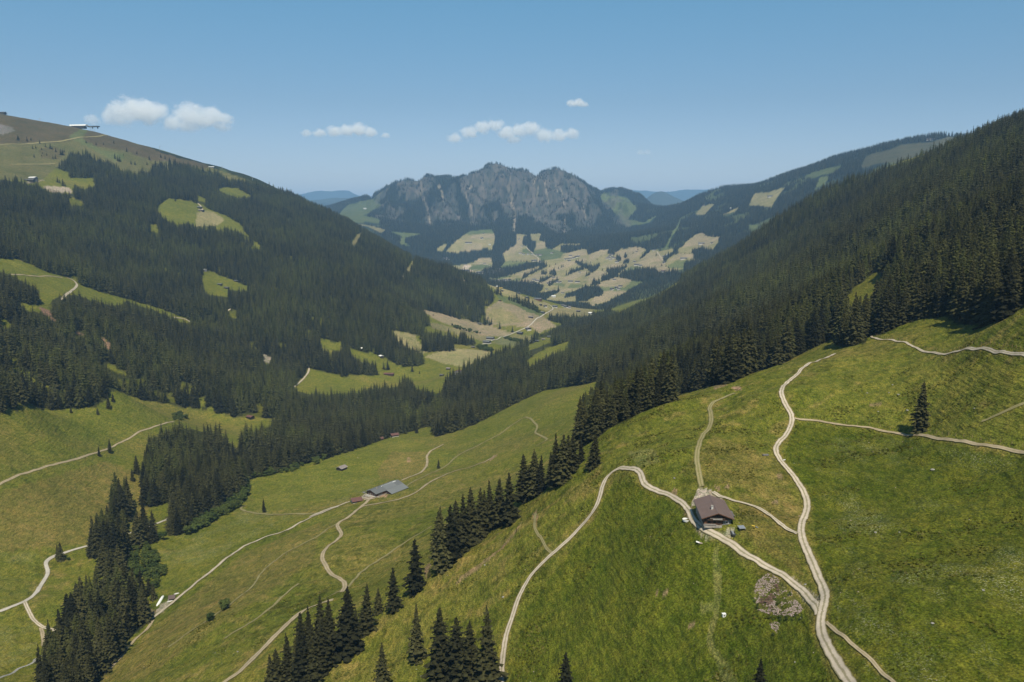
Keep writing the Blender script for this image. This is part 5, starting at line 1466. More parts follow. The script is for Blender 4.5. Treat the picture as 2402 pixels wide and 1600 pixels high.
def rock_mesh(seed, n=2):
    r = random.Random(seed)
    bm = bmesh.new()
    bmesh.ops.create_icosphere(bm, subdivisions=n, radius=.5)
    for v in bm.verts:
        q = v.co * 2.1 + Vector((seed, seed * .7, 0))
        from mathutils import noise as mn
        v.co *= 1 + .38 * mn.noise(q) + .16 * mn.noise(q * 2.7)
        v.co.z *= .68
    me = bpy.data.meshes.new("boulder")
    bm.to_mesh(me); bm.free()
    return me
ROCKM = [rock_mesh(3 + i) for i in range(4)]
for mm in ROCKM: mm.materials.append(M['rock'])
BOULD = [('G', 1550, 390, 1.6, "small grey boulder in the pasture left of the lone spruce"), ('G', 1710, 384, 2.6, "flat pale boulder in the grass just left of the lone spruce"), ('G', 1490, 288, 1.8, "grey boulder high on the right pasture above the dirt track"), ('G', 1610, 286, 1.7, "grey stone in the right pasture, behind the flat pale boulder"), ('G', 1662, 297, 2.4, "broad low boulder in the right pasture below the upper track"), ('G', 1850, 712, 3.0, "largest boulder, standing alone in the lush slope at the right"),
         ('G', 2080, 373, 1.6, "round boulder right of the lone spruce"), ('G', 1630, 243, 1.8, "pale boulder farthest up the right pasture"), ('H', 1535, 430, 1.9, "pale elongated stone in the lush slope right of the main road"), ('H', 1668, 428, 1.2, "small dark stone beside the pale elongated one on the lush slope"), ('F', 1412, 1474, 2.0, "pale boulder on the slope left of the gravel road, near the lower edge"), ('F', 1285, 1254, 1.8, "low stone in the grass below the long spruce row"),
         ('E', 1640, 1360, 1.8, "pale boulder on the lower left pasture beside the earth track"), ('H', 2130, 748, 1.5, "white stone in the lush slope at the far right"), ('H', 1850, 930, 1.6, "reddish stone patch in the lush slope at the lower right"), ('H', 1148, 716, 1.5, "pale stone at the fork of the two gravel roads"), ('N', 170, 20, 2.0, "boulder in the pasture above and left of the hut"), ('H', 1435, 1056, .9, "small stone right of the narrow earth path"), ('F', 1225, 384, 2.2, "grey boulder in the meadow below the bent grassy track"), ('F', 410, 512, 2.5, "flat stones on the meadow above the small barn")]
rock_src = []
for i, (r, xx, yy, sz, lab) in enumerate(BOULD):
    q = Z(r, [(xx, yy)])[0]
    pt = land(*q)
    b = bpy.data.objects.new("boulder", ROCKM[i % 4])
    COL.objects.link(b)
    b.location = pt + np.array((0, 0, sz * .08))
    b.rotation_euler = (0, 0, i * 1.3)
    b.scale = (sz * .5, sz * .42, sz * .34)
    tag(b, lab, "boulder")
    rock_src.append(b)
# rubble heap: stones and brushwood below the fork
def stones_in(r, q, spacing, lo, hi, thr=-.28):
    poly = Z(r, q)
    pa, _ = ray(poly[:, 0], poly[:, 1])
    dl = [np.hypot(*land(u, v)[:2]) for u, v in poly]
    out = []
    for dd in np.arange(min(dl), max(dl), spacing):
        kk_ = max(2, int((pa.max() - pa.min()) * dd / spacing))
        aa = rng.uniform(pa.min(), pa.max(), kk_)
        d_ = dd + rng.uniform(-.5, .5, kk_) * spacing
        xs, ys = d_ * np.sin(aa), d_ * np.cos(aa)
        zs = terrain_z(xs, ys)
        u, v = project(xs, ys, zs)
        g = inside(u, v, poly) & (fbm(xs / 2.2, ys / 2.2, 2) > thr)
        for t in np.where(g)[0]:
            s_ = lo + (hi - lo) * rng.random() ** 2.2
            out.append((xs[t], ys[t], zs[t] + s_ * .1, s_))
    return np.array(out)
RB = np.concatenate([stones_in('H', [(880, 740), (900, 700), (950, 670), (1000, 700), (1070, 760), (1120, 840), (1080, 870), (1000, 870), (900, 850)], .36, .12, .42, .12), stones_in('H', [(870, 740), (880, 700), (930, 660), (960, 655), (1010, 690), (1000, 720), (960, 720), (950, 780), (900, 780), (885, 840), (870, 790)], .27, .13, .55), stones_in('H', [(1040, 740), (1075, 750), (1080, 780), (1050, 780)], .27, .13, .5),
                     stones_in('H', [(885, 855), (910, 830), (980, 800), (1000, 850), (1060, 830), (1100, 800), (1140, 850), (1090, 890), (1000, 885), (940, 875)], .27, .13, .55), stones_in('H', [(950, 930), (985, 915), (1015, 930), (1005, 950), (990, 985), (965, 955)], .27, .13, .5)])
first_r = bpy.data.objects.new("rubble_stone", ROCKM[1].copy())
first_r.data.materials.clear(); first_r.data.materials.append(M['rubble'])
COL.objects.link(first_r); first_r.location = tuple(RB[0, :3]); first_r.scale = (RB[0, 3],) * 3
tag(first_r, kind="stuff")
rub = instancer("rubble", RB[1:, :3], np.stack([RB[1:, 3] * rng.uniform(.7, 1.4, len(RB) - 1), RB[1:, 3], RB[1:, 3] * .8], 1), rng.uniform(0, 6.28, len(RB) - 1), np.zeros(len(RB) - 1), np.zeros(len(RB) - 1), [first_r])
tag(rub, "pale pinkish stones tipped on the slope below the road fork", "rubble", kind="stuff")
BR = np.concatenate([stones_in('H', [(890, 800), (950, 760), (980, 780), (960, 850), (900, 840)], .5, .3, .9), stones_in('H', [(960, 720), (1010, 715), (1000, 760), (960, 770)], .6, .3, .8)])
tw_v, tw_f = [], []
for i in range(22):
    r_ = random.Random(i)
    t_ = MB().tube((r_.uniform(-.5, .5), r_.uniform(-.5, .5), r_.uniform(0, .3)), (r_.uniform(-.6, .6), r_.uniform(-.6, .6), r_.uniform(.1, .6)), .04, .015, 4)
    b_ = len(tw_v); tw_v += t_.v; tw_f += [tuple(b_ + j for j in ff) for ff in t_.f]
tw = bpy.data.objects.new("brushwood", mesh_data("brushwood", tw_v, tw_f, M['brush']))
COL.objects.link(tw); tw.location = tuple(BR[0, :3]); tag(tw, kind="stuff")
bw = instancer("brushwood_litter", BR[1:, :3], np.stack([BR[1:, 3] * 1.4] * 2 + [BR[1:, 3]], 1), rng.uniform(0, 6.28, len(BR) - 1), np.zeros(len(BR) - 1), np.zeros(len(BR) - 1), [tw])
tag(bw, "brown dead brushwood lying among the pale rubble", "brushwood", kind="stuff")
# loose small stones of the near pastures
p = scatter(130, 560, 7.5, math.radians(34))
x, y = p[:, 1] * np.sin(p[:, 0]), p[:, 1] * np.cos(p[:, 0])
g = (fbm(x / 45, y / 45, 3) > .12) & (rng.random(len(x)) < .7)
x, y = x[g], y[g]
sz = .12 + .34 * rng.random(len(x)) ** 3
st = instancer("loose_pebbles", np.stack([x, y, terrain_z(x, y)], 1), np.stack([sz * 1.3, sz, sz * .7], 1), rng.uniform(0, 6.28, len(x)), rng.integers(0, 2, len(x)), np.zeros(len(x)), [first_r, rock_src[0]])
tag(st, "small pale stones strewn over the pastures", "stones", kind="stuff")

# stream at the lower left
sp = np.array([land(*q) for q in Z('E', [(-60, 1560), (0, 1540), (80, 1510), (130, 1475), (200, 1450), (235, 1430), (240, 1415), (275, 1395), (300, 1385)])])
o = ribbon("stream", 'asphalt', 2.0, smooth_line(sp, 1.5), 450)
o.data.materials.clear(); o.data.materials.append(M['water'])

# ------------------------------------------------------------------ houses
def gable(w, l, wh, rise, x0=0.0, y0=0.0, z0=0.0, deep=1.6):
    """walls with two gables, ridge along y"""
    v = []
    for yy in (-l / 2, l / 2):
        v += [(x0 - w / 2, y0 + yy, z0 - deep), (x0 + w / 2, y0 + yy, z0 - deep), (x0 + w / 2, y0 + yy, z0 + wh), (x0, y0 + yy, z0 + wh + rise), (x0 - w / 2, y0 + yy, z0 + wh)]
    return v, [(0, 1, 2, 3, 4), (9, 8, 7, 6, 5), (1, 6, 7, 2), (5, 0, 4, 9), (0, 5, 6, 1)]

def roof_mb(w, l, wh, rise, over, front, back, th=.22, x0=0.0, z0=0.0):
    """two slabs meeting at the ridge"""
    mb = MB()
    s = rise / (w / 2)
    for sg in (-1, 1):
        xe = sg * (w / 2 + over)
        ze = wh - over * s
        y1, y2 = -l / 2 - front, l / 2 + back
        up = .06
        v = []
        for yy in (y1, y2):
            v += [(x0 + sg * .0, yy, z0 + wh + rise + up), (x0 + xe, yy, z0 + ze + up), (x0 + xe, yy, z0 + ze + up + th), (x0, yy, z0 + wh + rise + up + th)]
        f = [(0, 1, 2, 3), (7, 6, 5, 4), (0, 4, 5, 1), (3, 2, 6, 7), (1, 5, 6, 2)]
        if sg < 0:
            f = [tuple(reversed(q)) for q in f]
        mb.add(v, f)
    return mb

HOUSE_CACHE = {}
def chalet(pix, w, l, wh, rot, roof, wall, label, cat="house", group=None, base=None, name="farmhouse", rise=None, over=1.0, detail=0, dmin=0, dmax=1e9, sink=.3):
    q = Z(*pix)[0]
    p = land(q[0], q[1], dmin, dmax)
    # its near wall stands on the surveyed pixel
    rr = max(w, l) * .4
    n = math.hypot(p[0], p[1])
    p = p + np.array((p[0] / n * rr, p[1] / n * rr, 0))
    p[2] = float(terrain_z(p[0], p[1])) - sink
    root = empty(name, p, rot)
    rise = rise or w * .17
    key = (w, l, wh, roof, wall, base, rise, over, detail)
    if key not in HOUSE_CACHE:
        parts = []
        bh = wh * .45 if base else 0
        if base:
            mb = MB().box((0, 0, bh / 2 - 1.2), (w + .06, l + .06, bh + 2.4))
            parts.append(("ground_floor", mb.v, mb.f, M[base]))
        v, f = gable(w, l, wh, rise)
        parts.append(("wall", v, f, M[wall]))
        mb = roof_mb(w, l, wh, rise, over, over * 1.2, over * .8)
        parts.append(("roof", mb.v, mb.f, M[roof]))
        mb = MB().box((w * .14, l * .12, wh + rise * .8 + .6), (.7, .8, 1.6)).box((w * .14, l * .12, wh + rise * .8 + 1.47), (.85, .95, .14))
        if cat == "house":
            parts.append(("chimney", mb.v, mb.f, M['plaster']))
        if detail:
            for k in range(3):
                mb = MB().box(((k - 1) * w * .28, -l / 2 - .04, wh * .62), (w * .11, .08, wh * .22))
                parts.append(("window", mb.v, mb.f, M['glass']))
            mb = MB().box((0, -l / 2 - .55, wh * .44), (w * .92, 1.0, .12)).box((0, -l / 2 - 1.02, wh * .56), (w * .92, .07, wh * .16))
            if wh > 4:
                parts.append(("balcony", mb.v, mb.f, M['brownwall']))
            mb = MB().box((w * .05, -l / 2 - .05, 1.0), (1.2, .1, 2.0))
            parts.append(("door", mb.v, mb.f, M['redwall']))
        HOUSE_CACHE[key] = [(nm, mesh_data(nm, v_, f_, m_)) for nm, v_, f_, m_ in parts]
    for nm, me_ in HOUSE_CACHE[key]:
        c = bpy.data.objects.new(nm, me_)
        COL.objects.link(c)
        c.parent = root
    tag(root, label, cat, group)
    return root

# --- the near hut
def near_hut():
    q = Z('N', [(958, 893)])[0]
    fp = land(*q)
    rz = math.radians(-4)
    W, Ln, WH, RI = 8.6, 15.4, 2.95, 1.55
    fw = np.array((-math.sin(rz), math.cos(rz)))
    c = np.array((fp[0] + fw[0] * Ln / 2, fp[1] + fw[1] * Ln / 2, fp[2] + .05))
    root = empty("alpine_hut", c, rz)
    tag(root, "nearest hut, dark timber walls under a broad brown sheet roof with white chimney", "hut")
    y0 = -Ln / 2
    mb = MB().box((0, 0, -.45), (W + .16, Ln + .16, 1.9))
    mb.build("foundation", M['stone'], root)
    v, f = gable(W, Ln, WH, RI, deep=0)
    mesh_obj("wall", v, f, M['brownwall'], root)
    MB().box((W * .355, y0 - .03, 1.25), (W * .29, .16, 1.7)).build("plank_panel", M['greywall'], root)
    MB().box((-W * .16, y0 - .035, 1.05), (W * .66, .12, 1.35)).build("red_panel", M['redwall'], root)
    rf = roof_mb(W, Ln, WH, RI, .95, 1.35, .6, .16).build("roof", M['brownroof'], root)
    MB().box((0, -.37, WH + RI + .235), (.34, Ln + 1.95, .07)).build("ridge_cap", M['brownroof'], rf)
    seams = MB()
    for sg in (-1, 1):
        for k in range(24):
            yy = -Ln / 2 - 1.2 + k * (Ln + 1.7) / 23
            s = RI / (W / 2)
            a = (sg * .2, yy, WH + RI - .2 * s + .235)
            b = (sg * (W / 2 + .93), yy, WH - .93 * s + .235)
            seams.tube(a, b, .022, .022, 4)
    seams.build("roof_seams", M['brownroof'], rf)
    for sg in (-1, 1):
        s = RI / (W / 2)
        x1, z1 = sg * (W / 2 + .97), WH - .95 * s + .03
        MB().tube((x1, -Ln / 2 - 1.3, z1), (x1, Ln / 2 + .55, z1), .07, .07, 6).build("gutter", M['darkmetal'], rf)
        MB().add([(0, -Ln / 2 - 1.37, WH + RI + .0), (sg * (W / 2 + .95), -Ln / 2 - 1.37, WH - .95 * s), (sg * (W / 2 + .95), -Ln / 2 - 1.37, WH - .95 * s + .26), (0, -Ln / 2 - 1.37, WH + RI + .26),
                  (0, -Ln / 2 - 1.41, WH + RI + .0), (sg * (W / 2 + .95), -Ln / 2 - 1.41, WH - .95 * s), (sg * (W / 2 + .95), -Ln / 2 - 1.41, WH - .95 * s + .26), (0, -Ln / 2 - 1.41, WH + RI + .26)], [(0, 1, 2, 3), (4, 7, 6, 5), (0, 4, 5, 1), (3, 2, 6, 7)]).build("bargeboard", M['redwall'], rf)
    ch = MB().box((-1.15, y0 + 3.6, WH + RI + .15), (.62, .75, 1.5)).build("chimney", M['plaster'], root)
    MB().box((-1.15, y0 + 3.6, WH + RI + .96), (.8, .95, .1)).build("chimney_cap", M['stone'], ch)
    for xx, ww in ((-2.6, .8), (-.9, .8), (3.05, .85)):
        fr = MB().box((xx, y0 - .14, 1.35), (ww + .2, .08, .92)).build("window", M['redwall'] if xx < 2 else M['white'], root)
        MB().box((xx, y0 - .185, 1.35), (ww, .03, .72)).build("pane", M['glass'], fr)
    MB().box((.55, y0 - .14, .98), (1.0, .1, 1.9)).build("door", M['brownwall'], root)
    for xx in (-1.5, 0, 1.5):
        fr = MB().box((xx, y0 - .05, WH + .35), (.6, .08, .55)).build("gable_window", M['brownwall'], root)
        MB().box((xx, y0 - .1, WH + .35), (.44, .03, .4)).build("pane", M['glass'], fr)
    bl = MB().box((-.1, y0 - .55, 2.25), (6.4, 1.0, .1)).build("balcony", M['brownwall'], root)
    rl = MB().box((-.1, y0 - 1.03, 2.95), (4.6, .07, .1))
    for k in range(27):
        rl.box((-2.35 + k * .175, y0 - 1.03, 2.62), (.12, .04, .6))
    rl.build("railing", M['brownwall'], bl)
    MB().box((-.1, y0 - 1.10, 2.52), (3.0, .05, .15)).box((-.6, y0 - 1.10, 2.9), (4.0, .05, .05)).build("pale_board", M['plaster'], bl)
    for xx in (-4.2, 4.2):
        MB().tube((xx, y0 - .95, WH - .95 * 0 - .1), (xx, y0 + .1, WH - .1), .11, .11, 6).build("purlin", M['brownwall'], root)
    st = MB().box((-1.5, y0 - .7, .0), (5.6, 1.1, .5)).box((-2.3, y0 - .25, .42), (3.9, .3, .45)).build("stone_terrace", M['stone'], root)
    MB().box((-2.2, y0 - .62, .50), (3.8, .42, .07)).box((-3.9, y0 - .62, .36), (.1, .36, .24)).box((-.5, y0 - .62, .36), (.1, .36, .24)).build("bench", M['greywall'], root)
    sh = MB()
    v, f = gable(2.2, 5.0, 1.5, .25, W / 2 + .9, -.6, 0, deep=1.2)
    sh.add(v, f)
    an = sh.build("lean_to", M['greywall'], root)
    MB().box((W / 2 + .95, -.6, 1.72), (2.6, 5.3, .1), ry=.18).build("lean_to_roof", M['darkroof'], an)
    wp = MB()
    r_ = random.Random(5)
    for k in range(40):
        wp.tube((W / 2 + 2.3 + r_.uniform(-.3, .5), 1.2 + r_.uniform(-1.6, 1.6), r_.uniform(0, .8) - .2), (W / 2 + 3.2 + r_.uniform(-.3, .3), 1.2 + r_.uniform(-1.6, 1.6), r_.uniform(0, .8) - .2), .08, .08, 5)
    o = wp.build("log_pile", M['wood'])
    o.location = c; o.rotation_euler = (0, 0, rz)
    tag(o, "heap of split logs against the right side of the nearest hut", "log pile")
near_hut()

def at_pix(r, x, y): return land(*Z(r, [(x, y)])[0])

# --- things lying about the hut
p = at_pix('N', 385, 800)
root = empty("cattle_tub", p, .4)
tag(root, "round white tub with a board beside the track left of the nearest hut", "tub")
v, f = [], []
nn = 20
for rr, zz in ((1.0, 0), (1.1, .62), (.98, .62), (.92, .12)):
    for k in range(nn):
        v.append((rr * 1.05 * math.cos(6.283 * k / nn), rr * 1.25 * math.sin(6.283 * k / nn), zz))
for ring in range(3):
    for k in range(nn):
        f.append((ring * nn + k, ring * nn + (k + 1) % nn, (ring + 1) * nn + (k + 1) % nn, (ring + 1) * nn + k))
f.append(tuple(3 * nn + k for k in range(nn)))
mesh_obj("tub_shell", v, f, M['white'], root)
MB().box((1.25, .1, .5), (.12, 2.2, .9), ry=.12).build("board", M['wood'], root)
MB().box((0, 0, .3), (1.2, 1.6, .04)).build("water", M['water'], root)

p = at_pix('N', 1405, 965)
root = empty("trestle_table", p, .12)
tag(root, "pale grey slab on short legs standing on the grass right of the hut", "table")
MB().box((0, 0, .95), (2.05, 2.0, .14), rx=.12).build("tabletop", M['metal'], root)
for sx in (-.8, .8):
    for sy in (-.7, .7):
        MB().box((sx, sy, .43), (.12, .12, .95)).build("leg", M['darkmetal'], root)

p = at_pix('N', 1270, 1095)
root = empty("hay_trailer", p + np.array((0, 1.6, 0)), -.08)
tag(root, "narrow dark open trailer parked beside the track below the hut", "trailer")
tb = MB().box((0, 0, .62), (1.1, 3.9, .1))
for sx in (-.55, .55): tb.box((sx, 0, .85), (.07, 3.9, .42))
for sy in (-1.95, 1.95): tb.box((0, sy, .85), (1.1, .07, .42))
tb.build("bed", M['darkmetal'], root)
MB().box((0, .1, .80), (.6, 3.0, .2)).build("load", M['metal'], root)
MB().tube((0, -1.95, .55), (-.3, -3.4, .3), .06, .05, 6).build("drawbar", M['darkmetal'], root)
for sx in (-.68, .68):
    for sy in (-.5, .5):
        wv = MB().tube((sx - .09, sy, .32), (sx + .09, sy, .32), .32, .32, 14).build("wheel", M['darkmetal'], root)
        MB().tube((sx - .1, sy, .32), (sx + .1, sy, .32), .15, .15, 10).build("rim", M['metal'], wv)

p = at_pix('N', 1655, 915)
root = empty("plastic_chute", p, .3)
tag(root, "yellow and grey plastic chute lying in the grass right of the hut", "chute")
MB().tube((-.5, .9, .25), (.1, .1, .2), .2, .2, 8).build("yellow_section", M['yellow'], root)
MB().tube((.1, .1, .2), (.45, -1.0, .15), .14, .14, 8).build("grey_section", M['metal'], root)

p = at_pix('N', 660, 1210)
root = empty("broken_slab", p, 0)
tag(root, "pale broken slab in two wings lying in the grass below the track", "slab")
MB().box((-.75, .3, .2), (1.5, .8, .12), rz=-.35, ry=.25).build("left_wing", M['white'], root)
MB().box((.75, .15, .2), (1.5, .7, .12), rz=.3, ry=-.22).build("right_wing", M['white'], root)
MB().box((0, -.2, .12), (1.3, .6, .16), rz=.05).build("slab_middle", M['rubble'], root)

p = at_pix('H', 700, 890)
root = empty("spring_box", p, .1)
tag(root, "small white box with a dark opening beside the pale mown strip", "box")
MB().box((0, 0, .35), (.9, .8, .9)).build("housing", M['white'], root)
MB().box((0, -.41, .4), (.45, .03, .4)).build("opening", M['darkmetal'], root)
MB().box((0, 0, .83), (1.05, .95, .07)).build("lid", M['white'], root)

p = at_pix('G', 930, 632)
root = empty("water_trough", p, .2)
tag(root, "low green grey trough at the outside of the main road's bend", "trough")
tr = MB().box((0, 0, .15), (2.4, .8, .1))
for sy in (-.4, .4): tr.box((0, sy, .35), (2.4, .07, .5))
for sx in (-1.2, 1.2): tr.box((sx, 0, .35), (.07, .8, .5))
tr.build("basin", M['greywall'], root)
MB().box((0, 0, .42), (2.2, .7, .03)).build("water", M['water'], root)

p = at_pix('G', 1032, 665)
root = empty("gate_board", p, .5)
tag(root, "small white board on a post at the right edge of the main road", "sign")
MB().box((0, 0, .75), (1.3, .05, .4)).build("board", M['white'], root)
MB().tube((0, .05, -.1), (0, .05, 1.0), .04, .04, 6).build("post", M['wood'], root)

# --- farm with the grey roofs
def grey_farm():
    q = Z('O', [(1298, 965)])[0]
    fp = land(*q)                               # front right corner of the long gabled part
    rz = -math.radians(36)
    W, Ln, WH, RI = 11.6, 31.0, 3.3, 1.95
    R_ = np.array(((math.cos(rz), -math.sin(rz)), (math.sin(rz), math.cos(rz))))
    off = R_ @ np.array((W / 2, -Ln / 2))
    c = np.array((fp[0] - off[0], fp[1] - off[1], fp[2]))
    root = empty("cattle_farm", c, rz)
    tag(root, "long timber cowshed farm under wide grey sheet roofs on the valley meadow", "farm building")
    MB().box((0, 0, -1.6), (W + .2, Ln + .2, 4.4)).build("foundation", M['stone'], root)
    v, f = gable(W, Ln, WH, RI, deep=.0)
    mesh_obj("wall", v, f, M['redwall'], root)
    rf = roof_mb(W, Ln, WH, RI, 1.0, 1.5, .8, .2).build("roof", M['greyroof'], root)
    sk = MB()
    for k in range(14):
        sk.box((.42, -4 + k * 1.25, WH + RI + .16), (.7, 1.0, .06), ry=.33)
    sk.build("skylight_strip", M['white'], rf)
    MB().box((3.1, 2.6, WH + RI - 3.1 * RI / (W / 2) + .30), (6.0, 13.0, .07), ry=math.atan(RI / (W / 2))).build("panel_field", M['paleroof'], rf)
    wl2, ll, s = 6.4, 19.0, RI / (W / 2)
    yc = Ln / 2 - ll / 2 - .2
    x1, x2 = W / 2, W / 2 + wl2
    z1, z2 = WH - .02, WH - wl2 * s
    lt = MB().add([(x1, yc - ll / 2, -1.5), (x2, yc - ll / 2, -1.5), (x2, yc - ll / 2, z2), (x1, yc - ll / 2, z1), (x1, yc + ll / 2, -1.5), (x2, yc + ll / 2, -1.5), (x2, yc + ll / 2, z2), (x1, yc + ll / 2, z1)],
                  [(0, 1, 2, 3), (7, 6, 5, 4), (1, 5, 6, 2), (0, 3, 7, 4)]).build("side_wing", M['redwall'], root)
    th = .2
    vv = []
    for yy in (yc - ll / 2 - .9, yc + ll / 2 + .7):
        vv += [(x1 + .3, yy, z1 - .3 * s + .1), (x2 + .8, yy, z2 - .8 * s + .1), (x2 + .8, yy, z2 - .8 * s + .1 + th), (x1 + .3, yy, z1 - .3 * s + .1 + th)]
    MB().add(vv, [(0, 1, 2, 3), (7, 6, 5, 4), (0, 4, 5, 1), (3, 2, 6, 7), (1, 5, 6, 2), (0, 3, 7, 4)]).build("side_roof", M['paleroof'], lt)
    for k in range(4):
        MB().box((x1 + .8 + k * 1.5, yc - ll / 2 - .05, -.1 + (3 - k) * .12), (.7, .1, 1.2)).build("stall_opening", M['darkmetal'], lt)
    ch = MB().box((.8, -Ln / 2 + 5.2, WH + RI + .5), (.7, .8, 1.6)).build("chimney", M['stone'], root)
    for k in range(4):
        fr = MB().box((-3.6 + k * 2.4, -Ln / 2 - .05, 1.6), (1.0, .1, 1.0)).build("window", M['white'], root)
        MB().box((-3.6 + k * 2.4, -Ln / 2 - .11, 1.6), (.8, .03, .8)).build("pane", M['glass'], fr)
    MB().box((W / 2 + .05, -Ln / 2 + 4.5, 1.5), (.1, 4.6, 1.6)).build("boarding", M['greywall'], root)
    MB().box((0, -Ln / 2 - .45, -.35), (W, .5, 1.5)).build("terrace_wall", M['plaster'], root)
    d = MB()
    for sx in (-1.4, 1.4):
        for sy in (-1, 1): d.tube((-W / 2 - 2 + sx, -Ln / 2 - 1 + sy, -.6), (-W / 2 - 2 + sx, -Ln / 2 - 1 + sy, 1.7), .08, .08, 5)
    d.box((-W / 2 - 2, -Ln / 2 - 1, 1.75), (3.3, 2.6, .1))
    o = d.build("garden_arbour", M['greywall'])
    o.location = c; o.rotation_euler = (0, 0, rz)
    tag(o, "small open arbour on the pale yard at the front of the grey roofed farm", "arbour")
grey_farm()

R_ = math.radians
chalet(('O', [(870, 1078)]), 7.6, 7.4, 2.5, R_(-64), 'redroof', 'blackwall', "small shed with a red tiled roof on the road before the grey farm", "shed", name="red_roofed_shed", base='plaster', over=.9, rise=1.5, detail=1)
chalet(('O', [(560, 398)]), 6.8, 8.6, 3.0, R_(-28), 'shingle', 'blackwall', "small blackened barn with a pale shingle roof, alone on the meadow", "barn", name="hay_barn", over=.9, rise=1.3)
chalet(('D', [(1728, 1188)]), 7, 9, 3.2, R_(60), 'redroof', 'blackwall', "dark hut with a reddish roof at the edge of the streamside forest", "hut", name="forest_hut", over=.8)
chalet(('F', [(662, 368)]), 8, 9, 3.4, R_(-60), 'redroof', 'brownwall', "pink roofed hut where the meadow meets the streamside wood", "hut", name="forest_hut", base='plaster', over=.9)
chalet(('F', [(562, 390)]), 6, 7, 2.6, R_(-60), 'redroof', 'brownwall', "low reddish roofed shed half hidden by the stream woods", "shed", name="forest_shed", over=.8)
chalet(('B', [(1102, 1552)]), 10, 12, 5.5, R_(-15), 'redroof', 'plaster', "red roofed house with pinkish walls at the foot of the right forest", "house", base='plaster', detail=1)
chalet(('B', [(1035, 1522)]), 6, 7, 3, R_(70), 'shingle', 'blackwall', "small grey hut on the striped meadow behind the red roofed house", "hut", name="field_hut", over=.7)
chalet(('B', [(990, 1565)]), 6, 7, 2.6, R_(50), 'darkroof', 'blackwall', "tiny dark hut left of the red roofed house", "hut", name="field_hut", over=.7)
chalet(('B', [(625, 1568)]), 8, 18, 3, R_(85), 'redroof', 'brownwall', "long low barn with a brown red roof behind the stream woods", "barn", name="long_barn", over=.8)
chalet(('B', [(427, 1390)]), 7, 9, 4, R_(80), 'white', 'brownwall', "hut with a bright pale roof on the green slope under the left forest", "hut", name="field_hut", over=.8)
chalet(('B', [(572, 1442)]), 7, 9, 3.5, R_(30), 'white', 'blackwall', "dark hut with a pale roof edge beside the forest corner", "hut", name="field_hut", over=.8)
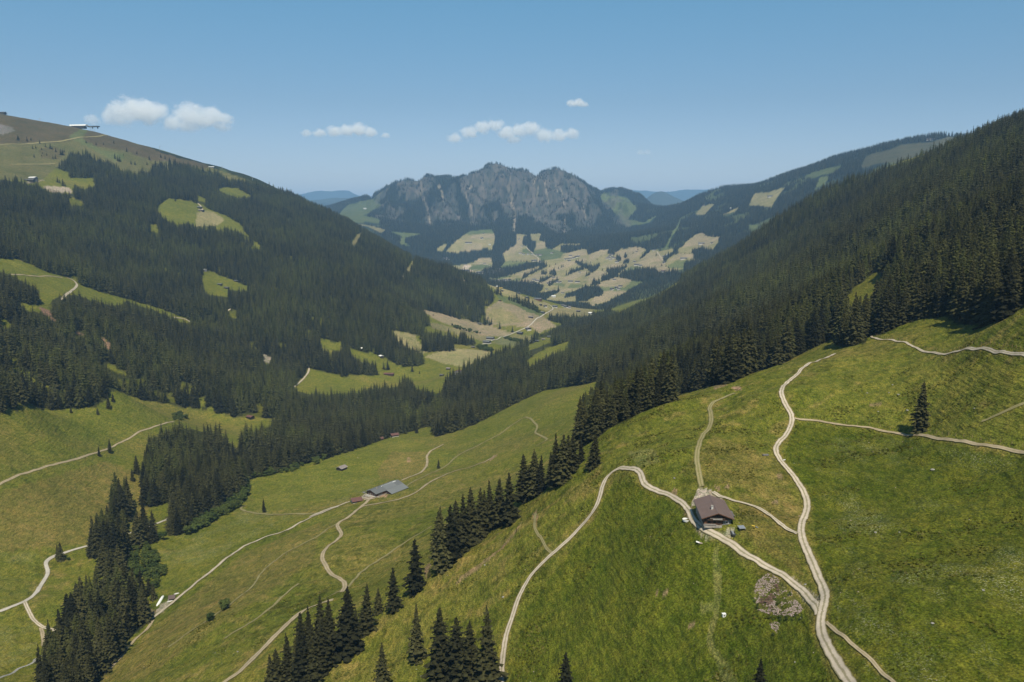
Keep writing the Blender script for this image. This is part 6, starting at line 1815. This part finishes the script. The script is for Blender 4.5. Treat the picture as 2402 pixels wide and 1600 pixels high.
# valley farms, one by one
for (x, y, w, l, wh, rt, rf, wa, ba, lab, nm, ca) in [
    (590, 1032, 13, 18, 6.5, 70, 'greyroof', 'brownwall', 'plaster', "large grey roofed farmhouse on the valley road, the upper of a pair", "farmhouse", "house"),
    (540, 1090, 12, 16, 6, 60, 'greyroof', 'blackwall', 'plaster', "dark farmhouse on the valley road, the lower of a pair", "farmhouse", "house"),
    (1172, 888, 12, 15, 6, 20, 'shingle', 'blackwall', 'plaster', "farmhouse where the valley road bends upward, below the big tan field", "farmhouse", "house"),
    (1045, 948, 10, 15, 5, 60, 'greyroof', 'blackwall', None, "dark barn beside the valley road, left of the bend farmhouse", "field_barn", "barn"),
    (325, 1152, 6, 7, 2.6, 75, 'darkroof', 'blackwall', None, "tiny dark hut at the edge of the striped hay field", "field_hut", "hut"),
    (425, 798, 6, 10, 3, 85, 'greyroof', 'blackwall', None, "small hut at the lower corner of the left forest by the tan field", "field_hut", "hut"),
    (1210, 695, 8, 13, 3.6, 80, 'shingle', 'blackwall', None, "lone barn in the middle of the big tan field", "field_barn", "barn"),
    (1390, 625, 9, 11, 4.5, 60, 'greyroof', 'blackwall', None, "dark house left of the valley road, below the hedge", "field_barn", "barn"),
    (1430, 528, 9, 10, 5, 30, 'darkroof', 'blackwall', 'plaster', "white based house in the upper valley field", "farmhouse", "house"),
    (1362, 503, 7, 8, 4, 20, 'greyroof', 'blackwall', None, "small hut left of the white based house", "field_hut", "hut"),
    (1580, 535, 11, 14, 5.5, 65, 'greyroof', 'blackwall', 'plaster', "farmhouse where the upper valley road forks", "farmhouse", "house"),
    (1320, 430, 15, 24, 6, 70, 'greyroof', 'redwall', None, "big grey roofed barn with reddish walls on the valley shoulder", "field_barn", "barn"),
    (1155, 390, 8, 10, 4, 50, 'greyroof', 'blackwall', None, "grey hut on the crest of the pale shoulder field", "field_hut", "hut"),
    (735, 436, 6, 7, 3, 40, 'darkroof', 'blackwall', None, "tiny dark hut at the top corner of the tan field by the forest", "field_hut", "hut"),
    (770, 284, 5, 7, 3, 60, 'darkroof', 'blackwall', None, "tiny hut beside the dark tree group on the shoulder field", "field_hut", "hut"),
    (1027, 326, 6, 9, 3, 75, 'greyroof', 'blackwall', None, "pale roofed hut low on the ridge line of the shoulder field", "field_hut", "hut"),
    (700, 220, 7, 8, 3.5, 50, 'white', 'blackwall', None, "white roofed hut at the top of the shoulder field", "field_hut", "hut"),
    (752, 240, 4, 9, 2.2, 80, 'yellow', 'wood', None, "orange covered stack beside the white roofed hut", "covered_stack", "stack"),
    (1708, 520, 10, 12, 5, 60, 'darkroof', 'blackwall', 'plaster', "leftmost house of the valley hamlet on the shoulder", "farmhouse", "house"),
    (1748, 536, 11, 12, 5, 40, 'greyroof', 'blackwall', 'plaster', "middle house of the valley hamlet on the shoulder", "farmhouse", "house"),
    (1792, 542, 9, 13, 5, 70, 'shingle', 'brownwall', 'plaster', "right house of the valley hamlet on the shoulder", "farmhouse", "house"),
    (1940, 600, 9, 12, 4, 75, 'darkroof', 'blackwall', None, "dark barn near the end of the shoulder fields", "field_barn", "barn"),
    (2128, 640, 11, 14, 5, 30, 'white', 'blackwall', 'plaster', "pale building at the far end of the shoulder, by the right forest", "farmhouse", "house"),
    (1495, 995, 6, 12, 3, 85, 'greyroof', 'blackwall', None, "grey barn on top of the green strip in the right forest", "field_barn", "barn"),
    (1402, 1030, 5, 8, 2.6, 80, 'shingle', 'blackwall', None, "tiny hut in the middle of the green strip in the right forest", "field_hut", "hut"),
    (1305, 1058, 6, 9, 3.4, 70, 'greyroof', 'blackwall', None, "hut at the left end of the green strip in the right forest", "field_hut", "hut"),
    (1225, 1082, 6, 9, 3.4, 70, 'darkroof', 'blackwall', None, "dark hut in the trees at the stream, left of the green strip", "field_hut", "hut")]:
    chalet(('L', [(x, y)]), w, l, wh, R_(rt), rf, wa, lab, ca, base=ba, name=nm, detail=0, dmin=900, dmax=3300, over=1.0)
# huts on the left mountain
for r, x, y, w, l, wh, rt, rf, lab, ca, nm in [
    ('A', 1378, 852, 8, 14, 4, 85, 'greyroof', "upper of the two huts on the alp clearing in the left forest", "hut", "alp_hut"), ('A', 1388, 872, 9, 16, 4, 85, 'shingle', "lower of the two huts on the alp clearing in the left forest", "hut", "alp_hut"),
    ('A', 1415, 1285, 6, 8, 4, 30, 'white', "hut with a pale gable at the top of the small forest clearing", "hut", "alp_hut"), ('A', 1518, 1382, 6, 9, 3, 75, 'greyroof', "grey roofed hut beside a bush in the small forest clearing", "hut", "alp_hut"), ('A', 1563, 1406, 6, 10, 3, 75, 'darkroof', "dark hut lowest in the small forest clearing", "hut", "alp_hut"), ('A', 1632, 1358, 6, 9, 3, 80, 'greyroof', "hut at the right corner of the small forest clearing", "hut", "alp_hut"),
    ('M', 545, 1390, 9, 26, 5, 85, 'greyroof', "long dark lift building above the pale quarry on the left mountain", "building", "lift_building"), ('M', 615, 1375, 14, 18, 9, 80, 'white', "bright lift station block above the pale quarry on the left mountain", "building", "lift_building"),
    ('A', 1460, 572, 8, 20, 4, 85, 'white', "pale low building on the ridge line of the left mountain", "building", "ridge_building"), ('M', 50, 122, 14, 22, 7, 85, 'darkroof', "dark station building at the very left of the summit ridge", "building", "summit_building")]:
    chalet((r, [(x, y)]), w, l, wh, R_(rt), rf, 'blackwall' if rf != 'white' else 'greywall', lab, ca, name=nm, dmin=900 if r == 'A' else 1400, dmax=4200, over=.9)

# summit lift station with its long bright canopy
p = at_pix('M', 1420, 345)
root = empty("cable_car_station", p + np.array((0, 12, -1)), -.1)
tag(root, "summit cable car station with a long bright rounded roof on the left ridge", "lift station")
MB().box((0, 0, 4), (52, 18, 9)).build("hall", M['blackwall'], root)
cv_, cf_ = [], []
for yy in (-11, 11):
    for k in range(9):
        t = math.pi * k / 8
        cv_.append((yy * 3.0, -10 * math.cos(t), 9.5 + 5.5 * math.sin(t)))
for k in range(8): cf_.append((k, k + 1, 10 + k, 9 + k))
cf_ += [tuple(range(9))[::-1], tuple(range(9, 18))]
mesh_obj("canopy", cv_, cf_, M['white'], root)
MB().box((58, 2, 7), (44, 12, 4)).box((58, -5, 2.5), (3, 3, 7)).box((74, 3, 2.5), (3, 3, 7)).build("loading_deck", M['darkmetal'], root)
MB().box((-36, 2, 4), (26, 14, 6)).build("annex", M['darkmetal'], root)
def pylon(r, x, yb, yt, lab, dmin=1500):
    p, h = measured(r, x, yb, yt, dmin)
    h = float(np.clip(h, 10, 34))
    root = empty("lift_pylon", p, .2)
    tag(root, lab, "pylon", "lift pylons on the left ridge")
    MB().tube((0, 0, -1), (0, 0, h), .75, .5, 8).build("mast", M['metal'], root)
    MB().box((0, 0, h - .4), (8.5, .6, .6)).box((-3.8, 0, h - 1), (.5, 3, .5)).box((3.8, 0, h - 1), (.5, 3, .5)).build("crossarm", M['metal'], root)
for r, x, yb, yt, lab in [('M', 1658, 385, 305, "left pylon of three beside the summit station"), ('M', 1693, 400, 310, "middle pylon of three beside the summit station"), ('M', 1730, 415, 318, "right pylon of three beside the summit station"), ('A', 1103, 450, 420, "lone pylon standing against the sky halfway down the left ridge"), ('A', 1532, 578, 562, "pylon on the ridge beside the pale low building"), ('A', 1742, 655, 643, "lowest pylon where the left ridge meets the forest"), ('M', 733, 240, 228, "tiny pylon on the summit ridge left of the station"), ('M', 135, 125, 100, "pylon beside the dark station at the left end of the ridge")]:
    pylon(r, x, yb, yt, lab)

# hamlets and farms of the far terraces
FARH = [("hamlet at the foot of the massif", "house of the small hamlet on the green field below the massif", 'J', [(1180, 365), (1230, 378), (1300, 380), (1360, 378), (1440, 385), (1490, 390), (1370, 480), (1412, 478), (1480, 495)]),
        ("village by the church slope", "house of the larger hamlet at the upper right of the terraces", 'J', [(1875, 455), (1915, 450), (1955, 445), (1995, 435), (2035, 420), (2070, 412), (1930, 480), (1950, 405)]),
        ("houses of the valley village", "house of the crowded village in the valley bottom", 'J', [(700, 652), (728, 645), (758, 636), (790, 665), (822, 612), (852, 608), (882, 622), (912, 618), (942, 628), (750, 668), (800, 642), (962, 632), (1010, 608), (690, 668), (870, 640), (840, 640)]),
        ("houses at the left end of the valley village", "house of the village part peeping over the left forest", 'J', [(5, 435), (30, 455), (18, 475), (52, 438), (70, 455)]),
        ("houses along the valley bottom road", "house in the row just above the dark gorge wood", 'J', [(800, 795), (850, 780), (890, 785), (932, 780), (972, 780), (1010, 775)]),
        ("farms above the gorge", "farm of the close group right of the gorge wood", 'J', [(1390, 768), (1432, 785), (1370, 805), (1455, 790), (1350, 815)]),
        ("farms in the middle terraces", "farm of the strung out group amid the terraces", 'J', [(1610, 825), (1652, 806), (1742, 806), (1782, 808)]),
        ("upper right hamlet", "house of the tight hamlet under the dark wood at the right terraces", 'K', [(330, 405), (352, 388), (310, 435), (340, 460), (372, 424), (288, 444), (395, 440)]),
        ("farm group on the nearest terrace", "farm building of the group beside the green field on the nearest terrace", 'K', [(362, 920), (432, 895), (492, 875), (466, 918)])]
hr = random.Random(21)
for grp, lab, r, lst in FARH:
    for x, y in lst:
        chalet((r, [(x, y)]), hr.choice([11, 13]), hr.choice([14, 17]), hr.choice([6, 7]), R_(hr.uniform(20, 90)), hr.choice(['darkroof', 'shingle', 'greyroof']), 'brownwall', lab, "house", group=grp, base='plaster', name="village_house", dmin=2900, dmax=9500, over=1.2)
for r, x, y, w, l, wh, rt, rf, lab in [
    ('J', 360, 208, 14, 22, 8, 60, 'darkroof', "left farm of the pair amid the upper left tan fields"), ('J', 412, 208, 14, 20, 8, 60, 'shingle', "right farm of the pair amid the upper left tan fields"), ('J', 590, 138, 14, 18, 9, 40, 'shingle', "white based farm by the hedge in the upper left fields"), ('J', 615, 58, 9, 14, 5, 60, 'darkroof', "small barn at the top of the upper left fields"), ('J', 712, 234, 9, 12, 5, 60, 'white', "pale roofed barn at the right of the upper left fields"), ('J', 628, 520, 10, 18, 5, 85, 'darkroof', "barn on the pale loop road above the valley village"),
    ('J', 1665, 360, 12, 14, 6, 50, 'shingle', "lone farm on the green field below the massif"), ('J', 1215, 255, 10, 15, 5, 60, 'darkroof', "small barn on the tall tan field under the massif"), ('J', 1160, 146, 9, 13, 5, 60, 'darkroof', "barn high in the tan field under the massif"), ('J', 1690, 735, 9, 14, 5, 75, 'darkroof', "small barn between two terrace hedges"), ('J', 1950, 800, 15, 24, 7, 75, 'darkroof', "large dark farm on a terrace, left of a pair"), ('J', 2055, 808, 13, 22, 7, 75, 'darkroof', "large dark farm on a terrace, right of a pair"),
    ('J', 1690, 1032, 11, 17, 6, 80, 'white', "pale roofed house above the dark hedge near the shoulder"), ('J', 1830, 972, 8, 12, 4, 70, 'darkroof', "small barn on the green field above the dark copse"), ('J', 1582, 912, 7, 10, 4, 70, 'darkroof', "tiny hut on the brown field by the gorge wood"), ('J', 2090, 655, 8, 12, 5, 70, 'darkroof', "small barn on the terrace under the long hedge"),
    ('K', 740, 548, 13, 26, 7, 80, 'darkroof', "long white based farm in the middle of the right terraces"), ('K', 800, 555, 11, 18, 6, 80, 'greyroof', "barn attached right of the long white based farm"), ('K', 440, 500, 12, 20, 6, 70, 'darkroof', "dark farm on the track right of the tight hamlet"), ('K', 712, 492, 10, 13, 6, 40, 'shingle', "small house in a tree group above the long farm"), ('K', 1162, 508, 11, 13, 7, 30, 'darkroof', "white house at the foot of the dark tree group"), ('K', 1158, 415, 10, 13, 6, 50, 'greyroof', "house in the tree group at the track's bend"),
    ('K', 1460, 455, 13, 32, 7, 85, 'greyroof', "long white farm on the right terrace above the green field"), ('K', 1735, 222, 13, 32, 7, 85, 'greyroof', "long white farm on the highest tan field"), ('K', 1012, 318, 11, 18, 5, 80, 'darkroof', "dark farm at the top of the pale track"), ('K', 1145, 645, 12, 15, 7, 45, 'redroof', "house with a pinkish roof in the wood edge below the tan field"), ('K', 400, 770, 10, 14, 5, 60, 'darkroof', "small barn alone on a tan field above the farm group"), ('K', 742, 340, 8, 12, 5, 70, 'darkroof', "small barn on the upper tan field by a round tree"), ('K', 1215, 390, 9, 10, 6, 40, 'white', "small white house beside the hedge at the upper right"), ('K', 1892, 208, 7, 9, 6, 40, 'darkroof', "tiny dark hut on the highest tan field"),
    ('C', 955, 500, 14, 30, 8, 85, 'greyroof', "long farm on the clearing of the blue right ridge"), ('C', 735, 565, 11, 14, 7, 40, 'white', "white house on the small clearing of the blue right ridge"), ('C', 590, 548, 10, 14, 6, 40, 'shingle', "farm where the blue right ridge drops to the saddle"), ('B', 460, 415, 14, 24, 7, 80, 'white', "pale farm alone on the green saddle left of the massif"), ('J', 330, 650, 24, 50, 9, 85, 'blue', "long blue roofed hall at the edge of the valley village"), ('J', 560, 668, 18, 40, 7, 85, 'greyroof', "pale flat hall beside the valley village"), ('C', 1835, 190, 16, 40, 9, 85, 'darkroof', "dark lift station on top of the blue right ridge")]:
    chalet((r, [(x, y)]), w, l, wh, R_(rt), rf, 'brownwall' if rf != 'white' else 'plaster', lab, "house", base='plaster', name="farmhouse", dmin=2900, dmax=9500, over=1.3)

# --- the dump by the farm road: wrapped row, dark low shed, covered heaps
def lumpy(mb_pts, radius, seed, seg=12):
    r_ = random.Random(seed)
    v, f = [], []
    for i, (a, rr) in enumerate(mb_pts):
        for k in range(seg):
            t = math.pi * k / (seg - 1)
            v.append((a + r_.uniform(-.08, .08), rr * math.cos(t) * r_.uniform(.92, 1.08), rr * .85 * math.sin(t) * r_.uniform(.9, 1.1)))
    m_ = len(mb_pts)
    for i in range(m_ - 1):
        for k in range(seg - 1):
            f.append((i * seg + k, i * seg + k + 1, (i + 1) * seg + k + 1, (i + 1) * seg + k))
    return v, f
a, b = at_pix('Q', 760, 1000), at_pix('Q', 1040, 560)
v, f = lumpy([(-.5, .15), (-.47, .7), (-.3, .85), (-.1, .9), (.1, .95), (.3, .85), (.45, .7), (.5, .12)], 1, 3)
ln_ = np.hypot(*(b - a)[:2])
v = [(x_ * ln_, y_ * 1.1, z_ * 1.2) for x_, y_, z_ in v]
o = mesh_obj("silage_row", v, f, M['white'], smooth=True)
o.location = tuple((a + b) / 2); o.rotation_euler = (0, 0, math.atan2(b[1] - a[1], b[0] - a[0]))
tag(o, "long white wrapped silage row beside the farm road at the lower left", "silage")
p = at_pix('Q', 1430, 690)
root = empty("low_shed", p, R_(20))
tag(root, "low dark brown roofed shed beside the farm road at the lower left", "shed")
v, f = gable(3.4, 4.4, 1.1, .2, deep=.8)
mesh_obj("wall", v, f, M['blackwall'], root)
MB().box((0, 0, 1.35), (4.2, 5.2, .1), rx=.06).build("roof", M['brownroof'], root)
for x, y, sx, sy, lab in ((1390, 720, 2.3, 1.2, "white covered heap in front of the low dark shed"), (1370, 800, 2.5, .8, "pale plank stack nearest the farm road by the low shed"), (1650, 455, 2.0, 1.0, "pale covered heap behind the low dark shed")):
    p = at_pix('Q', x, y)
    v, f = lumpy([(-.5, .1), (-.42, .4), (-.1, .5), (.25, .45), (.45, .3), (.5, .08)], 1, int(x))
    o = mesh_obj("covered_heap", [(q[0] * sx * 1.6, q[1] * sy * 1.5, q[2] * 1.4) for q in v], f, M['plaster'], smooth=True)
    o.location = tuple(p); o.rotation_euler = (0, 0, R_(28))
    tag(o, lab, "heap")

# fence posts along the dirt track on the right pasture and beside the main road
fp_src = MB().tube((0, 0, -.3), (0, 0, 1.15), .07, .055, 6)
fme = mesh_data("fence_post", fp_src.v, fp_src.f, M['wood'])
for nm, st_, w_, ln, d in [ROADLINES[4], ROADLINES[5]]:
    tg = np.gradient(ln, axis=0)
    tg /= np.linalg.norm(tg, axis=1, keepdims=True)
    step = max(1, int(5.5 / max(.5, np.hypot(*(ln[1] - ln[0])))))
    for i in range(0, len(ln), step):
        q = ln[i] + np.array((-tg[i, 1], tg[i, 0])) * 2.3
        u, _ = project(q[0], q[1], float(terrain_z(q[0], q[1])))
        if -20 < u < 2420:
            o = bpy.data.objects.new("fence_post", fme)
            COL.objects.link(o)
            o.location = (q[0], q[1], float(terrain_z(q[0], q[1])))
            o.rotation_euler = (random.uniform(-.06, .06), random.uniform(-.06, .06), 0)
            tag(o, "thin wooden fence post along the " + ("dirt track" if st_ == 'dirt' else "upper gravel track") + " on the right pasture", "fence post", "fence posts by the " + ("dirt track" if st_ == 'dirt' else "upper gravel track"))

# ------------------------------------------------------------------ clouds, above the haze
def cloud(label, px_blobs, D, dens, seed, flat=.45, wisp=0.0):
    """one cumulus: a box of vapour whose density follows a few overlapping puffs broken up by noise"""
    cs = []
    for x, y, rx in px_blobs:
        az, t = ray(x, y)
        cs.append((D * math.sin(az), D * math.cos(az), D * t, rx / F * D))
    cs = np.array(cs)
    c0 = cs[:, :3].mean(0)
    up = np.array((-c0[1], c0[0])) / math.hypot(c0[0], c0[1])
    cs[:, 3] *= .86
    R0 = cs[:, 3].max()
    lo = (cs[:, :3] - cs[:, 3:4] * 1.5).min(0)
    hi = (cs[:, :3] + cs[:, 3:4] * 1.5).max(0)
    lo[2] = max(lo[2], zhi + 15)
    mid = (lo + hi) / 2
    m, N, L, B = mat("cloud_vapour")
    N.remove(B)
    tc = N.new("ShaderNodeTexCoord")
    v0 = tc.outputs["Object"]
    wz = N.new("ShaderNodeTexNoise"); wz.inputs["Scale"].default_value = 2.2 / R0; wz.inputs["Detail"].default_value = 2
    L.new(v0, wz.inputs["Vector"])
    fld = None
    for x, y, z, r in cs:
        sb = N.new("ShaderNodeVectorMath"); sb.operation = 'SUBTRACT'
        L.new(v0, sb.inputs[0]); sb.inputs[1].default_value = (x - mid[0], y - mid[1], z - mid[2])
        ml = N.new("ShaderNodeVectorMath"); ml.operation = 'MULTIPLY'
        L.new(sb.outputs[0], ml.inputs[0]); ml.inputs[1].default_value = (1 / r, 1 / r, 1 / (r * .68))
        le = N.new("ShaderNodeVectorMath"); le.operation = 'LENGTH'
        L.new(ml.outputs[0], le.inputs[0])
        su = N.new("ShaderNodeMath"); su.operation = 'SUBTRACT'; su.inputs[0].default_value = 1.0
        L.new(le.outputs["Value"], su.inputs[1])
        if fld is None:
            fld = su.outputs[0]
        else:
            mx = N.new("ShaderNodeMath"); mx.operation = 'SMOOTH_MAX'; mx.inputs[2].default_value = .12
            L.new(fld, mx.inputs[0]); L.new(su.outputs[0], mx.inputs[1])
            fld = mx.outputs[0]
    def nadd(fld, sc, amp, det, off):
        mp = N.new("ShaderNodeMapping"); mp.inputs["Location"].default_value = (seed * 31.7, off, 0)
        mp.inputs["Scale"].default_value = (sc, sc, sc * 1.3)
        L.new(v0, mp.inputs[0])
        t = nz(N, L, 1.0, det, mp.outputs[0], .6)
        s1 = N.new("ShaderNodeMath"); s1.operation = 'MULTIPLY_ADD'
        L.new(t.outputs[0], s1.inputs[0]); s1.inputs[1].default_value = amp; s1.inputs[2].default_value = -amp * .5
        s2 = N.new("ShaderNodeMath"); s2.operation = 'ADD'
        L.new(fld, s2.inputs[0]); L.new(s1.outputs[0], s2.inputs[1])
        return s2.outputs[0]
    fld = nadd(fld, 1.7 / R0, 2.0, 7, seed)
    fld = nadd(fld, 6.0 / R0, .9, 5, seed + 3)
    mr = N.new("ShaderNodeMapRange"); mr.interpolation_type = 'SMOOTHSTEP'
    mr.inputs["From Min"].default_value = .05 - wisp; mr.inputs["From Max"].default_value = .42
    L.new(fld, mr.inputs["Value"])
    # flat base
    sx = N.new("ShaderNodeSeparateXYZ"); L.new(v0, sx.inputs[0])
    bz = N.new("ShaderNodeMapRange"); bz.interpolation_type = 'SMOOTHSTEP'
    zb = cs[:, 2].min() - R0 * flat - mid[2]
    bz.inputs["From Min"].default_value = zb; bz.inputs["From Max"].default_value = zb + R0 * .45
    L.new(sx.outputs[2], bz.inputs["Value"])
    mu = N.new("ShaderNodeMath"); mu.operation = 'MULTIPLY'
    L.new(mr.outputs[0], mu.inputs[0]); L.new(bz.outputs[0], mu.inputs[1])
    m2 = N.new("ShaderNodeMath"); m2.operation = 'MULTIPLY'; m2.inputs[1].default_value = dens * 1.15
    L.new(mu.outputs[0], m2.inputs[0])
    pv = N.new("ShaderNodeVolumePrincipled")
    pv.inputs["Color"].default_value = (.998, .998, .998, 1)
    pv.inputs["Anisotropy"].default_value = -.2
    L.new(m2.outputs[0], pv.inputs["Density"])
    L.new(pv.outputs[0], N["Material Output"].inputs["Volume"])
    mb = MB().box((0, 0, 0), tuple(hi - lo))
    o = mb.build("cloud", m)
    o.location = tuple(mid)
    tag(o, label, "cloud")
    o["kind"] = "thing"

ZC = lambda r, l: [tuple(Z(r, [(x, y)])[0]) + (rad,) for x, y, rad in l]
cloud("largest cloud, two white billows above the left mountain ridge", ZC('A', [(640, 240, 22), (760, 215, 30), (850, 190, 46), (960, 175, 52), (1040, 190, 46), (1200, 255, 34), (1310, 200, 46), (1380, 230, 46), (1460, 215, 38), (1530, 225, 30), (1520, 285, 26), (1300, 280, 36)]), 14000, .0034, 1)
cloud("flat white cloud between the left ridge and the massif", ZC('P', [(705, 308, 16), (735, 307, 20), (770, 302, 24), (798, 300, 25), (825, 298, 27), (850, 304, 22), (887, 311, 13)]), 14000, .0055, 2)
cloud("long low white cloud above the rocky massif", ZC('P', [(1045, 318, 24), (1080, 305, 28), (1110, 293, 28), (1140, 288, 26), (1165, 305, 30), (1195, 300, 30), (1220, 295, 30), (1250, 312, 30), (1285, 312, 28), (1315, 308, 24), (1180, 322, 24)]), 14000, .0042, 3)
cloud("small single white cloud puff highest above the massif", ZC('P', [(1315, 239, 16), (1330, 236, 18), (1342, 241, 14)]), 14000, .0075, 4)
cloud("faint thin wisp of cloud low above the right blue ridge", ZC('P', [(1473, 352, 14), (1488, 351, 13)]), 14000, .0025, 5)
scene.cycles.volume_step_rate = .35
scene.cycles.volume_max_steps = 512
